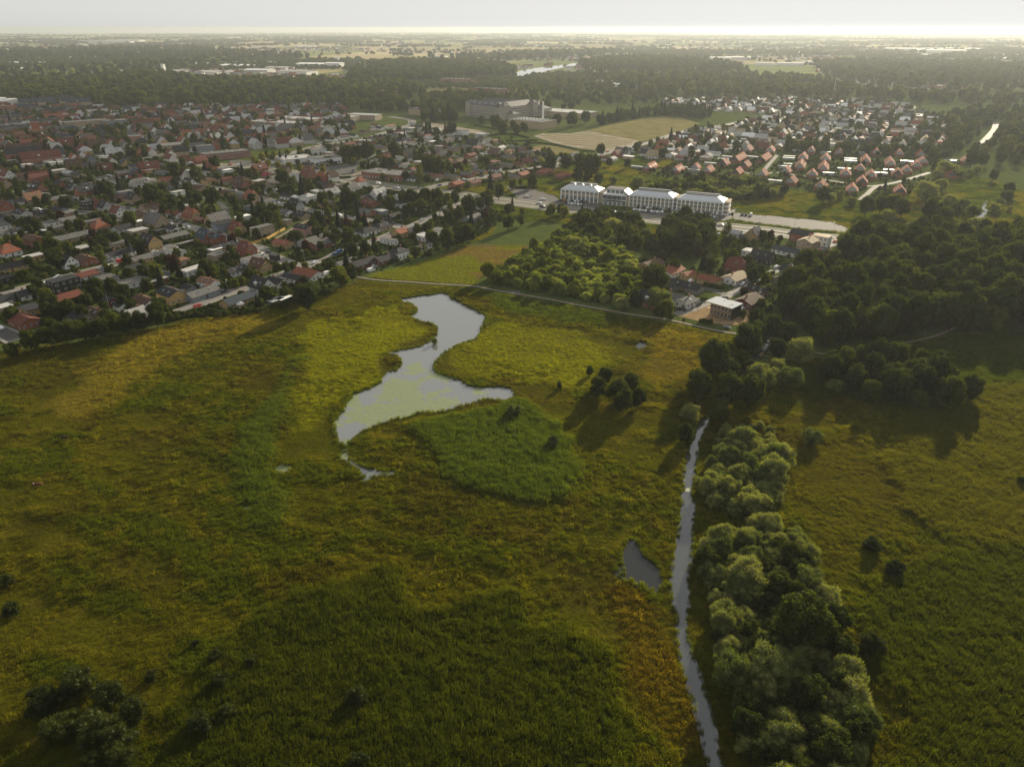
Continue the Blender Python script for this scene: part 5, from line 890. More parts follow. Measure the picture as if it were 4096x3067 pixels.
# bigger sedge tussocks standing out in groups over the meadow
sx_, sy_ = jgrid(-290, 330, 72, 400, 2.6)
k = in_view(sx_, sy_) & in_poly(sx_, sy_, MEADOW) & (fbm(sx_, sy_, 34, 121, 4) + .25 * (fbm(sx_, sy_, 7, 125, 2) - .5) > .53)
sx_, sy_ = sx_[k], sy_[k]
k = (wet(sx_, sy_) > 1.0) & (poly_dist(sx_, sy_, PATH, False) > 4)
sx_, sy_ = sx_[k], sy_[k]
sc_, sh_, sr_ = meadow_look(sx_, sy_)
k = sr_ < .4
sx_, sy_, sc_ = sx_[k], sy_[k], sc_[k]
N = len(sx_)
ix = np.clip(np.round(sx_ - MXS[0]).astype(int), 0, len(MXS) - 1)
iy = np.clip(np.round(sy_ - MYS[0]).astype(int), 0, len(MYS) - 1)
s_ = 0.9 + 0.7 * prg.random(N) ** 2
dk = np.where(prg.random((N, 1)) < .55, .62, 1.2)
scatter('sedge_tussocks', np.stack([sx_, sy_, MZ[iy, ix] - .1], -1), np.stack([prg.normal(0, .2, N), prg.normal(0, .2, N), prg.random(N) * 6.283], -1), np.stack([s_, s_, s_ * 1.15], -1), prg.integers(0, 6, N), sc_ * dk * 1.3, TUSS, 'coarse sedge tussocks dotted through the meadow grass')

# ------------------------------------------------------------------ roads, yards and paths
def smooth(pts, n=6):
    p = [pts[0]] + list(pts) + [pts[-1]]
    r = []
    for i in range(1, len(p) - 2):
        for k in range(n):
            u = k / n
            a, b, c, d = (np.array(p[i + q - 1], float) for q in range(4))
            r.append(0.5 * ((2 * b) + (c - a) * u + (2 * a - 5 * b + 4 * c - d) * u * u + (3 * b - a - 3 * c + d) * u ** 3))
    r.append(np.array(p[-2], float))
    return np.array(r)


def ribbon(mb, line, w, z, off=0.0, m=0, thick=0.0):
    L = len(line)
    tg = np.gradient(line, axis=0)
    tg /= np.linalg.norm(tg, axis=1)[:, None] + 1e-9
    nr = np.stack([-tg[:, 1], tg[:, 0]], -1)
    a = line + nr * (off - w / 2)
    b = line + nr * (off + w / 2)
    if thick:
        vs = [(*a[i], z) for i in range(L)] + [(*b[i], z) for i in range(L)] + [(*a[i], z - thick) for i in range(L)] + [(*b[i], z - thick) for i in range(L)]
        fs = []
        for i in range(L - 1):
            fs += [(i, i + 1, L + i + 1, L + i), (2 * L + i, 2 * L + i + 1, i + 1, i), (L + i, L + i + 1, 3 * L + i + 1, 3 * L + i)]
    else:
        vs = [(*a[i], z) for i in range(L)] + [(*b[i], z) for i in range(L)]
        fs = [(i, i + 1, L + i + 1, L + i) for i in range(L - 1)]
    mb.add(vs, [f[::-1] for f in fs] if False else fs, m)


def mat_ground(name, col, var=0.3, scale=0.25, rough=0.85, spec=0.25):
    if name in MATS:
        return MATS[name]
    t = NT(name)
    pos = t.n('ShaderNodeNewGeometry').outputs['Position']
    a = t.noise(pos, scale, 4, 0.65)
    b = t.noise(pos, scale * 11, 3, 0.6)
    f = t.math('ADD', t.math('MULTIPLY', a, 0.6), t.math('MULTIPLY', b, 0.4))
    t.bsdf(t.ramp(f, [(0.32, tuple(c * (1 - var) for c in col)), (0.68, tuple(min(1, c * (1 + var)) for c in col))]), max(rough, 0.8), min(spec, 0.10))
    MATS[name] = t.m
    return t.m


M_ASPH = mat_ground('asphalt', (0.085, 0.08, 0.074), 0.22, 0.2, 0.62, 0.5)
M_ASPH2 = mat_ground('pale_asphalt', (0.19, 0.178, 0.16), 0.2, 0.2, 0.6, 0.5)
M_PAVE = mat_ground('paving', (0.24, 0.225, 0.2), 0.2, 0.3, 0.8)
M_GRAV = mat_ground('gravel', (0.20, 0.165, 0.12), 0.25, 0.4, 0.95)
M_PAINT = mat_ground('road_paint', (0.62, 0.61, 0.58), 0.1, 0.6, 0.7)
M_VERGE = mat_ground('verge_grass', (0.14, 0.13, 0.03), 0.35, 0.15, 0.95, 0.0)
M_LAWN = mat_ground('lawn', (0.065, 0.10, 0.014), 0.45, 0.12, 0.95, 0.0)
M_DRY = mat_ground('dry_grass', (0.16, 0.14, 0.058), 0.35, 0.05, 0.95, 0.0)
M_SAND = mat_ground('sandy_soil', (0.26, 0.18, 0.10), 0.4, 0.3, 0.95, 0.0)

ROAD_NAMES = {'AVE': 'avenue', 'AVE2': 'road', 'S1': 'road', 'R6': 'footpath', 'PARKL': 'footpath'}
lane_lines = MB()
for key, (w, pts) in ROADS.items():
    ln = smooth(pts)
    mb = MB()
    if key == 'AVE':
        ribbon(mb, ln, w + 7.5, 0.05, 0, 1)
        ribbon(mb, ln, w, 0.09, 0, 0)
        o = mb.build('avenue', [M_ASPH2, M_VERGE])
        pv_ = MB()
        for sd in (-1, 1):
            ribbon(pv_, ln, 2.2, 0.20, sd * (w / 2 + 2.9), 0, 0.14)
        pv_.build('pavement', [M_PAVE], o)
        md_ = MB()
        ribbon(md_, ln[10:-20], 1.3, 0.22, 0.0, 0, 0.12)
        md_.build('median', [M_VERGE], o)
        seg = 0.0
        for i in range(len(ln) - 1):
            d = ln[i + 1] - ln[i]
            Ld = float(np.hypot(*d))
            if Ld < 0.1:
                continue
            d = d / Ld
            n_ = np.array([-d[1], d[0]])
            for off in (-3.9, 3.9):
                u = (-seg) % 8.0
                while u < Ld:
                    c = ln[i] + d * u + n_ * off
                    e = c + d * min(3.0, Ld - u)
                    q = n_ * 0.09
                    lane_lines.add([(*(c - q), 0.096), (*(e - q), 0.096), (*(e + q), 0.096), (*(c + q), 0.096)], [(0, 1, 2, 3)])
                    u += 8.0
            seg += Ld
        for off in (-w / 2 + 0.3, w / 2 - 0.3):
            ribbon(lane_lines, ln, 0.14, 0.095, off)
        lane_lines.build('lane_marking', [M_PAINT], o)
    else:
        m_ = M_GRAV if key in ('R6', 'PARKL') else (M_ASPH2 if key in ('S1', 'LANE', 'FARR', 'AVE2', 'R1', 'R2', 'R3', 'R5') else M_ASPH)
        zz = 0.08 + 0.004 * (sum(map(ord, key)) % 9)
        ribbon(mb, ln, w, zz)
        o = mb.build(ROAD_NAMES.get(key, 'lane' if w < 5.5 else 'street'), [m_])
        if w >= 6 and key not in ('FARR',):
            pv_ = MB()
            for sd in (-1, 1):
                ribbon(pv_, ln, 1.5, 0.19, sd * (w / 2 + 0.75), 0, 0.12)
            pv_.build('pavement', [M_PAVE], o)
    o['kind'] = 'structure'
mb = MB()
ribbon(mb, smooth(PATH), 1.7, 0.34)
tag(mb.build('path', [M_GRAV]), kind='structure')
mb = MB()
ribbon(mb, smooth(PATH_WOOD), 1.1, 0.5)
tag(mb.build('path', [M_GRAV]), kind='structure')
for nm, poly in LOTS.items():
    flat({'office_yard': 'forecourt', 'ball_court': 'ball_court', 'prison_road': 'gravel_yard', 'school_yard': 'schoolyard'}.get(nm, 'car_park'), poly, 0.055, M_GRAV if nm in ('ball_court', 'prison_road') else M_ASPH)
tag(flat('hill_field', HILL_FIELD, 0.05, M_DRY), kind='structure')
flat('low_field', LOW_FIELD, 0.05, M_DRY)
flat('paddock', PADDOCK, 0.05, M_LAWN)
# striped overflow car park: gravel lanes with grass between
sl = flat('overflow_car_park', STRIPE_LOT, 0.06, M_GRAV)
c0 = np.mean(STRIPE_LOT, axis=0)
d0 = np.array(STRIPE_LOT[6]) - np.array(STRIPE_LOT[2])
d0 = np.array([math.cos(R(-32)), math.sin(R(-32))])
n0 = np.array([-d0[1], d0[0]])
gm = MB()
for k in range(-7, 8):
    us = [u for u in np.arange(-160, 160, 2.0) if in_poly(*[np.array([q]) for q in (c0 + d0 * u + n0 * k * 15)], grow(STRIPE_LOT, -6))[0]]
    if len(us) < 4:
        continue
    a, b = c0 + d0 * us[0] + n0 * k * 15, c0 + d0 * us[-1] + n0 * k * 15
    q = n0 * 4.0
    gm.add([(*(a - q), 0.09), (*(b - q), 0.09), (*(b + q), 0.09), (*(a + q), 0.09)], [(0, 1, 2, 3)])
gm.build('grass_strip', [M_DRY], sl)

# ------------------------------------------------------------------ what stands where: one map so that plants keep off houses and roads
OX0, OY0, ONX, ONY = -520, 250, 1400, 1100
occ = np.zeros((ONY, ONX), bool)
oxx, oyy = np.meshgrid(np.arange(ONX) + OX0 + .5, np.arange(ONY) + OY0 + .5)


def occ_line(pts, w):
    pts = np.asarray(pts, float)
    for (x0, y0), (x1, y1) in zip(pts[:-1], pts[1:]):
        a0, a1 = int(min(x0, x1) - w - OX0), int(max(x0, x1) + w - OX0) + 1
        b0, b1 = int(min(y0, y1) - w - OY0), int(max(y0, y1) + w - OY0) + 1
        a0, a1, b0, b1 = max(a0, 0), min(a1, ONX), max(b0, 0), min(b1, ONY)
        if a0 >= a1 or b0 >= b1:
            continue
        occ[b0:b1, a0:a1] |= poly_dist(oxx[b0:b1, a0:a1], oyy[b0:b1, a0:a1], [(x0, y0), (x1, y1)], False) < w


def occ_rect(x, y, L, W_, ang, m=1.0, test=False):
    r = math.hypot(L, W_) / 2 + m + 1
    a0, a1 = max(int(x - r - OX0), 0), min(int(x + r - OX0) + 1, ONX)
    b0, b1 = max(int(y - r - OY0), 0), min(int(y + r - OY0) + 1, ONY)
    if a0 >= a1 or b0 >= b1:
        return False
    dx, dy = oxx[b0:b1, a0:a1] - x, oyy[b0:b1, a0:a1] - y
    c, s = math.cos(R(ang)), math.sin(R(ang))
    k = (np.abs(dx * c + dy * s) < L / 2 + m) & (np.abs(-dx * s + dy * c) < W_ / 2 + m)
    if test:
        return bool((occ[b0:b1, a0:a1] & k).any())
    occ[b0:b1, a0:a1] |= k
    return False


def occ_poly(poly):
    b = box_of(poly, 0)
    a0, a1 = max(int(b[0][0] - OX0), 0), min(int(b[1][0] - OX0) + 1, ONX)
    b0, b1 = max(int(b[0][1] - OY0), 0), min(int(b[2][1] - OY0) + 1, ONY)
    if a0 < a1 and b0 < b1:
        occ[b0:b1, a0:a1] |= in_poly(oxx[b0:b1, a0:a1], oyy[b0:b1, a0:a1], poly)


def taken(x, y):
    x, y = np.asarray(x), np.asarray(y)
    i = (x - OX0).astype(int)
    j = (y - OY0).astype(int)
    ok = (i >= 0) & (i < ONX) & (j >= 0) & (j < ONY)
    r = np.zeros(x.shape, bool)
    r[ok] = occ[j[ok], i[ok]]
    return r


for key, (w, pts) in ROADS.items():
    occ_line(smooth(pts, 3), w / 2 + (7 if key == 'AVE' else 3.2))
occ_line(PATH, 2.0)
for poly in list(LOTS.values()) + [STRIPE_LOT, HILL_FIELD, LOW_FIELD, PADDOCK, MEADOW, NORTH_FIELD, STREAM_FAR]:
    occ_poly(poly)
for h_ in HOUSES:
    occ_rect(h_[0], h_[1], h_[5], h_[6], h_[7], 0.8)
ROW_ANG = 64.0
for (x, y, L) in ROW_HOUSES:
    occ_rect(x, y, L, 9.0, ROW_ANG, 1.5)
OFF_ANG = math.degrees(math.atan2(OFFICE[3][1] - OFFICE[0][1], OFFICE[3][0] - OFFICE[0][0]))
for big in ((np.array(OFFICE[0]) + np.array(OFFICE[3])) / 2,):
    occ_rect(big[0] + 4, big[1] + 9, 140, 26, OFF_ANG, 2)
occ_rect((PRISON[0][0] + PRISON[2][0]) / 2 + 15, PRISON[1][1] + 60, 150, 130, 0, 5)

# more houses where the photograph shows whole streets of them too small to survey one by one
hr = np.random.default_rng(21)


def fill_houses(poly, sx, sy, ang, roofs, walls, kinds, L, W_, hh, prob=0.92):
    c, s = math.cos(R(ang)), math.sin(R(ang))
    b = box_of(poly, 0)
    cx, cy = (b[0][0] + b[1][0]) / 2, (b[0][1] + b[2][1]) / 2
    rr = math.hypot(b[1][0] - b[0][0], b[2][1] - b[0][1]) / 2
    for u in np.arange(-rr, rr, sx):
        for v in np.arange(-rr, rr, sy):
            x = cx + c * u - s * v + hr.normal() * 1.6
            y = cy + s * u + c * v + hr.normal() * 1.6
            if not in_poly(np.array([x]), np.array([y]), poly)[0] or hr.random() > prob:
                continue
            l_, w_ = L * (0.8 + .45 * hr.random()), W_ * (0.85 + .3 * hr.random())
            a_ = ang + hr.normal() * 3 + (90 if hr.random() < 0.35 else 0)
            if occ_rect(x, y, l_, w_, a_, 0.6, True):
                continue
            occ_rect(x, y, l_, w_, a_, 0.6)
            kd = kinds[hr.integers(len(kinds))]
            HOUSES.append((x, y, kd, roofs[hr.integers(len(roofs))], walls[hr.integers(len(walls))], l_, w_, a_, hh * (0.9 + 0.3 * hr.random()) if hh else 0))


fill_houses(TOWN, 20, 15, 38, 'RTDDTNKBGLGL', 'rrtwywwg', ('g2', 'g2', 'h2', 'm'), 13, 9, 4.6, 0.85)
fill_houses(SUBURB_EAST, 17, 15, -30, 'KGDLRSWGKL', 'wwtywtgw', ('g1', 'g1', 'g2', 'f1', 'g2', 'm'), 12, 8.5, 0, 0.95)
fill_houses(SUBURB_MID, 21, 17, -30, 'KGDNLG', 'wttyww', ('g1', 'g1', 'g1', 'f1'), 13, 8, 0, 0.8)
fill_houses(SUBURB_WEST, 22, 18, 57, 'KGKLKGL', 'wtywwbg', ('g1', 'g1', 'g2', 'f1', 'f1'), 10, 7, 0, 0.5)

# ------------------------------------------------------------------ words for labels
ORD = ['first', 'second', 'third', 'fourth', 'fifth', 'sixth', 'seventh', 'eighth', 'ninth', 'tenth', 'eleventh', 'twelfth', 'thirteenth', 'fourteenth', 'fifteenth', 'sixteenth', 'seventeenth', 'eighteenth', 'nineteenth', 'twentieth']


def ordinal(i):
    if i < 20:
        return ORD[i]
    n = i + 1
    return '%d%s' % (n, 'th' if 10 <= n % 100 <= 20 else {1: 'st', 2: 'nd', 3: 'rd'}.get(n % 10, 'th'))


def area_of(x, y):
    px, py, _ = see(x, y)
    ip = lambda p: bool(in_poly(np.array([x]), np.array([y]), p)[0])
    if ip(LANE_GARDENS):
        return 'on the lane by the dark wood'
    if ip(ROW_ESTATE):
        return 'in the red-roofed row estate'
    if ip(SUBURB_EAST):
        return 'in the hazy east suburb' if py < 520 else 'near the hill field'
    if py < 445:
        return 'beyond the prison and town'
    if ip(TOWN):
        return 'in the red-brick town quarter'
    if ip(MEADOW):
        return 'on the open meadow'
    if px < 2100 and py > 640 or ip(SUBURB_WEST):
        d = float(poly_dist(np.array([x]), np.array([y]), MEADOW[1:11], False)[0])
        side = 'west of' if px < 900 else 'near'
        if d < 42:
            return 'along the edge of the meadow'
        if d < 85:
            return 'a street back from the meadow'
        if py > 800:
            return 'behind the meadow streets'
        return 'below the yellow avenue trees'
    if ip(SUBURB_MID):
        return 'between the avenue and the prison'
    if py < 640:
        return 'around the prison and hill field'
    if py < 900 and px > 2100:
        return 'around the white office block'
    if px > 3300:
        return 'by the far bend of the stream'
    return 'between the office and the path'


class Labels:
    """hands out labels that single things out: look + place, and a count from the left where several are alike"""

    def __init__(s):
        s.q = {}

    def add(s, o, look, place, x, y, tail=''):
        s.q.setdefault((look, place), []).append((see(x, y)[0], o, tail))

    def done(s):
        for (look, place), v in s.q.items():
            v.sort(key=lambda e: e[0])
            for i, (_, o, tail) in enumerate(v):
                if len(v) == 1:
                    o['label'] = '%s %s' % (look, place)
                elif i == len(v) - 1 and len(v) > 2:
                    o['label'] = '%s %s, rightmost' % (look, place)
                else:
                    o['label'] = '%s %s, %s from left' % (look, place, ordinal(i))


# ------------------------------------------------------------------ houses
ROOF = {'K': ('black', (0.030, 0.030, 0.032)), 'R': ('orange-red', (0.215, 0.075, 0.042)), 'D': ('dark-red', (0.125, 0.044, 0.031)), 'N': ('brown', (0.085, 0.05, 0.034)),
        'G': ('grey', (0.115, 0.112, 0.105)), 'T': ('terracotta', (0.19, 0.10, 0.06)), 'L': ('pale-grey', (0.36, 0.355, 0.34)), 'W': ('white', (0.72, 0.72, 0.70)),
        'B': ('slate-blue', (0.045, 0.055, 0.068)), 'M': ('crimson', (0.26, 0.035, 0.05)), 'S': ('sandy', (0.33, 0.26, 0.16))}
WALL = {'w': ('white', (0.68, 0.67, 0.64)), 'y': ('yellow-brick', (0.40, 0.27, 0.11)), 'r': ('red-brick', (0.25, 0.085, 0.05)), 'k': ('black-timber', (0.025, 0.025, 0.025)),
        'b': ('blue-grey', (0.19, 0.225, 0.255)), 'g': ('grey-rendered', (0.42, 0.41, 0.39)), 't': ('tan-brick', (0.33, 0.25, 0.165)), 'p': ('pink', (0.40, 0.22, 0.19)),
        'd': ('maroon-timber', (0.12, 0.028, 0.02)), 'q': ('grey-brick', (0.22, 0.19, 0.165))}
ROOF_M = {k: mat_plain('roof_' + v[0].replace(' ', '_').replace('-', '_'), v[1], 0.8 if k in 'LW' else 0.8, 0.12, 0.22, 0.8) for k, v in ROOF.items()}
WALL_M = {k: mat_plain('wall_' + v[0].replace(' ', '_').replace('-', '_'), v[1], 0.8, 0.25, 0.12, 0.7) for k, v in WALL.items()}
M_FRAME = mat_plain('window_frame', (0.72, 0.72, 0.70), 0.5, 0.4, 0.05)
t = NT('window_glass')
t.bsdf((0.025, 0.03, 0.035), 0.06, 0.9)
M_GLASS = t.m
M_BRICK = mat_plain('chimney_brick', (0.24, 0.12, 0.08), 0.85, 0.2, 0.25, 2.0)
M_DOOR = mat_plain('door_paint', (0.10, 0.06, 0.045), 0.5, 0.4, 0.2)
M_METAL = mat_plain('galvanised_steel', (0.42, 0.43, 0.44), 0.35, 0.5, 0.1, 1.0, 0.6)
M_WOOD = mat_plain('weathered_wood', (0.22, 0.15, 0.09), 0.8, 0.2, 0.3, 1.5)


def window_mesh():
    mb = MB()
    mb.box(-.5, .5, -0.03, 0.04, 0, 1, 0, True)
    for a, b in ((-.44, -.03), (.03, .44)):
        mb.add([(a, -0.034, .07), (b, -0.034, .07), (b, -0.034, .93), (a, -0.034, .93)], [(0, 1, 2, 3)], 1)
    return mb.mesh('window', [M_FRAME, M_GLASS])


def skylight_mesh():
    mb = MB()
    mb.box(-.5, .5, -.5, .5, 0, 0.07, 0)
    mb.add([(-.42, -.42, .074), (.42, -.42, .074), (.42, .42, .074), (-.42, .42, .074)], [(0, 1, 2, 3)], 1)
    return mb.mesh('skylight', [M_METAL, M_GLASS])


WIN = window_mesh()
SKY = skylight_mesh()
DOOR = MB().box(-.5, .5, -0.05, 0.04, 0, 1, 0).mesh('door', [M_DOOR])
CHIM = MB().box(-.35, .35, -.3, .3, 0, 1, 0).box(-.42, .42, -.37, .37, 1.0, 1.12, 0).mesh('chimney', [M_BRICK])
OPENED = {}


def roof_wall(kind, L, W_, h):
    """-> wall MB, roof MB, eaves height, ridge height, slope angle"""
    wl = MB()
    rf = MB()
    o = 0.45
    if kind in ('f1', 'f2', 'f4'):
        h = h or (3.0 if kind == 'f1' else 5.8)
        wl.box(-L / 2, L / 2, -W_ / 2, W_ / 2, 0, h)
        e = 0.25
        rf.box(-L / 2 - e, L / 2 + e, -W_ / 2 - e, W_ / 2 + e, h + 0.003, h + 0.22, 0, True)
        return wl, rf, h, h + .22, 0.0
    pitch = R({'g1': 24, 'g2': 45, 'm': 50, 'h1': 23, 'h2': 42}[kind])
    h = h or {'g1': 2.6, 'g2': 2.9, 'm': 2.9, 'h1': 2.7, 'h2': 3.0}[kind]
    tn = math.tan(pitch)
    zr = h + W_ / 2 * tn
    ze = h - o * tn
    th = 0.2
    if kind in ('g1', 'g2'):
        poly = [(-W_ / 2, 0), (W_ / 2, 0), (W_ / 2, h), (0, zr), (-W_ / 2, h)]
        n = 5
        vs = [(-L / 2, y, z) for y, z in poly] + [(L / 2, y, z) for y, z in poly]
        wl.add(vs, [tuple(range(n))[::-1], tuple(range(n, 2 * n)), (1, 2, n + 2, n + 1), (4, 0, n, n + 4)])
        yo = W_ / 2 + o
        xo = L / 2 + o
        cs = [(-yo, ze + .01), (0, zr + .01), (yo, ze + .01), (yo, ze + th), (0, zr + th + .03), (-yo, ze + th)]
        vs = [(-xo, y, z) for y, z in cs] + [(xo, y, z) for y, z in cs]
        rf.add(vs, [(4, 5, 11, 10), (3, 4, 10, 9), (0, 1, 7, 6), (1, 2, 8, 7), (2, 3, 9, 8), (5, 0, 6, 11), (5, 4, 1, 0), (4, 3, 2, 1), (6, 7, 10, 11), (7, 8, 9, 10)])
    elif kind == 'm':
        k = 0.52
        zk = h + (zr - h) * k
        yk = W_ / 2 * (1 - k)
        poly = [(-W_ / 2, 0), (W_ / 2, 0), (W_ / 2, h), (yk, zk), (-yk, zk), (-W_ / 2, h)]
        n = 6
        vs = [(-L / 2, y, z) for y, z in poly] + [(L / 2, y, z) for y, z in poly]
        wl.add(vs, [tuple(range(n))[::-1], tuple(range(n, 2 * n)), (1, 2, n + 2, n + 1), (5, 0, n, n + 5)])
        yo, xo = W_ / 2 + o, L / 2 + .3
        d = (zr - zk) / tn * 0.9
        A = []
        for dz in (0.0, th):
            for sx in (-1, 1):
                A += [(sx * xo, -yo, ze + dz), (sx * xo, -yk - .1, zk + dz), (sx * (xo - d), 0, zr + dz), (sx * xo, yk + .1, zk + dz), (sx * xo, yo, ze + dz)]
        T = 10
        rf.add(A, [(T + 0, T + 5, T + 6, T + 7, T + 2, T + 1), (T + 4, T + 3, T + 2, T + 7, T + 8, T + 9), (T + 1, T + 2, T + 3), (T + 6, T + 8, T + 7),
                   (0, 5, 6, 7, 2, 1), (4, 3, 2, 7, 8, 9), (0, 1, T + 1, T), (1, 3, T + 3, T + 1), (3, 4, T + 4, T + 3), (5, 6, T + 6, T + 5), (6, 8, T + 8, T + 6), (8, 9, T + 9, T + 8), (0, 5, T + 5, T), (4, 9, T + 9, T + 4)])
    else:
        wl.box(-L / 2, L / 2, -W_ / 2, W_ / 2, 0, h)
        xo, yo = L / 2 + o, W_ / 2 + o
        rx = max(L / 2 - W_ / 2, 0.3)
        zr = ze + yo * tn
        vs = [(-xo, -yo, ze), (xo, -yo, ze), (xo, yo, ze), (-xo, yo, ze), (-xo, -yo, ze + th), (xo, -yo, ze + th), (xo, yo, ze + th), (-xo, yo, ze + th), (-rx, 0, zr + th), (rx, 0, zr + th)]
        rf.add(vs, [(3, 2, 1, 0), (0, 1, 5, 4), (1, 2, 6, 5), (2, 3, 7, 6), (3, 0, 4, 7), (4, 5, 9, 8), (6, 7, 8, 9), (5, 6, 9), (7, 4, 8)])
    return wl, rf, h, zr, pitch


def house_parts(root, kind, L, W_, h, roof, wall, ang, x, y, r, roof_m=None, wall_m=None, big=False):
    wl, rf, h, zr, pitch = roof_wall(kind, L, W_, h)
    wl.build('wall', [wall_m or WALL_M[wall]], root)
    ro = rf.build('roof', [roof_m or ROOF_M[roof]], root)
    toc = math.atan2(-y, -x) - R(ang)                    # bearing of the open side, towards the fields
    shed = L * W_ < 48
    rows_ = [0.0] + ([2.9] if h >= 4.2 else []) + ([5.8] if h >= 7.5 else []) + ([8.7] if h >= 10.5 else [])
    for side in range(4):
        na = (-math.pi / 2, 0.0, math.pi / 2, math.pi)[side]
        if math.cos(toc - na) < 0.12:
            continue
        long_ = side in (0, 2)
        run, dep = (L, W_ / 2) if long_ else (W_, L / 2)
        n = max(1, int(run / (3.0 if not shed else 4.5)))
        for rz in rows_:
            if rz + 2.0 > h:
                continue
            for i in range(n):
                u = (i + .5) / n * run - run / 2 + r.normal() * 0.15
                isd = long_ and rz == 0 and i == n // 2 and n > 1
                w_, hh, z0 = (1.0, 2.05, 0.05) if isd else (1.2 + .5 * (r.random() < .3), 1.15, 0.95)
                if long_:
                    p = (u, (-1 if side == 0 else 1) * (dep + .01), z0 + rz)
                else:
                    p = ((1 if side == 1 else -1) * (dep + .01), u, z0 + rz)
                link('door' if isd else 'window', DOOR if isd else WIN, root, p, na + math.pi / 2, (w_, 1, hh))
        if not long_ and kind in ('g2', 'm') and W_ > 6.5:
            for u in (-.95, .95):
                p = ((1 if side == 1 else -1) * (dep + .01), u, h + 0.55)
                link('window', WIN, root, p, na + math.pi / 2, (1.05, 1, 1.2))
    if kind[0] in 'gmh' and not shed:
        cx = L * (0.22 if r.random() < .5 else -.2)
        cz = h + (W_ / 2 - 0.5) * math.tan(pitch)
        link('chimney', CHIM, ro, (cx, 0.1, cz - 0.6), 0, (1, 1, 1.9))
        if kind in ('g2', 'm') or r.random() < 0.3:
            sd = -1 if math.cos(toc + math.pi / 2) > 0 else 1
            for u in ((-.18, .2) if L > 9 else (0.1,)):
                f = 0.5
                yy = sd * W_ / 2 * (1 - f)
                o = link('skylight', SKY, ro, (u * L, yy, h + W_ / 2 * f * math.tan(pitch) + 0.24), 0, (0.9, 1.2, 1))
                o.rotation_euler = (-sd * pitch, 0, 0)
            if kind == 'g2' and L > 9.5 and r.random() < 0.35:
                dm = MB()
                yb = sd * W_ * 0.42
                yt = sd * W_ * 0.1
                z0 = h + W_ * 0.08 * math.tan(pitch)
                dm.box(-.9, .9, min(yb, yt), max(yb, yt), z0, z0 + 1.5)
                dm.box(-1.05, 1.05, min(yb, yt) - .12, max(yb, yt) + .12, z0 + 1.503, z0 + 1.63)
                d = dm.build('dormer', [WALL_M['w']], ro, loc=(-L * .05, 0, 0))
                link('window', WIN, d, (0, yb + sd * .02, z0 + .25), 0 if sd < 0 else math.pi, (1.3, 1, 1.0))
    return zr


LAB = Labels()
KIND_WORD = {'g1': 'low', 'g2': 'steep-roofed', 'm': 'half-hipped', 'h1': 'hipped', 'h2': 'steep-hipped', 'f1': 'flat-roofed', 'f2': 'two-storey flat-roofed', 'f4': 'tall flat-roofed'}


def seen_size(hh):
    px, py, s = see(hh[0], hh[1], 2)
    if not (-120 < px < 4216):
        return 0.0
    return s * math.sqrt(hh[5] * hh[6])


HOUSES.sort(key=seen_size, reverse=True)
far_h = {}
hrng = np.random.default_rng(33)
nh = 0
for hh in HOUSES:
    x, y, kind, roof, wall, L, W_, ang, h = hh
    if seen_size(hh) == 0:
        continue
    if nh < 300:
        nh += 1
        small = L * W_ < 48
        root = link('shed' if small else ('apartment_block' if L > 24 else 'house'), None, None, (x, y, 0), R(ang))
        house_parts(root, kind, L, W_, h, roof, wall, ang, x, y, hrng)
        cat = 'shed' if small else ('apartment block' if L > 24 else 'house')
        tag(root, None, cat, None)
        LAB.add(root, '%s %s %s with %s roof' % (WALL[wall][0], KIND_WORD[kind].replace('flat-roofed', 'box-shaped') if kind[0] == 'f' else KIND_WORD[kind], 'outbuilding' if small else ('block' if L > 24 else 'house'), ROOF[roof][0]), area_of(x, y), x, y)
        root['group'] = 'houses ' + area_of(x, y)
    else:
        wl, rf, h2, zr, pt = roof_wall(kind, L, W_, h)
        c, s = math.cos(R(ang)), math.sin(R(ang))
        for key, mb in ((('w', wall), wl), (('r', roof), rf)):
            tgt = far_h.setdefault(key, MB())
            tgt.add([(x + c * p[0] - s * p[1], y + s * p[0] + c * p[1], p[2]) for p in mb.v], mb.f)
for (kk, code), mb in far_h.items():
    o = mb.build('distant_house_' + ('walls' if kk == 'w' else 'roofs'), [WALL_M[code] if kk == 'w' else ROOF_M[code]])
    tag(o, '%s %s of the many small houses far back in the streets' % ((WALL if kk == 'w' else ROOF)[code][0], 'walls' if kk == 'w' else 'roofs'), kind='stuff')

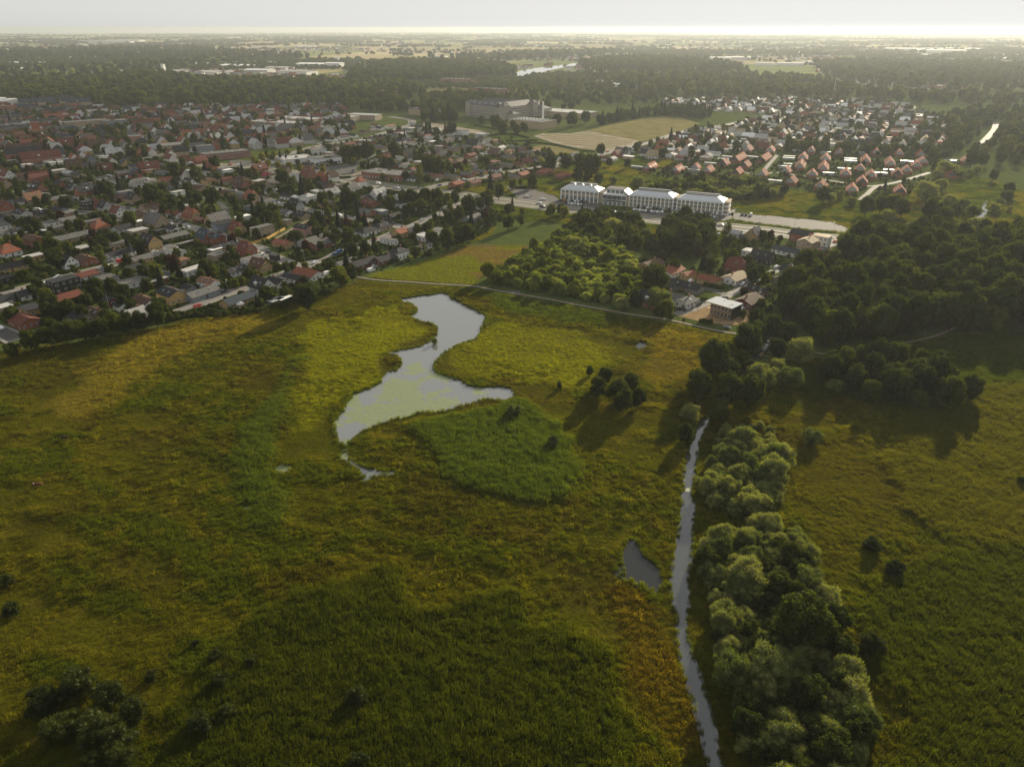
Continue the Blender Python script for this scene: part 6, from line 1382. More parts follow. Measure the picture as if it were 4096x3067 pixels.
# ------------------------------------------------------------------ the row-house estate
M_GABLE = mat_plain('gable_boards', (0.30, 0.33, 0.335), 0.6, 0.3, 0.12)
M_GABLE2 = mat_plain('dark_gable_boards', (0.07, 0.08, 0.09), 0.6, 0.3, 0.12)
M_WHITE = mat_plain('white_felt', (0.52, 0.51, 0.48), 0.45, 0.4, 0.1)
M_REDTILE = mat_plain('red_tile', (0.23, 0.060, 0.022), 0.85, 0.08, 0.2, 0.8)
for n_, (x, y, L) in enumerate(ROW_HOUSES):
    ang = ROW_ANG + (-4 if x < 260 else 3)
    W_ = 8.6
    root = link('row_house', None, None, (x, y, 0), R(ang))
    tag(root, None, 'row house', 'red-roofed row houses')
    h, p = 2.6, R(44)
    zr = h + W_ / 2 * math.tan(p)
    MB().box(-L / 2, L / 2, -W_ / 2, W_ / 2, 0, h).build('wall', [WALL_M['r']], root)
    dark = n_ in (4, 5, 7, 8, 9, 26, 30, 36, 38)
    for sx in (-1, 1):
        a = sx * (L / 2 + .02)
        b = sx * (L / 2 - .3)
        gb = MB().add([(a, -W_ / 2, h + .01), (a, W_ / 2, h + .01), (a, 0, zr), (b, -W_ / 2, h + .01), (b, W_ / 2, h + .01), (b, 0, zr)], [(0, 1, 2), (5, 4, 3), (0, 2, 5, 3), (1, 4, 5, 2), (0, 3, 4, 1)])
        gb.build('gable', [M_GABLE2 if dark else M_GABLE], root)
    o = .4
    tn = math.tan(p)
    cs = [(-W_ / 2 - o, h - o * tn + .01), (0, zr + .01), (W_ / 2 + o, h - o * tn + .01), (W_ / 2 + o, h - o * tn + .2), (0, zr + .24), (-W_ / 2 - o, h - o * tn + .2)]
    xo = L / 2 + .35
    rf = MB().add([(-xo, q, z) for q, z in cs] + [(xo, q, z) for q, z in cs], [(4, 5, 11, 10), (3, 4, 10, 9), (0, 1, 7, 6), (1, 2, 8, 7), (2, 3, 9, 8), (5, 0, 6, 11), (5, 4, 1, 0), (4, 3, 2, 1), (6, 7, 10, 11), (7, 8, 9, 10)])
    ro = rf.build('roof', [M_REDTILE], root)
    nb = max(2, int(L / 4.2))
    for sd in (-1, 1):
        for i in range(nb):
            f = 0.42
            q = link('skylight', SKY, ro, ((i + .5) / nb * L - L / 2, sd * W_ / 2 * (1 - f), h + W_ / 2 * f * tn + .25), 0, (1.1, 1.7, 1))
            q.rotation_euler = (-sd * p, 0, 0)
    for i in range(nb):
        link('window', WIN, root, ((i + .3) / nb * L - L / 2, -W_ / 2 - .01, .9), 0, (1.4, 1, 1.2))
        link('door', DOOR, root, ((i + .7) / nb * L - L / 2, -W_ / 2 - .01, .03), 0, (1.0, 1, 2.05))
    link('window', WIN, root, (-L / 2 - .04, 1.6, .9), -math.pi / 2, (1.3, 1, 1.2))
    LAB.add(root, ('long ' if L > 26 else 'short ' if L < 15 else '') + 'red-roofed row house with ' + ('dark' if dark else 'pale grey') + ' gable', 'in the estate', x, y)
    c, s = math.cos(R(ang)), math.sin(R(ang))
    # low white-roofed stores set between the gardens on the west side
    for i in range(max(1, int(L / 12))):
        u = (i + .5) / max(1, int(L / 12)) * L - L / 2
        v = 13.5
        sx_, sy_ = x + c * u - s * v, y + s * u + c * v
        if not occ_rect(sx_, sy_, 3, 11, ang, 0.3, True):
            occ_rect(sx_, sy_, 3, 11, ang, .3)
            st = link('garden_store', None, None, (sx_, sy_, 0), R(ang))
            MB().box(-1.4, 1.4, -5.5, 5.5, 0, 2.2).build('wall', [M_GABLE], st)
            MB().box(-1.7, 1.7, -5.8, 5.8, 2.203, 2.4, 0, True).build('roof', [M_WHITE], st)
            tag(st, None, 'shed', 'white-roofed garden stores')
            LAB.add(st, 'long low garden store with white flat roof', 'between the row houses', sx_, sy_)

# ------------------------------------------------------------------ trees
M_LEAF = mat_leaf('leaf', 0.48, 0.006, 0.6, 0.35)
M_WILLOW = mat_leaf('willow_leaf', 0.40, 0.007, 0.5, 0.5)
M_BARK = mat_plain('bark', (0.085, 0.065, 0.05), 0.9, 0.1, 0.3, 2.0)


def orient_quads(P, Nn, size, r, asp=1.0, jitter=0.55):
    n = len(P)
    d = Nn + r.normal(0, jitter, (n, 3))
    d /= np.linalg.norm(d, axis=1)[:, None]
    a = np.cross(d, r.normal(size=(n, 3)))
    a /= np.linalg.norm(a, axis=1)[:, None] + 1e-9
    b = np.cross(d, a)
    s = (size * (0.6 + 0.8 * r.random(n)))[:, None]
    v = np.stack([P - a * s - b * s * asp * .4, P + a * s * .3 - b * s * asp, P + a * s + b * s * asp * .4, P - a * s * .3 + b * s * asp], 1)
    return v.reshape(-1, 3)


def sprays(P, D, size, r):
    """long thin shoots pointing up and out"""
    n = len(P)
    d = D + r.normal(0, .45, (n, 3))
    d /= np.linalg.norm(d, axis=1)[:, None] + 1e-9
    a = np.cross(d, r.normal(size=(n, 3)))
    a /= np.linalg.norm(a, axis=1)[:, None] + 1e-9
    s = (size * (0.6 + 0.8 * r.random(n)))[:, None]
    v = np.stack([P - d * s * 1.4, P + a * s * .36, P + d * s * 3.0, P - a * s * .36], 1)
    return v.reshape(-1, 3)


def sphere_pts(n, r):
    z = r.uniform(-1, 1, n)
    t_ = r.uniform(0, 2 * np.pi, n)
    q = np.sqrt(1 - z * z)
    return np.stack([q * np.cos(t_), q * np.sin(t_), z], -1)


def blob(v, f, c, rad, r):
    """a lumpy closed core so that a crown is dense inside"""
    n0 = len(v)
    rings, seg = 5, 8
    for i in range(rings + 1):
        th = math.pi * i / rings
        for j in range(seg):
            k = rad * (0.85 + 0.3 * r.random())
            ph = 2 * math.pi * j / seg
            v.append((c[0] + k[0] * math.sin(th) * math.cos(ph), c[1] + k[1] * math.sin(th) * math.sin(ph), c[2] + k[2] * math.cos(th)))
    for i in range(rings):
        for j in range(seg):
            f.append((n0 + i * seg + j, n0 + (i + 1) * seg + j, n0 + (i + 1) * seg + (j + 1) % seg, n0 + i * seg + (j + 1) % seg))


def crown_mesh(name, kind, seed, n_leaf, leaf, mat):
    """unit crown: 1 wide, 1 tall (z from 0 to 1 = tree height)"""
    r = np.random.default_rng(seed)
    core_v, core_f = [], []
    lobes = []
    if kind in ('o', 'l', 'y', 'c'):
        lobes.append((np.array([0, 0, .56]), np.array([.30, .30, .32])))
        for i in range(22):
            a = r.random() * 6.283
            e = r.uniform(-.85, 1.0)
            q = math.cos(e * 1.2) * r.uniform(.8, 1.15)
            rad = r.uniform(.07, .17)
            lobes.append((np.array([math.cos(a) * q * .32, math.sin(a) * q * .32, .56 + .30 * math.sin(e * 1.4)]), np.array([rad, rad, rad * r.uniform(.8, 1.1)])))
        base = .09
    elif kind == 'w':
        lobes.append((np.array([0, 0, .38]), np.array([.33, .33, .34])))
        for i in range(34):
            a = r.random() * 6.283
            e = r.uniform(-.3, 1.0)
            q = math.cos(e * 1.25) * r.uniform(.6, 1.3)
            rad = r.uniform(.05, .14)
            lobes.append((np.array([math.cos(a) * q * .36, math.sin(a) * q * .36, .42 + .42 * math.sin(max(e, -.2) * 1.3)]), np.array([rad, rad, rad * 1.15])))
        base = .0
    elif kind == 'b':
        for i in range(15):
            z = r.uniform(.25, .93)
            q = .36 * math.sin(math.pi * min(1, (z - .1) / .95)) ** .7
            a = r.random() * 6.283
            rad = r.uniform(.12, .2)
            u = r.uniform(.2, .75)
            lobes.append((np.array([math.cos(a) * q * u, math.sin(a) * q * u, z]), np.array([rad, rad, rad * .6])))
        base = .14
    if kind == 's':
        V, F = [], []
        tiers = 13
        for i in range(tiers):
            z0 = .06 + .86 * i / tiers
            rad = .5 * (1 - i / tiers) ** .85 + .03
            nb = int(9 + 9 * (1 - i / tiers))
            for j in range(nb):
                a = 6.283 * (j + r.random() * .7) / nb
                q = rad * r.uniform(.75, 1.08)
                c, s = math.cos(a), math.sin(a)
                wd = .055 + .05 * (1 - i / tiers)
                k = len(V)
                zz = z0 + r.normal() * .012
                V += [(0.02 * c, .02 * s, zz + .07), (q * .6 * c - wd * s, q * .6 * s + wd * c, zz + .01), (q * c, q * s, zz - .035), (q * .6 * c + wd * s, q * .6 * s - wd * c, zz + .01)]
                F += [(k, k + 1, k + 2), (k, k + 2, k + 3)]
        k = len(V)
        for j in range(7):
            a = 6.283 * j / 7
            V.append((.3 * math.cos(a), .3 * math.sin(a), .1))
        V.append((0, 0, 1.0))
        F += [(k + j, k + (j + 1) % 7, k + 7) for j in range(7)]
        return np.array(V), F
    wts = np.array([l[1][0] ** 2 for l in lobes])
    cnt = np.maximum(12, (n_leaf * wts / wts.sum()).astype(int))
    Q = []
    for (c, rd), n in zip(lobes, cnt):
        d = sphere_pts(int(n), r)
        rr = r.uniform(.78, 1.22, int(n))[:, None]
        P = c + d * rd * rr
        # leave out what lies deep inside another lobe
        ok = np.ones(len(P), bool)
        for c2, rd2 in lobes:
            if c2 is c:
                continue
            ok &= (((P - c2) / rd2) ** 2).sum(1) > .62
        ok &= P[:, 2] > base * .8
        P, d2 = P[ok], d[ok]
        if kind == 'w':
            Q.append(sprays(P, d2 * .8 + np.array([0, 0, .55]), leaf, r))
        else:
            Q.append(orient_quads(P, d2, leaf, r, 1.0, .6))
        blob(core_v, core_f, c, rd * (.74 if kind != 'b' else .42), r)
    Q = np.concatenate(Q)
    V = np.concatenate([Q, np.array(core_v)])
    V[:, 2] = np.clip(V[:, 2], 0.02, 1.02)
    nq = len(Q) // 4
    F = [(4 * i, 4 * i + 1, 4 * i + 2, 4 * i + 3) for i in range(nq)] + [tuple(len(Q) + q for q in f) for f in core_f]
    return V, F


def trunk_mb(kind, seed):
    r = random.Random(seed)
    mb = MB()
    if kind == 'w':
        for i in range(4):
            a = 6.283 * i / 4 + r.random()
            mb.limb((.03 * math.cos(a), .03 * math.sin(a), -.02), (.22 * math.cos(a), .22 * math.sin(a), .5), .025, .012)
    else:
        top = .9 if kind == 's' else .55
        mb.limb((0, 0, -.02), (r.uniform(-.02, .02), r.uniform(-.02, .02), top), .034, .014, 6)
        if kind != 's':
            for i in range(4):
                a = 6.283 * i / 4 + r.random()
                z = r.uniform(.2, .36)
                mb.limb((0, 0, z), (.26 * math.cos(a), .26 * math.sin(a), z + .24), .016, .006)
    return mb


SPEC = {'o': ('broadleaf_tree', 'broadleaf tree', 7, 4200, .021), 'l': ('broadleaf_tree', 'light green tree', 0, 0, 0), 'y': ('lime_tree', 'yellow-green lime tree', 0, 0, 0),
        'c': ('copper_tree', 'copper-leaved tree', 0, 0, 0), 'w': ('willow', 'grey-green willow', 8, 6000, .018), 'b': ('birch_tree', 'loose tall birch tree', 4, 2600, .019), 's': ('spruce_tree', 'dark spruce tree', 3, 0, 0), 'v': ('shrub', 'dark green shrub', 0, 0, 0)}
CROWN, TRUNK, WHOLE = {}, {}, {}
for kd in 'owbs':
    _, _, nv, nl, lf = SPEC[kd]
    mt = M_WILLOW if kd == 'w' else M_LEAF
    CROWN[kd], WHOLE[kd] = [], []
    TRUNK[kd] = [trunk_mb(kd, q).mesh('trunk', [M_BARK]) for q in range(2)]
    for q in range(nv):
        V, F = crown_mesh('crown', kd, 300 + 10 * ord(kd) + q, nl, lf, mt)
        CROWN[kd].append(mesh_np('crown', V, F, [mt]))
        tb = trunk_mb(kd, q % 2)
        V2 = np.concatenate([V, np.array(tb.v)])
        WHOLE[kd].append(mesh_np('whole_tree', V2, list(F) + [tuple(i + len(V) for i in f) for f in tb.f], [mt, M_BARK], [0] * len(F) + [1] * len(tb.f)))
for kd in 'lyc':
    CROWN[kd], TRUNK[kd], WHOLE[kd] = CROWN['o'], TRUNK['o'], WHOLE['o']
CROWN['v'], TRUNK['v'], WHOLE['v'] = CROWN['w'], TRUNK['w'], WHOLE['w']
FAR_TREE = []
for q in range(4):
    V, F = crown_mesh('far', 'o', 900 + q, 260, .07, M_LEAF)
    FAR_TREE.append(mesh_np('far_tree', V, F, [M_LEAF]))

LEAFC = {'o': ((0.0272, 0.04, 0.0072), (0.056, 0.0688, 0.0104)), 'l': ((0.068, 0.084, 0.0088), (0.1, 0.108, 0.012)), 'y': ((0.136, 0.144, 0.0112), (0.192, 0.176, 0.016)), 'c': ((0.036, 0.0176, 0.0096), (0.052, 0.024, 0.0144)),
         'w': ((0.070, 0.092, 0.024), (0.225, 0.235, 0.080)), 'v': ((0.0272, 0.0368, 0.0072), (0.0464, 0.0544, 0.0096)), 'b': ((0.052, 0.064, 0.0112), (0.08, 0.084, 0.0176)), 's': ((0.0112, 0.0192, 0.0072), (0.0192, 0.0288, 0.0096))}
trg = np.random.default_rng(55)


def leaf_col(k):
    a, b = LEAFC[k]
    u = trg.random()
    return tuple(float(a[i] + (b[i] - a[i]) * u) for i in range(3))


MASS_PHRASE = {'dark_wood': 'in the dark wood right of the lane', 'wood_spur': 'in the spur of wood above the east meadow', 'willow_near': 'in the pale willow clump by the stream',
               'willow_belt': 'in the long willow belt beside the stream', 'bank_low': 'on the shaded stream bank', 'willow_scrub': 'in the willow scrub above the path', 'lime_wood': 'in the wood below the office road',
               'office_wood': 'in the round wood below the office', 'office_scrub': 'in the scrub behind the office'}
plants = []                                                   # x, y, width, height, kind, area
for (x, y, D, h, k) in TREES:
    plants.append((x, y, D, h, k, None))
ndig = len(plants)
digi = np.array([(p[0], p[1], p[2]) for p in plants])


def near_digit(x, y, d):
    return bool((np.hypot(digi[:, 0] - x, digi[:, 1] - y) < 0.30 * (digi[:, 2] + d)).any())


far_pts = []
for area, kinds, sp, lo, hi, poly in MASSES:
    b = box_of(poly, 0)
    gx, gy = np.meshgrid(np.arange(b[0][0], b[1][0], sp), np.arange(b[0][1], b[2][1], sp))
    gx = (gx + trg.uniform(-.45, .45, gx.shape) * sp).ravel()
    gy = (gy + trg.uniform(-.45, .45, gy.shape) * sp).ravel()
    k = in_poly(gx, gy, poly)
    for x, y in zip(gx[k], gy[k]):
        pxx, pyy, sc_ = see(x, y)
        if not (-250 < pxx < 4350):
            continue
        kd = kinds[trg.integers(len(kinds))]
        D = (lo + (hi - lo) * trg.random() ** 1.3) * (1 + (.25 * trg.normal() if area in ('willow_belt', 'willow_near', 'willow_scrub') else 0))
        D = max(D, 2.2)
        hr_ = {'o': 1.5 if area == 'dark_wood' else 1.3 if area == 'wood_spur' else 1.15, 'l': 1.2, 'w': 0.85, 's': 1.7, 'v': .8}[kd]
        if sc_ > 1.9 and near_digit(x, y, D) or taken(np.array([x]), np.array([y]))[0] and area not in MASS_PHRASE:
            continue
        plants.append((x, y, D, D * hr_ * trg.uniform(.85, 1.15), kd, area))
# garden trees of the suburbs
for poly, sp, lo, hi, pr in ((SUBURB_WEST, 8.5, 3.0, 7.5, .48), (SUBURB_MID, 10, 3.5, 8, .52), (TOWN, 11, 6, 11, .7), (SUBURB_EAST, 12, 5, 10, .72), (LANE_GARDENS, 9, 3, 7, .5), (ROW_ESTATE, 11, 2.5, 5, .5)):
    b = box_of(poly, 0)
    gx, gy = np.meshgrid(np.arange(b[0][0], b[1][0], sp), np.arange(b[0][1], b[2][1], sp))
    gx = (gx + trg.uniform(-.5, .5, gx.shape) * sp).ravel()
    gy = (gy + trg.uniform(-.5, .5, gy.shape) * sp).ravel()
    k = in_poly(gx, gy, poly) & ~taken(gx, gy) & (trg.random(len(gx)) < pr)
    for x, y in zip(gx[k], gy[k]):
        if not (-150 < see(x, y)[0] < 4250):
            continue
        D = lo + (hi - lo) * trg.random() ** 1.6
        if near_digit(x, y, D):
            continue
        kd = 'ooooolwbsc'[trg.integers(10)] if trg.random() < .6 else 'o'
        plants.append((x, y, D, D * {'o': 1.1, 'l': 1.1, 'w': .9, 'b': 1.5, 's': 1.9, 'c': 1.1}[kd] * trg.uniform(.9, 1.15), kd, None))


def plant_size(p):
    px, py, s = see(p[0], p[1], p[3] / 2)
    if not (-40 < px < 4136) or py > 3150:
        return 0
    return s * math.sqrt(p[2] * p[3])


order = sorted(range(len(plants)), key=lambda i: -(plant_size(plants[i]) * (1.35 if i < ndig else 1.0)))
counts = {'tree': 0, 'willow': 0}
LIM = {'tree': 300, 'willow': 250}
rest = {}
TREE_LAB = Labels()
for i in order:
    x, y, D, h, k, area = plants[i]
    cls = 'willow' if k in 'wv' else 'tree'
    sz = plant_size(plants[i])
    var = int(trg.integers(len(CROWN[k])))
    rz = float(trg.random() * 6.283)
    col = leaf_col(k)
    if area == 'willow_scrub':
        col = (col[0] * 1.25, col[1] * 1.3, col[2] * .8)
    if sz > 0 and counts[cls] < LIM[cls] and sz > 12:
        counts[cls] += 1
        nm, word = SPEC[k][:2]
        if k == 'w' and h < 3.4:
            nm, word = 'willow_shrub', 'grey-green willow shrub'
        root = link(nm, None, None, (x, y, 0), rz)
        link('trunk', TRUNK[k][var % 2], root, None, None, (D, D, h))
        cr = link('crown', CROWN[k][var], root, None, None, (D, D, h))
        cr['col'] = col
        px_sz = 'big ' if D > 12 else 'small ' if D < 5 else ''
        tag(root, None, {'w': 'willow', 's': 'conifer', 'v': 'shrub'}.get(k, 'tree'), None)
        ph_ = MASS_PHRASE.get(area) or (area_of(x, y) if see(x, y)[1] < 2150 or see(x, y)[0] > 2500 else 'in the reeds at the lower left')
        tone = 'dark ' if k == 'o' and col[1] < .06 else ''
        TREE_LAB.add(root, px_sz + tone + word, ph_, x, y)
        root['group'] = 'trees ' + ph_
    else:
        rest.setdefault('willow_thicket' if k == 'w' else 'woodland', []).append((x, y, D, h, k, rz, col))
TREE_LAB.done()
KEYS = 'olycwbs'
TPL = WHOLE['o'] + WHOLE['w'] + WHOLE['b'] + WHOLE['s'] + FAR_TREE
no_, nw_, nb_, ns_ = (len(WHOLE[q]) for q in 'owbs')
OFFS = {'o': 0, 'l': 0, 'y': 0, 'c': 0, 'w': no_, 'v': no_, 'b': no_ + nw_, 's': no_ + nw_ + nb_}
NV = {'o': no_, 'l': no_, 'y': no_, 'c': no_, 'w': nw_, 'v': nw_, 'b': nb_, 's': ns_}
FAR0 = no_ + nw_ + nb_ + ns_
for nm, v in rest.items():
    ids, P, Rr_, S, Cc = [], [], [], [], []
    for (x, y, D, h, k, rz, col) in v:
        far_ = math.hypot(x, y) > 1500
        ids.append(FAR0 + trg.integers(4) if far_ and k in 'olycw' else OFFS[k] + trg.integers(NV[k]))
        P.append((x, y, float(land_z(x, y)) - .05))
        Rr_.append((0, 0, rz))
        S.append((D, D, h))
        Cc.append(col)
    scatter(nm, P, Rr_, S, ids, Cc, TPL, 'broad mass of trees beyond the gardens and in the far woods' if nm == 'woodland' else 'thicket of grey-green willows behind the taller ones')
print('individual', counts, 'in masses', {k: len(v) for k, v in rest.items()})
# far woods, hedgerows and farm trees on the plain
N = 60000
d_ = np.exp(trg.uniform(math.log(1700), math.log(17000), N))
az = R(36) * trg.uniform(-1, 1, N)
fx, fy = d_ * np.sin(az), d_ * np.cos(az)
n1 = fbm(fx, fy, 700, 81, 4)
n2 = fbm(fx * 1.0, fy * .6, 260, 85, 3)
ridge = np.abs(fbm(fx + 500, fy, 900, 91, 3) - .5)
near_ = d_ < 2300
ok = ((n1 > .60) | (ridge < .009) | (n2 > .72)) & ~in_poly(fx, fy, grow(LAKE, 15)) & ~near_ | (near_ & (n1 > .60) & ~in_poly(fx, fy, grow(LAKE, 15)))
fx, fy, d_ = fx[ok], fy[ok], d_[ok]
N = len(fx)
s_ = np.clip(d_ / 200, 11, 42) * trg.uniform(.7, 1.25, N)
hgt = np.minimum(s_ * .8, 17) * trg.uniform(.75, 1.2, N)
uc = trg.random((N, 1))
scatter('distant_woods', np.stack([fx, fy, land_z(fx, fy) - .2], -1), np.stack([np.zeros(N), np.zeros(N), trg.random(N) * 6.283], -1), np.stack([s_, s_, hgt], -1), trg.integers(0, 4, N),
        np.array([0.045, 0.060, 0.020]) * (1 - uc) + np.array([0.075, 0.090, 0.03]) * uc, FAR_TREE, 'distant woods and hedgerows across the hazy plain')  # paler than nearer trees, distance haze put into the leaf colour

# ------------------------------------------------------------------ garden shrubs and hedges
b = box_of(SUBURB_WEST, 0)
SH = []
for poly, sp, pr in ((SUBURB_WEST, 3.6, .55), (SUBURB_MID, 5.0, .55), (LANE_GARDENS, 4.0, .42), (ROW_ESTATE, 4.0, .4), (TOWN, 9, .4), (SUBURB_EAST, 6.5, .5)):
    b = box_of(poly, 0)
    gx, gy = np.meshgrid(np.arange(b[0][0], b[1][0], sp), np.arange(b[0][1], b[2][1], sp))
    gx = (gx + trg.uniform(-.5, .5, gx.shape) * sp).ravel()
    gy = (gy + trg.uniform(-.5, .5, gy.shape) * sp).ravel()
    k = in_poly(gx, gy, poly) & ~taken(gx, gy) & (fbm(gx, gy, 16, 7, 3) > 1 - pr - .12) & in_view(gx, gy, 30)
    SH.append(np.stack([gx[k], gy[k]], -1))
ex = []
ed = smooth(SCRUB_EDGE, 10)
for q in ed:
    for _ in range(3):
        ex.append(q + trg.normal(0, 1.4, 2))
SH.append(np.array(ex))
SH = np.concatenate(SH)
N = len(SH)
s_ = 1.3 + 2.6 * trg.random(N) ** 2
uc = trg.random((N, 1))
scatter('garden_shrubs', np.column_stack([SH, np.full(N, -.1)]), np.stack([np.zeros(N), np.zeros(N), trg.random(N) * 6.283], -1), np.stack([s_, s_, s_ * trg.uniform(.6, .95, N)], -1), trg.integers(no_, no_ + nw_, N),
        np.array([0.030, 0.045, 0.009]) * (1 - uc) + np.array([0.075, 0.088, 0.014]) * uc, TPL, 'green shrubs filling the gardens between the houses')


def hedge_mesh(line, w, h, seed):
    """one clipped hedge: a leafy wall along a line"""
    r = np.random.default_rng(seed)
    mb = MB()
    V, F = [], []
    for (x0, y0), (x1, y1) in zip(line[:-1], line[1:]):
        L = math.hypot(x1 - x0, y1 - y0)
        d = np.array([x1 - x0, y1 - y0]) / L
        n_ = np.array([-d[1], d[0]])
        a, b_ = np.array([x0, y0]), np.array([x1, y1])
        q = n_ * w * .42
        k = len(V)
        for p in (a - q, b_ + d * .2 - q, b_ + d * .2 + q, a + q):
            V.append((*p, -.05))
        for p in (a - q, b_ + d * .2 - q, b_ + d * .2 + q, a + q):
            V.append((*p, h * .9))
        F += [(k + 4, k + 5, k + 6, k + 7), (k, k + 1, k + 5, k + 4), (k + 1, k + 2, k + 6, k + 5), (k + 2, k + 3, k + 7, k + 6), (k + 3, k, k + 4, k + 7)]
        m = int(L * (2 * h + w) * 5)
        u = r.random(m) * L
        s = r.random(m)
        top = s < .4
        off = np.where(top, (r.random(m) - .5) * w, np.sign(r.random(m) - .5) * w * .48)
        z = np.where(top, h * .95, r.random(m) * h)
        P = np.column_stack([a[0] + d[0] * u + n_[0] * off, a[1] + d[1] * u + n_[1] * off, z])
        Nn = np.column_stack([np.where(top, 0, n_[0] * np.sign(off)), np.where(top, 0, n_[1] * np.sign(off)), top.astype(float)])
        qv = orient_quads(P, Nn, .22, r, 1.0, .5)
        k = len(V)
        V += [tuple(p) for p in qv]
        F += [(k + 4 * i, k + 4 * i + 1, k + 4 * i + 2, k + 4 * i + 3) for i in range(m)]
    return mesh_np('hedge', V, F, [M_LEAF])


for i, line in enumerate(HEDGE_LINES):
    h = 1.4 + .8 * ((i * 37) % 10) / 10
    o = link('hedge', hedge_mesh(line, 1.2, h, i))
    o['col'] = (0.04 + .02 * ((i * 13) % 7) / 7, 0.062 + .02 * ((i * 13) % 7) / 7, 0.011)
    tag(o, None, 'hedge', 'clipped garden hedges')
    m_ = line[len(line) // 2]
    LAB.add(o, ('tall ' if h > 1.8 else 'low ') + 'clipped green hedge', area_of(*m_), *m_)
# rows of low hedges between the gardens of the row houses
rowh = []
for n_, (x, y, L) in enumerate(ROW_HOUSES):
    ang = ROW_ANG + (-4 if x < 260 else 3)
    c, s = math.cos(R(ang)), math.sin(R(ang))
    V, F = [], []
    nb = max(2, int(L / 4.6))
    mb = MB()
    for i in range(nb):
        u = i / (nb - 1) * L - L / 2
        p0 = (x + c * u - s * 5.4, y + s * u + c * 5.4)
        p1 = (x + c * u - s * 11.2, y + s * u + c * 11.2)
        if taken(np.array([p1[0]]), np.array([p1[1]]))[0]:
            continue
        o = link('garden_hedge', hedge_mesh([p0, p1], .9, 1.3, 500 + i))
        o['col'] = (0.032, 0.050, 0.010)
        tag(o, None, 'hedge', 'garden hedges of the row houses')
        LAB.add(o, 'short dark hedge beside a row-house garden', 'in the estate', *p0)

# rough grass on the open ground round the office, the estate and the far stream
b = [(-120, 430), (420, 760)]
gx, gy = jgrid(-60, 420, 430, 760, 2.3)
k = ~taken(gx, gy) & in_view(gx, gy, 5) & ~in_poly(gx, gy, SUBURB_WEST) & ~in_poly(gx, gy, ROW_ESTATE) & ~in_poly(gx, gy, SUBURB_EAST) & ~in_poly(gx, gy, LANE_GARDENS)
gx, gy = gx[k], gy[k]
N = len(gx)
s_ = 1.5 + 1.2 * prg.random(N)
cg = blend(np.tile(C(0.085, 0.110, 0.010), (N, 1)), sstep(.45, .6, fbm(gx, gy, 25, 44, 3)), C(0.15, 0.14, 0.018))
cg = blend(cg, sstep(.55, .65, fbm(gx, gy, 12, 47, 3)), C(0.045, 0.07, 0.010))
scatter('rough_grass', np.stack([gx, gy, np.zeros(N) - .05], -1), np.stack([np.zeros(N), np.zeros(N), prg.random(N) * 6.283], -1), np.stack([s_, s_, s_ * .55], -1), prg.integers(0, 6, N), cg * (0.8 + .4 * prg.random((N, 1))), TUSS, 'rough green grassland behind the office and estate')

# ------------------------------------------------------------------ halls, schools, shops, far works
def hall(name, cat, x, y, L, W_, h, ang, roof, wall, nw, rows, label):
    root = link(name, None, None, (x, y, 0), R(ang))
    MB().box(-L / 2, L / 2, -W_ / 2, W_ / 2, 0, h).build('wall', [WALL_M[wall]], root)
    rf = MB().box(-L / 2 - .3, L / 2 + .3, -W_ / 2 - .3, W_ / 2 + .3, h + .003, h + .18, 0, True)
    for sx in (-1, 1):
        rf.box(min(sx * (L / 2 + .3), sx * L / 2), max(sx * (L / 2 + .3), sx * L / 2), -W_ / 2 - .3, W_ / 2 + .3, h + .183, h + .45)
        rf.box(-L / 2, L / 2, min(sx * (W_ / 2 + .3), sx * W_ / 2), max(sx * (W_ / 2 + .3), sx * W_ / 2), h + .183, h + .45)
    ro = rf.build('roof', [ROOF_M[roof]], root)
    r = random.Random(int(x))
    for i in range(int(L / 7)):
        b = MB().box(-.7, .7, -.7, .7, 0, .5)
        b.build('rooflight', [M_WHITE], ro, loc=(r.uniform(-.45, .45) * L, r.uniform(-.4, .4) * W_, h + .18))
    for f in range(rows):
        for i in range(nw):
            u = (i + .5) / nw * L - L / 2
            link('window', WIN, root, (u, -W_ / 2 - .01, f * 3.0 + 1.0), 0, (L / nw * .7, 1, 1.5))
        for i in range(max(1, int(nw * W_ / L))):
            n = max(1, int(nw * W_ / L))
            u = (i + .5) / n * W_ - W_ / 2
            sx = -1 if math.cos(math.atan2(-y, -x) - R(ang)) < 0 else 1
            link('window', WIN, root, (sx * (L / 2 + .01), u, f * 3.0 + 1.0), sx * math.pi / 2, (W_ / n * .7, 1, 1.5))
    tag(root, label, cat)
    return root


for a in HALLS:
    hall('hall', 'building', *a)
LABF = Labels()
for (x, y, L, W_, h) in FAR_HALLS:
    z = float(land_z(x, y))
    root = link('works_hall' if h < 16 else 'works_tower', None, None, (x, y, z - 1), R(-20 + (x * 7 + y) % 13))
    k_ = (abs(int(x)) + int(y)) % 4
    MB().box(-L / 2, L / 2, -W_ / 2, W_ / 2, 0, h).build('wall', [WALL_M['w' if k_ else 'g']], root)
    MB().add([(-L / 2 - 1, -W_ / 2 - 1, h + .1), (L / 2 + 1, -W_ / 2 - 1, h + .1), (L / 2 + 1, W_ / 2 + 1, h + .1), (-L / 2 - 1, W_ / 2 + 1, h + .1), (-L / 2 - 1, 0, h + 2.5), (L / 2 + 1, 0, h + 2.5)],
             [(0, 1, 5, 4), (2, 3, 4, 5), (0, 4, 3), (1, 2, 5)]).build('roof', [ROOF_M['L' if k_ % 2 else 'W']], root)
    tag(root, None, 'works', 'pale works halls on the plain')
    px = see(x, y)
    LABF.add(root, 'pale %s in the haze' % ('works tower' if h >= 16 else 'works hall'), 'beyond the left woods' if px[0] < 1450 else 'beyond the lake' if px[0] < 2680 else 'on the bright right horizon', x, y)
LABF.done()

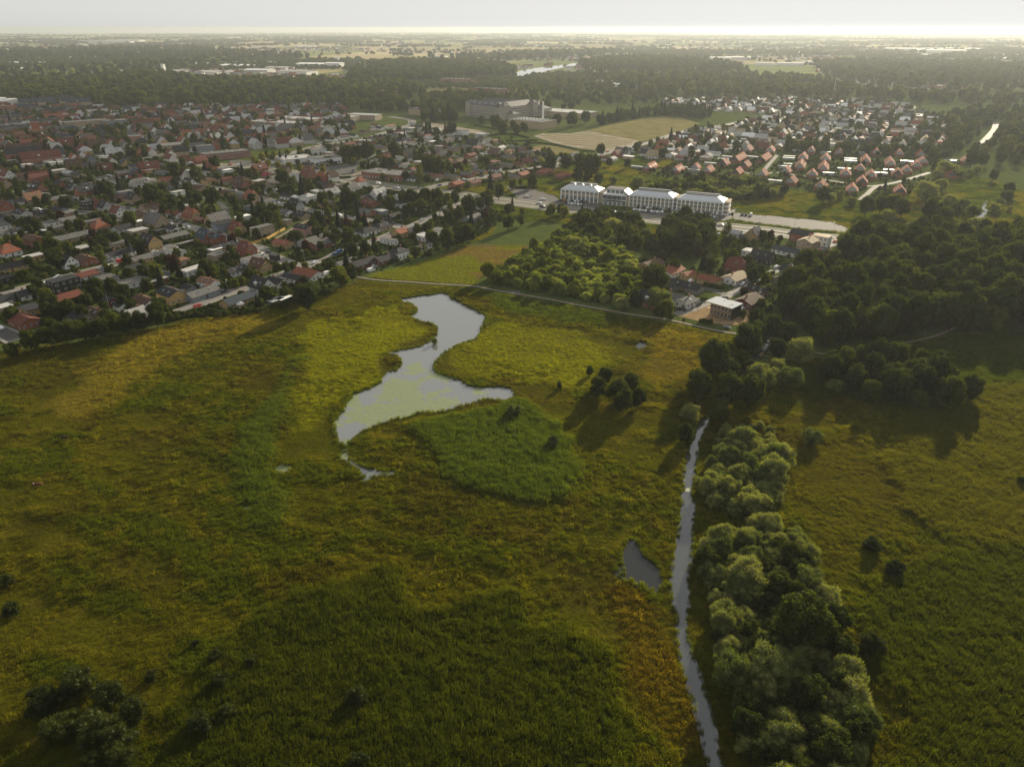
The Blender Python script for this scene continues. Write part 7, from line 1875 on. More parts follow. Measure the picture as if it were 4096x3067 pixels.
# roofs and walls of the far settlements, too small to tell apart
fr = np.random.default_rng(77)
vil = {}
cand = 0
d_ = np.exp(fr.uniform(math.log(1750), math.log(7000), 9000))
az = R(36) * fr.uniform(-1, 1, 9000)
vx, vy = d_ * np.sin(az), d_ * np.cos(az)
okv = (fbm(vx, vy, 420, 141, 3) > .58) & (fbm(vx, vy, 700, 81, 4) < .575) & ~in_poly(vx, vy, grow(LAKE, 30))
for x, y in zip(vx[okv], vy[okv]):
    L, W_ = fr.uniform(11, 30), fr.uniform(8, 12)
    wl, rf, h2, zr, pt = roof_wall('g2' if fr.random() < .5 else 'g1', L, W_, fr.uniform(3, 7))
    a = fr.random() * 3.14
    c, s = math.cos(a), math.sin(a)
    z = float(land_z(x, y))
    for key, mb in ((('w', 'wwtrg'[fr.integers(5)]), wl), (('r', 'DTGLKRN'[fr.integers(7)]), rf)):
        vil.setdefault(key, MB()).add([(x + c * q[0] - s * q[1], y + s * q[0] + c * q[1], q[2] + z) for q in mb.v], mb.f)
for (kk, code), mb in vil.items():
    o = mb.build('far_village_' + ('walls' if kk == 'w' else 'roofs'), [WALL_M[code] if kk == 'w' else ROOF_M[code]])
    tag(o, '%s %s of the far settlements scattered over the hazy plain' % ((WALL if kk == 'w' else ROOF)[code][0], 'walls' if kk == 'w' else 'roofs'), kind='stuff')

# ------------------------------------------------------------------ the office block
ox, oy = OFFICE[0]
od = R(OFF_ANG)
office = link('office_building', None, None, (ox, oy, 0), od)
tag(office, 'long cream office building with white pilasters and metal hipped roofs', 'office building')
M_PIL = mat_plain('white_pilaster', (0.80, 0.79, 0.76), 0.6, 0.3, 0.06)
M_TANB = mat_plain('tan_brick', (0.45, 0.35, 0.25), 0.85, 0.2, 0.12, 1.0)
M_ZINC = mat_plain('zinc_roof', (0.52, 0.54, 0.55), 0.34, 0.6, 0.08, 0.5, 0.35)
t = NT('office_glass')
t.bsdf((0.12, 0.16, 0.15), 0.12, 0.8)
M_OGL = t.m
OWIN = MB().box(-.5, .5, -.02, .05, 0, 1, 0, True)
for a, b in ((-.46, -.18), (-.14, .14), (.18, .46)):
    OWIN.add([(a, -.025, .06), (b, -.025, .06), (b, -.025, .94), (a, -.025, .94)], [(0, 1, 2, 3)], 1)
OWIN = OWIN.mesh('window', [mat_plain('green_frame', (0.25, 0.29, 0.28), .5, .4, .05), M_OGL])
DEP = 15.0
SP = OFFICE_SPANS


def obox(nm, x0, x1, y0, y1, z0, z1, m, parent=office):
    return MB().box(x0, x1, y0, y1, z0, z1, 0, True).build(nm, [m], parent)


def hip_block(x0, x1, nb, storeys, tall_low=False):
    h = 8.6
    obox('wall', x0, x1, 0, DEP, 0, h, M_TANB)
    e = .5
    i = 5.2
    zt = h + 3.0
    rf = MB().add([(x0 - e, -e, h + .003), (x1 + e, -e, h + .003), (x1 + e, DEP + e, h + .003), (x0 - e, DEP + e, h + .003), (x0 - e, -e, h + .25), (x1 + e, -e, h + .25), (x1 + e, DEP + e, h + .25), (x0 - e, DEP + e, h + .25),
                   (x0 + i, i, zt), (x1 - i, i, zt), (x1 - i, DEP - i, zt), (x0 + i, DEP - i, zt)],
                  [(3, 2, 1, 0), (0, 1, 5, 4), (1, 2, 6, 5), (2, 3, 7, 6), (3, 0, 4, 7), (4, 5, 9, 8), (5, 6, 10, 9), (6, 7, 11, 10), (7, 4, 8, 11), (8, 9, 10, 11)])
    ro = rf.build('roof', [M_ZINC], office)
    if tall_low:
        obox('roof_deck', x0 + i + .2, x1 - i - .2, i + .2, DEP - i - .2, zt + .003, zt + .12, ROOF_M['G'], ro)
        for k in range(3):
            cx = x0 + i + (k + .5) / 3 * (x1 - x0 - 2 * i)
            MB().add([(cx - 1.6, i - .6, zt - .3), (cx + 1.6, i - .6, zt - .3), (cx + 1.6, i + 2.4, zt - .3), (cx - 1.6, i + 2.4, zt - .3), (cx, i + .9, zt + 1.7)], [(0, 1, 4), (1, 2, 4), (2, 3, 4), (3, 0, 4)]).build('pyramid_rooflight', [M_WHITE], ro)
    else:
        obox('ridge_slot', x0 + i - .4, x1 - i + .4, i + .3, DEP - i - .6, zt + .003, zt + .5, ROOF_M['K'], ro)
    obox('ridge_duct', x0 + i - 1, x1 - i + 1, DEP - i - .3, DEP - i + .9, zt + .01, zt + 1.0, M_ZINC, ro)
    for s in range(int((x1 - x0) / 1.1)):
        u = x0 + .3 + s * 1.1
        if u > x1:
            break
        f = min(1.0, min(u - x0, x1 - u) / (i + e) + .02)
        y1 = -e + (i + e) * f
        z1 = h + .25 + (zt - h - .25) * f
        MB().add([(u - .03, -e, h + .31), (u + .03, -e, h + .31), (u + .03, y1, z1 + .06), (u - .03, y1, z1 + .06), (u - .03, -e, h + .2), (u + .03, -e, h + .2), (u + .03, y1, z1 - .05), (u - .03, y1, z1 - .05)],
                 [(0, 1, 2, 3), (4, 0, 3, 7), (1, 5, 6, 2), (4, 5, 1, 0)]).build('roof_seam', [M_ZINC], ro)
    bw = (x1 - x0) / nb
    for k in range(nb + 1):
        u = x0 + k * bw
        obox('pilaster', u - .36, u + .36, -.42, -.003, 0, h - .003, M_PIL)
    for k in range(nb):
        u = x0 + (k + .5) * bw
        if tall_low:
            link('window', OWIN, office, (u, -.03, 6.3), 0, (bw * .78, 1, 1.5))
            link('tall_window', OWIN, office, (u, -.03, .6), 0, (bw * .78, 1, 3.7))
        else:
            for s in range(storeys):
                link('window', OWIN, office, (u, -.03, .85 + s * 2.75), 0, (bw * .72, 1, 1.55))
    obox('cornice', x0 - .3, x1 + .3, -.5, -.43, h - .5, h - .01, M_PIL)


hip_block(SP[0], SP[1], 9, 2, True)
obox('link_wall', SP[1], SP[2], 1.2, 13, 0, 7.8, M_TANB)
obox('link_roof', SP[1] - .2, SP[2] + .2, .9, 13.2, 7.803, 8.05, ROOF_M['G'])
# entrance
e0, e1 = SP[2], SP[3]
obox('entrance_wall', e0, e1, .6, 14, 0, 7.6, M_PIL)
obox('entrance_upper_wall', e0 + 2.5, e1 - 2.5, 2.2, 13, 7.603, 11.2, M_PIL)
ro = obox('entrance_roof', e0 + 2.0, e1 - 2.0, 1.8, 13.3, 11.203, 11.45, ROOF_M['G'])
for k in range(4):
    u = e0 + 2.5 + (k + .5) / 4 * (e1 - e0 - 5)
    link('window', OWIN, office, (u, 2.17, 8.3), 0, ((e1 - e0 - 5) / 4 * .8, 1, 2.3))
MB().add([(e1 - 2.4, 2.2, 11.1), (e1 - 2.4, 13, 11.1), (e1 + 1.4, 13, 8.2), (e1 + 1.4, 2.2, 8.2), (e1 - 2.4, 2.2, 8.0), (e1 - 2.4, 13, 8.0)], [(0, 3, 2, 1), (0, 4, 3), (1, 2, 5)]).build('side_glazing', [M_ZINC], office)
for s in range(2):
    for k in range(5):
        u = e0 + (k + .5) / 5 * (e1 - e0)
        link('window', OWIN, office, (u, .57, .4 + s * 3.6), 0, ((e1 - e0) / 5 * .86, 1, 3.0))
can = obox('canopy', e0 + 1, e1 - 3.5, -4.2, .5, 6.6, 6.85, ROOF_M['B'])
for u in (e0 + 4.5, e1 - 7.5):
    m = MB().cyl(u, -2.6, 0, 4.6, .28, .28, 8)
    for dx in (-1.6, 1.6):
        for dy in (-1.0, 1.2):
            m.limb((u, -2.6, 4.5), (u + dx, -2.6 + dy, 6.58), .14, .12)
    m.build('canopy_column', [M_METAL], can)
obox('porch', e0 + 1.8, e1 - 3, -1.6, .55, 0, 2.9, M_PIL)
obox('porch_roof', e0 + 1.5, e1 - 2.7, -1.9, .57, 2.903, 3.2, ROOF_M['G'])
for k in range(4):
    u = e0 + 1.8 + (k + .5) / 4 * (e1 - e0 - 4.8)
    link('entrance_door', OWIN, office, (u, -1.63, .1), 0, ((e1 - e0 - 4.8) / 4 * .7, 1, 2.4))
obox('link_wall', SP[3], SP[4], 1.2, 13, 0, 7.8, M_TANB)
obox('link_roof', SP[3] - .2, SP[4] + .2, .9, 13.2, 7.803, 8.05, ROOF_M['G'])
hip_block(SP[4], SP[5], 11, 3)
for (a, b) in ((SP[5], SP[6]), (SP[7], SP[8])):
    for s in range(4):
        obox('stair_landing', a + .05, b - .05, .8, 9, s * 2.8 + (0 if s else .02), s * 2.8 + .55, M_PIL)
    obox('stair_core', a + .4, b - .4, 4.5, 12, .6, 8.9, M_TANB)
    for u in (a + .35, b - .35):
        obox('stair_column', u - .25, u + .25, .5, .79, 0, 9.2, M_PIL)
    obox('stair_roof', a, b, .6, 12.5, 9.203, 9.5, ROOF_M['S'])
hip_block(SP[6], SP[7], 11, 3)
for (fx, fy), fl in zip(FLAGPOLES, (True, False, True)):
    o = link('flagpole', None, None, (fx, fy, 0))
    MB().cyl(0, 0, 0, 12, .09, .05, 6).build('pole', [M_FRAME], o)
    if fl:
        MB().add([(0, 0, 11.8), (.7, .25, 11.0), (.9, .3, 9.2), (.15, .1, 9.9), (0, .02, 11.8), (.7, .27, 11.0), (.9, .32, 9.2), (.15, .12, 9.9)], [(0, 1, 2, 3), (7, 6, 5, 4)]).build('flag', [mat_plain('flag_cloth', (.25, .16, .18), .8, .2, .5, 3.0)], o)
    tag(o, None, 'flagpole', 'flagpoles before the office')
    LAB.add(o, 'tall white flagpole' + (' with drooping flag' if fl else ' without a flag'), 'before the office front', fx, fy)

# ------------------------------------------------------------------ the prison
M_STONE = mat_plain('grey_brick', (0.31, 0.275, 0.235), 0.85, 0.2, 0.14, 0.2)
M_SLATE = mat_plain('old_slate', (0.060, 0.058, 0.062), 0.6, 0.4, 0.2, 0.2)
prison = link('prison', None, None, (PRISON[1][0], PRISON[1][1], 0))
tag(prison, 'huge grey-brick prison with dark roofs and square corner towers', 'prison')


def gable_wing(p0, p1, dep, h, rh, nm, side):
    x0, y0 = p0[0] - PRISON[1][0], p0[1] - PRISON[1][1]
    x1, y1 = p1[0] - PRISON[1][0], p1[1] - PRISON[1][1]
    L = math.hypot(x1 - x0, y1 - y0)
    a = math.atan2(y1 - y0, x1 - x0)
    w = MB().box(0, L, 0, dep, 0, h).build(nm + '_wall', [M_STONE], prison, loc=(x0, y0, 0), rz=a)
    r = MB().add([(-.5, -.6, h + .01), (L + .5, -.6, h + .01), (L + .5, dep + .6, h + .01), (-.5, dep + .6, h + .01), (-.5, dep / 2, h + rh), (L + .5, dep / 2, h + rh)], [(0, 1, 5, 4), (2, 3, 4, 5), (0, 4, 3), (1, 2, 5), (3, 2, 1, 0)]).build(nm + '_roof', [M_SLATE], prison, loc=(x0, y0, 0), rz=a)
    win = MB()
    for s in range(int(h / 3.7)):
        for k in range(int(L / 2.6)):
            u = 1.6 + k * 2.6
            win.box(u - .5, u + .5, -.06, .04, 1.6 + s * 3.7, 3.1 + s * 3.7, 0)
    wo = win.build('window_rows', [M_GLASS], w)
    wo['kind'] = 'stuff'
    if nm == 'west_wing':
        for k in range(5):
            f = .55
            q = link('skylight', SKY, r, (L * (.12 + .17 * k), dep / 2 * f, h + rh * f + .35), 0, (5, 3.4, 1))
            q.rotation_euler = (math.atan2(rh, dep / 2), 0, 0)
    return a


A_ = gable_wing(PRISON[0], PRISON[1], 15, 17, 6.5, 'west_wing', 1)
B_ = gable_wing(PRISON[1], PRISON[2], 15, 17, 6.5, 'east_wing', 1)
for p in PRISON:
    x0, y0 = p[0] - PRISON[1][0], p[1] - PRISON[1][1]
    MB().box(-5, 5, -2, 8, 0, 20).build('tower', [M_STONE], prison, loc=(x0, y0, 0), rz=A_)
    MB().add([(-5.7, -2.7, 20.01), (5.7, -2.7, 20.01), (5.7, 8.7, 20.01), (-5.7, 8.7, 20.01), (0, 3, 23.5)], [(0, 1, 4), (1, 2, 4), (2, 3, 4), (3, 0, 4), (3, 2, 1, 0)]).build('tower_roof', [M_SLATE], prison, loc=(x0, y0, 0), rz=A_)
gable_wing((PRISON[0][0] + 20, PRISON[0][1] + 45), (PRISON[2][0] + 10, PRISON[2][1] + 30), 18, 15, 6, 'rear_wing', 1)
px0, py0 = ground_pt(2130, 508)
an = link('prison_kitchen', None, None, (px0, py0, 0), R(-38))
MB().box(-28, 28, -18, 18, 0, 9).build('wall', [mat_plain('pale_yellow_brick', (.36, .29, .17), .85, .2, .1, .3)], an)
rf_ = MB().box(-28.3, 28.3, -18.3, 18.3, 9.003, 9.3, 0, True).build('roof', [ROOF_M['G']], an)
for i in range(8):
    for j in range(4):
        MB().box(-1.6, 1.6, -1.2, 1.2, 0, 1.0).build('rooflight', [M_WHITE], rf_, loc=(-22 + i * 5.6, -12 + j * 7, 9.3))
tag(an, 'pale yellow-brick block with rows of white rooflights before the prison', 'building')
for (px, py, L, W_, h, lab) in ((2040, 480, 24, 16, 9, 'small hip-roofed grey gatehouse in front of the prison corner'), (2160, 462, 30, 20, 11, 'hip-roofed grey-brick house right of the prison')):
    x, y = ground_pt(px, py)
    o = link('gatehouse', None, None, (x, y, 0), R(-38))
    house_parts(o, 'h1', L, W_, h, 'K', 't', -38, x, y, hrng, M_SLATE, M_STONE)
    tag(o, lab, 'house')
x, y = ground_pt(2171, 486)
o = link('boiler_chimney', None, None, (x, y, 0))
MB().cyl(0, 0, 0, 27, 1.5, 1.2, 10).build('stack', [M_FRAME], o)
MB().cyl(0, 0, 27.01, 30, 1.25, 1.2, 10).build('stack_top', [ROOF_M['K']], o)
tag(o, 'white boiler chimney with black top beside the prison', 'chimney')

# ------------------------------------------------------------------ the new timber house on its sandy plot
flat('sandy_plot', SITE, 0.05, M_SAND)
a0, a1, a2 = (np.array(p) for p in MODERN)
ang = math.atan2(*(a1 - a0)[::-1])
Lm, Wm = float(np.hypot(*(a1 - a0))) + .5, float(np.hypot(*(a2 - a1)))
mh_ = link('timber_house', None, None, (*a0, 0), ang)
tag(mh_, 'two-storey black timber house with pale flat overhanging roof on bare sand', 'house')
M_BLK = mat_plain('charred_board', (.020, .017, .015), .8, .2, .3, 2.0)
M_PALEW = mat_plain('pale_wood', (.36, .25, .16), .75, .2, .15, 1.5)
MB().box(0, Lm, 1.1, Wm, 0, 5.8).build('wall', [M_BLK], mh_)
MB().box(Lm - .25, Lm, 0, 1.097, 0, 5.8).build('side_screen', [M_BLK], mh_)
rr_ = MB().box(-2.0, Lm + .35, -1.0, Wm + .4, 5.83, 6.2, 0, True).build('roof', [mat_plain('pale_membrane', (.36, .38, .40), .8, .1, .06)], mh_)
MB().box(-2.05, Lm + .4, -1.06, -1.003, 5.80, 6.23, 0, True).build('fascia', [M_PALEW], rr_)
for q in ((.35, .72), (.75, .3), (.8, .42), (.82, .47)):
    MB().cyl(0, 0, 0, .5, .14, .14, 8).build('roof_vent', [M_FRAME], rr_, loc=(q[0] * Lm, q[1] * Wm, 6.2))
MB().box(-1.2, Lm - .26, -.5, 1.09, 2.75, 2.98, 0, True).build('balcony', [M_PALEW], mh_)
for s in range(2):
    for k in range(6):
        u = (k + .5) / 6 * (Lm - .4)
        link('window', WIN, mh_, (u, 1.07, .12 + s * 3.0), 0, (Lm / 6 * .52, 1, 2.45))
        MB().box(-.28, .28, -.05, 0, 0, 2.5).build('panel', [M_PALEW], mh_, loc=(u + Lm / 6 * .42, 1.06, .1 + s * 3.0))
for k in range(5):
    MB().box(-.06, .06, -.06, .06, 0, 2.74).build('post', [M_PALEW], mh_, loc=((k + .5) / 5 * (Lm - .5), -.4, 0))
hx, hy = SPOT['heap']
r = np.random.default_rng(4)
V, F = [(0, 0, .9)], []
for i in range(4):
    for j in range(14):
        a = 6.283 * j / 14
        q = (i + 1) / 4 * 2.6 * (1 + .12 * r.normal())
        V.append((q * 1.3 * math.cos(a), q * math.sin(a), .9 * math.cos(min(1, (i + 1) / 4) * 1.57) + .05 * r.random()))
for j in range(14):
    F.append((0, 1 + j, 1 + (j + 1) % 14))
    for i in range(3):
        F.append((1 + i * 14 + j, 1 + (i + 1) * 14 + j, 1 + (i + 1) * 14 + (j + 1) % 14, 1 + i * 14 + (j + 1) % 14))
tag(link('sand_heap', mesh_np('sand_heap', V, F, [mat_ground('orange_sand', (.30, .17, .06), .3, .8)]), None, (hx, hy, .03)), 'heap of orange sand beside the black timber house', 'sand heap')
tx, ty = SPOT['trailer']
o = link('trailer', None, None, (tx, ty, .3), R(-35))
b = MB().box(-1.6, 1.6, -.75, .75, .45, .55, 0, True)
b.box(-1.6, 1.6, -.8, -.753, .45, .95).box(-1.6, 1.6, .753, .8, .45, .95).box(-1.65, -1.603, -.8, .8, .45, .95).box(1.603, 1.65, -.8, .8, .45, .95).limb((1.6, 0, .5), (2.7, 0, .45), .05, .04)
b.build('tray', [M_METAL], o)
for sy in (-.88, .88):
    w = MB().cyl(0, 0, -.09, .09, .3, .3, 10)
    q = w.build('wheel', [mat_plain('tyre_rubber', (.02, .02, .02), .9, .2, .1)], o, loc=(0, sy, .3))
    q.rotation_euler = (math.pi / 2, 0, 0)
tag(o, 'pale flat trailer parked by the gravel path', 'trailer')

# ------------------------------------------------------------------ bridge, jetty, fence, gazebo, boats, tent
def plank_deck(name, p, q, w, z, lab, cat, rail):
    p, q = np.array(p), np.array(q)
    L = float(np.hypot(*(q - p)))
    o = link(name, None, None, (*p, z), math.atan2(*(q - p)[::-1]))
    for i in range(int(L / .5)):
        MB().box(i * .5, i * .5 + .44, -w / 2, w / 2, 0, .08, 0, True).build('plank', [M_WOOD], o)
    MB().box(0, L, -w / 2 + .1, -w / 2 + .25, -.25, -.003, 0, True).box(0, L, w / 2 - .25, w / 2 - .1, -.25, -.003, 0, True).build('beam', [M_WOOD], o)
    for sy in (-1, 1):
        for i in range(int(L / 2.2) + 1):
            MB().box(-.06, .06, -.06, .06, -z - .3, 1.05 if rail else .3).build('post', [M_WOOD], o, loc=(min(i * 2.2, L), sy * (w / 2 + .07), 0))
        if rail:
            MB().box(0, L, sy * (w / 2 + .07) - .05, sy * (w / 2 + .07) + .05, 1.053, 1.15, 0, True).build('rail', [M_WOOD], o)
    tag(o, lab, cat)


plank_deck('footbridge', (BRIDGE[0][0] - 2, BRIDGE[0][1] + 1), (BRIDGE[1][0] + 2, BRIDGE[1][1] - 1), 1.6, .9, 'narrow wooden footbridge over the shaded stream', 'bridge', True)
plank_deck('jetty', JETTY[0], JETTY[2], 1.2, .45, 'grey plank jetty along the dark stream', 'jetty', False)
plank_deck('landing_stage', JETTY[0], JETTY[1], 1.0, .50, 'short plank arm of the jetty pointing upstream', 'jetty', False)
fo = link('wooden_fence', None, None, (*WOOD_FENCE[0], 0))
tag(fo, 'new yellow board fence around the half-built tan house', 'fence')
for (x0, y0), (x1, y1) in zip(WOOD_FENCE[:-1], WOOD_FENCE[1:]):
    L = math.hypot(x1 - x0, y1 - y0)
    a = math.atan2(y1 - y0, x1 - x0)
    n = int(L / 2)
    for i in range(n):
        u = L * (i + .5) / n
        MB().box(-L / n / 2 + .04, L / n / 2 - .04, -.03, .03, .05, 1.6).build('panel', [mat_plain('yellow_board', (.42, .26, .07), .7, .2, .15, 2)], fo, loc=(x0 + math.cos(a) * u - WOOD_FENCE[0][0], y0 + math.sin(a) * u - WOOD_FENCE[0][1], 0), rz=a)
gx_, gy_ = SPOT['gazebo']
for (gx_, gy_), lab in ((SPOT['gazebo'], 'round white garden pavilion on the lawn by the meadow'), (SPOT['parasol_house'], 'white open pavilion on the lawn below the avenue')):
    o = link('garden_pavilion', None, None, (gx_, gy_, 0))
    pr_ = [(2.1 * math.cos(i * math.pi / 4), 2.1 * math.sin(i * math.pi / 4)) for i in range(8)]
    MB().add([(*p, 2.2) for p in pr_] + [(0, 0, 3.3)], [(i, (i + 1) % 8, 8) for i in range(8)] + [tuple(range(7, -1, -1))]).build('roof', [M_WHITE], o)
    for p in pr_:
        MB().cyl(p[0] * .9, p[1] * .9, 0, 2.22, .06, .06, 5).build('post', [M_FRAME], o)
    MB().prism([(p[0] * .85, p[1] * .85) for p in pr_], 0, .12).build('floor', [M_WOOD], o)
    tag(o, lab, 'pavilion')


def boat(x, y, ang, L, lab):
    o = link('boat', None, None, (x, y, .5), R(ang))
    V, F = [], []
    st = 9
    for i in range(st):
        u = i / (st - 1)
        w = .32 * L * math.sin(math.pi * min(1, .25 + .75 * (1 - u))) ** .8 * (1 if i < st - 1 else .05) * .5
        zb = .25 * u ** 3
        sh = .75 + .25 * u * u
        V += [(u * L - L / 2, 0, zb), (u * L - L / 2, w * .8, zb + .3), (u * L - L / 2, w, sh), (u * L - L / 2, -w, sh), (u * L - L / 2, -w * .8, zb + .3)]
    for i in range(st - 1):
        for j in range(5):
            F.append((5 * i + j, 5 * i + (j + 1) % 5, 5 * i + 5 + (j + 1) % 5, 5 * i + 5 + j))
    F.append((4, 3, 2, 1, 0))
    link('hull', mesh_np('hull', V, F, [M_FRAME]), o)
    MB().add([(-.15 * L, -.1 * L, .8), (.2 * L, -.07 * L, .8), (.2 * L, .07 * L, .8), (-.15 * L, .1 * L, .8), (-.1 * L, -.08 * L, 1.25), (.12 * L, -.05 * L, 1.2), (.12 * L, .05 * L, 1.2), (-.1 * L, .08 * L, 1.25)],
             [(4, 5, 6, 7), (0, 1, 5, 4), (1, 2, 6, 5), (2, 3, 7, 6), (3, 0, 4, 7)]).build('cabin', [M_FRAME], o)
    for u in (-.25, .2):
        MB().box(u * L - .1, u * L + .1, -.5, .5, -.5, .2, 0).build('trestle', [M_WOOD], o)
    tag(o, lab, 'boat')


boat(*SPOT['boat_garden'], 20, 5.5, 'small cabin boat laid up in the hedged garden')
boat(*SPOT['boat_yard'], 10, 7.5, 'long white boat laid up behind the street houses')
x, y = SPOT['tent']
o = link('sports_tent', None, None, (x, y, 0), R(-35))
V, F = [], []
for i in range(9):
    a = math.pi * i / 8
    for u in (-30, 30):
        V.append((u, -22 * math.cos(a), 13 * math.sin(a) ** .8))
for i in range(8):
    F.append((2 * i, 2 * i + 1, 2 * i + 3, 2 * i + 2))
F += [tuple(range(0, 18, 2)), tuple(range(17, 0, -2))]
link('membrane', mesh_np('membrane', V, F, [M_WHITE]), o)
MB().box(-31, 31, -23, -22.3, 0, 2).box(-31, 31, 22.3, 23, 0, 2).build('plinth', [WALL_M['g']], o)
tag(o, 'white vaulted membrane hall at the left edge of the town', 'hall')

# ------------------------------------------------------------------ cows grazing
def cow(x, y, ang, lab, colr):
    me = bpy.data.meshes.new('cow')
    vs = [(-.75, 0, 1.15), (-.3, 0, 1.1), (.3, 0, 1.1), (.75, 0, 1.2), (1.15, 0, .95), (1.45, 0, .45), (1.62, 0, .22)]
    rd = [.30, .42, .42, .34, .22, .17, .10]
    ed = [(i, i + 1) for i in range(6)]
    for bx, par in ((-.72, 0), (.62, 3)):
        for sy in (-1, 1):
            k = len(vs)
            back = par == 0
            vs += [(bx, .22 * sy, .85), (bx + (.10 if back else -.02), .24 * sy, .62), (bx - (.08 if back else 0), .24 * sy, .34), (bx, .24 * sy, .03)]
            rd += [.17, .11, .075, .07]
            ed += [(par, k), (k, k + 1), (k + 1, k + 2), (k + 2, k + 3)]
    k = len(vs)
    vs += [(-1.02, 0, 1.0), (-1.08, 0, .5)]
    rd += [.05, .04]
    ed += [(0, k), (k, k + 1)]
    k = len(vs)
    vs += [(1.28, .24, .72), (1.28, -.24, .72)]
    rd += [.05, .05]
    ed += [(4, k), (4, k + 1)]
    me.from_pydata(vs, ed, [])
    o = link('cow', me, None, (x, y, .45), R(ang))
    sk = o.modifiers.new('skin', 'SKIN')
    for i, q in enumerate(rd):
        me.skin_vertices[0].data[i].radius = (q, q)
    me.skin_vertices[0].data[1].use_root = True
    o.modifiers.new('round', 'SUBSURF').levels = 1
    t = NT('hide_' + colr)
    pos = t.n('ShaderNodeTexCoord').outputs['Object']
    t.bsdf(t.ramp(t.noise(pos, 1.4, 2), [(.45, (.10, .035, .016)), (.62, (.12, .04, .02)), (.66, (.6, .57, .52))]) if colr == 'pied' else (.035, .016, .01), .8, .2)
    me.materials.append(t.m)
    tag(o, lab, 'cow')


cow(*COWS[0], 20, 'brown cow with white patches grazing alone in the west meadow', 'pied')
cow(*COWS[1], 160, 'dark brown cow grazing further up the west meadow', 'brown')

# ------------------------------------------------------------------ cars
PAINT = {'white': (.72, .72, .71), 'silver': (.40, .41, .42), 'black': (.018, .018, .02), 'red': (.42, .02, .025), 'blue': (.02, .06, .18), 'orange': (.55, .22, .02)}
for k_, c_ in PAINT.items():
    t = NT('paint_' + k_)
    t.bsdf(c_, .25, .6)
    MATS['paint_' + k_] = t.m
M_TYRE = mat_plain('tyre_rubber', (.02, .02, .02), .9, .2, .1)


def profile_mesh(name, prof, w, mat, taper=.0):
    n = len(prof)
    V = [(x, -w / 2 + taper * max(0, z - .9), z) for x, z in prof] + [(x, w / 2 - taper * max(0, z - .9), z) for x, z in prof]
    F = [tuple(range(n)), tuple(range(2 * n - 1, n - 1, -1))] + [(i, n + i, n + (i + 1) % n, (i + 1) % n) for i in range(n)]
    return mesh_np(name, V, F, [mat])


BODY = {'car': ([(-2.1, .3), (2.1, .3), (2.12, .62), (1.95, .80), (1.0, .95), (.35, 1.42), (-1.1, 1.46), (-1.85, 1.0), (-2.12, .92)], 1.75, .22),
        'van': ([(-2.4, .3), (2.4, .3), (2.42, .75), (2.25, .98), (1.55, 1.15), (.95, 1.85), (-2.3, 1.95), (-2.42, 1.6)], 1.9, .10),
        'caravan': ([(-2.3, .45), (2.1, .45), (2.35, 1.0), (2.1, 2.2), (1.7, 2.45), (-2.0, 2.45), (-2.35, 2.0)], 2.1, .03)}
GLASS = {'car': ([(.93, .99), (.36, 1.38), (-1.08, 1.41), (-1.70, 1.03)], 1.79, .24), 'van': ([(1.50, 1.19), (.97, 1.75), (.05, 1.78), (.05, 1.2)], 1.93, .10), 'caravan': ([(1.4, 1.3), (1.4, 1.95), (-1.2, 1.95), (-1.2, 1.3)], 2.14, .02)}
BM, GM = {}, {}
WHEEL = MB().cyl(0, 0, -.1, .1, .32, .32, 12).add([(.2 * math.cos(i * .785), .2 * math.sin(i * .785), .104) for i in range(8)], [tuple(range(8))], 1).mesh('wheel', [M_TYRE, M_METAL])
CARLAB = Labels()
cr_ = np.random.default_rng(91)
for key, step in (('R1', 21), ('R2', 24), ('R3', 20), ('R5', 24), ('S1', 30), ('LANE', 22), ('AVE2', 34), ('R11', 28), ('R9', 26), ('AVE', 46)):
    w, pts = ROADS[key]
    ln = smooth(pts, 8)
    run = 0.0
    for a, b in zip(ln[:-1], ln[1:]):
        d = b - a
        Ld = float(np.hypot(*d))
        run += Ld
        if run < step * (0.6 + .8 * cr_.random()) or Ld < .2:
            continue
        run = 0.0
        n_ = np.array([-d[1], d[0]]) / Ld
        sd = 1 if cr_.random() < .5 else -1
        q = a + n_ * sd * (w / 2 - 1.1 if key != 'AVE' else 2.4 + 3.2 * (cr_.random() < .5))
        if not (0 < see(*q)[0] < 4096) or any(math.hypot(q[0] - c[0], q[1] - c[1]) < 6 for c in CARS):
            continue
        CARS.append((float(q[0]), float(q[1]), math.degrees(math.atan2(d[1], d[0])) + (180 if sd > 0 else 0), 'car' if cr_.random() < .85 else 'van', ['white', 'silver', 'black', 'silver', 'white', 'red', 'blue', 'black'][cr_.integers(8)]))
for (x, y, ang, kd, colr) in CARS:
    if (kd, colr) not in BM:
        p, w, tp = BODY[kd]
        BM[(kd, colr)] = profile_mesh('body', p, w, MATS['paint_' + colr], tp)
    if kd not in GM:
        p, w, tp = GLASS[kd]
        GM[kd] = profile_mesh('window_band', p, w, M_GLASS, tp)
    o = link('car' if kd == 'car' else kd, None, None, (x, y, .1), R(ang))
    link('body', BM[(kd, colr)], o)
    link('window_band', GM[kd], o)
    for wx in ((-1.3, 1.3) if kd != 'caravan' else (0.0,)):
        for sy in (-1, 1):
            q = link('wheel', WHEEL, o, (wx, sy * .82, .32))
            q.rotation_euler = (-sy * math.pi / 2, 0, 0)
    tag(o, None, kd, 'cars and vans on streets and yards')
    CARLAB.add(o, '%s %s' % (colr, kd), area_of(x, y), x, y)
CARLAB.done()

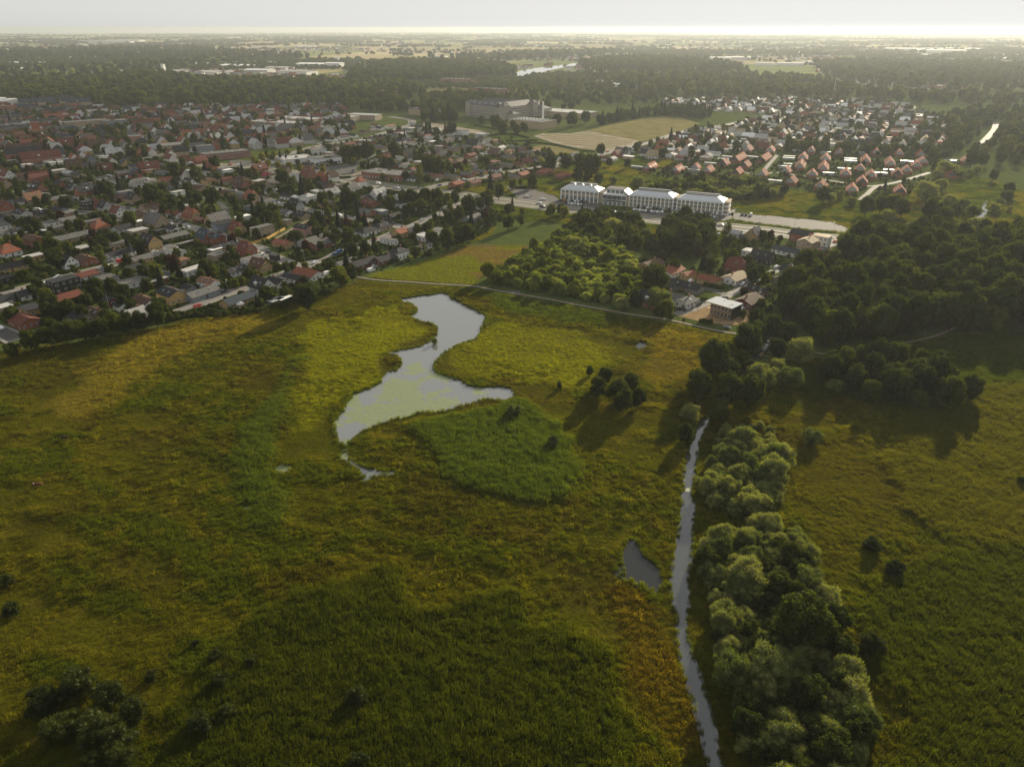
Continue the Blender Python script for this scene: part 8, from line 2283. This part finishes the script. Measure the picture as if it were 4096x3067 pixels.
# ------------------------------------------------------------------ lamp posts and garden flagpoles
LP = MB().cyl(0, 0, 0, 6.2, .08, .05, 6).mesh('pole', [M_METAL])
LA = MB().limb((0, 0, 6.15), (.9, 0, 6.35), .04, .03).mesh('arm', [M_METAL])
LH = MB().box(.7, 1.5, -.14, .14, 6.3, 6.42, 0, True).mesh('lamp_head', [M_WHITE])
for (x, y) in LAMPS:
    o = link('street_lamp', None, None, (x, y, 0), float(x * 7 % 6.28))
    for nm, m in (('pole', LP), ('arm', LA), ('lamp_head', LH)):
        link(nm, m, o)
    tag(o, None, 'street lamp', 'street lamps')
    LAB.add(o, 'thin grey street lamp', area_of(x, y), x, y)
GPM = MB().cyl(0, 0, 0, 9, .07, .035, 6).mesh('pole', [M_FRAME])
GPK = MB().cyl(0, 0, 9, 9.18, .09, .05, 6).mesh('knob', [M_METAL])
for (x, y) in GARDEN_POLES:
    o = link('garden_flagpole', None, None, (x, y, 0))
    link('pole', GPM, o)
    link('knob', GPK, o)
    tag(o, None, 'flagpole', 'garden flagpoles')
    LAB.add(o, 'bare white garden flagpole', area_of(x, y), x, y)
x, y = ground_pt(365, 160)
for (px, py, hgt, lab) in ((365, 165, 70, 'tall white mast far out on the left horizon'), (1464, 300, 45, 'thin works chimney in the haze beyond the woods'), (3330, 395, 38, 'thin lattice mast above the hazy ridge wood')):
    x, y = ground_pt(px, py)
    o = link('mast', None, None, (x, y, float(land_z(x, y))))
    MB().cyl(0, 0, 0, hgt, hgt * .010, hgt * .006, 6).build('shaft', [M_FRAME], o)
    MB().cyl(0, 0, hgt, hgt + 2, hgt * .008, hgt * .008, 6).build('top', [M_METAL], o)
    tag(o, lab, 'mast')
LAB.done()

# ------------------------------------------------------------------ haze over the whole plain
hz = NT('haze')
pv = hz.n('ShaderNodeVolumePrincipled')
pv.inputs['Color'].default_value = (0.52, 0.56, 0.595, 1)
pv.inputs['Density'].default_value = HAZE_DENSITY
pv.inputs['Anisotropy'].default_value = HAZE_G
hz.t.links.new(pv.outputs[0], hz.out.inputs['Volume'])
z_low = float(min(v.co.z for v in g.data.vertices)) - 1.0
hb = MB().box(-47000, 47000, -2500, 47000, z_low, 127.0, 0, True).build('haze', hz.m)
tag(hb, 'pale evening haze over the whole plain', kind='stuff')
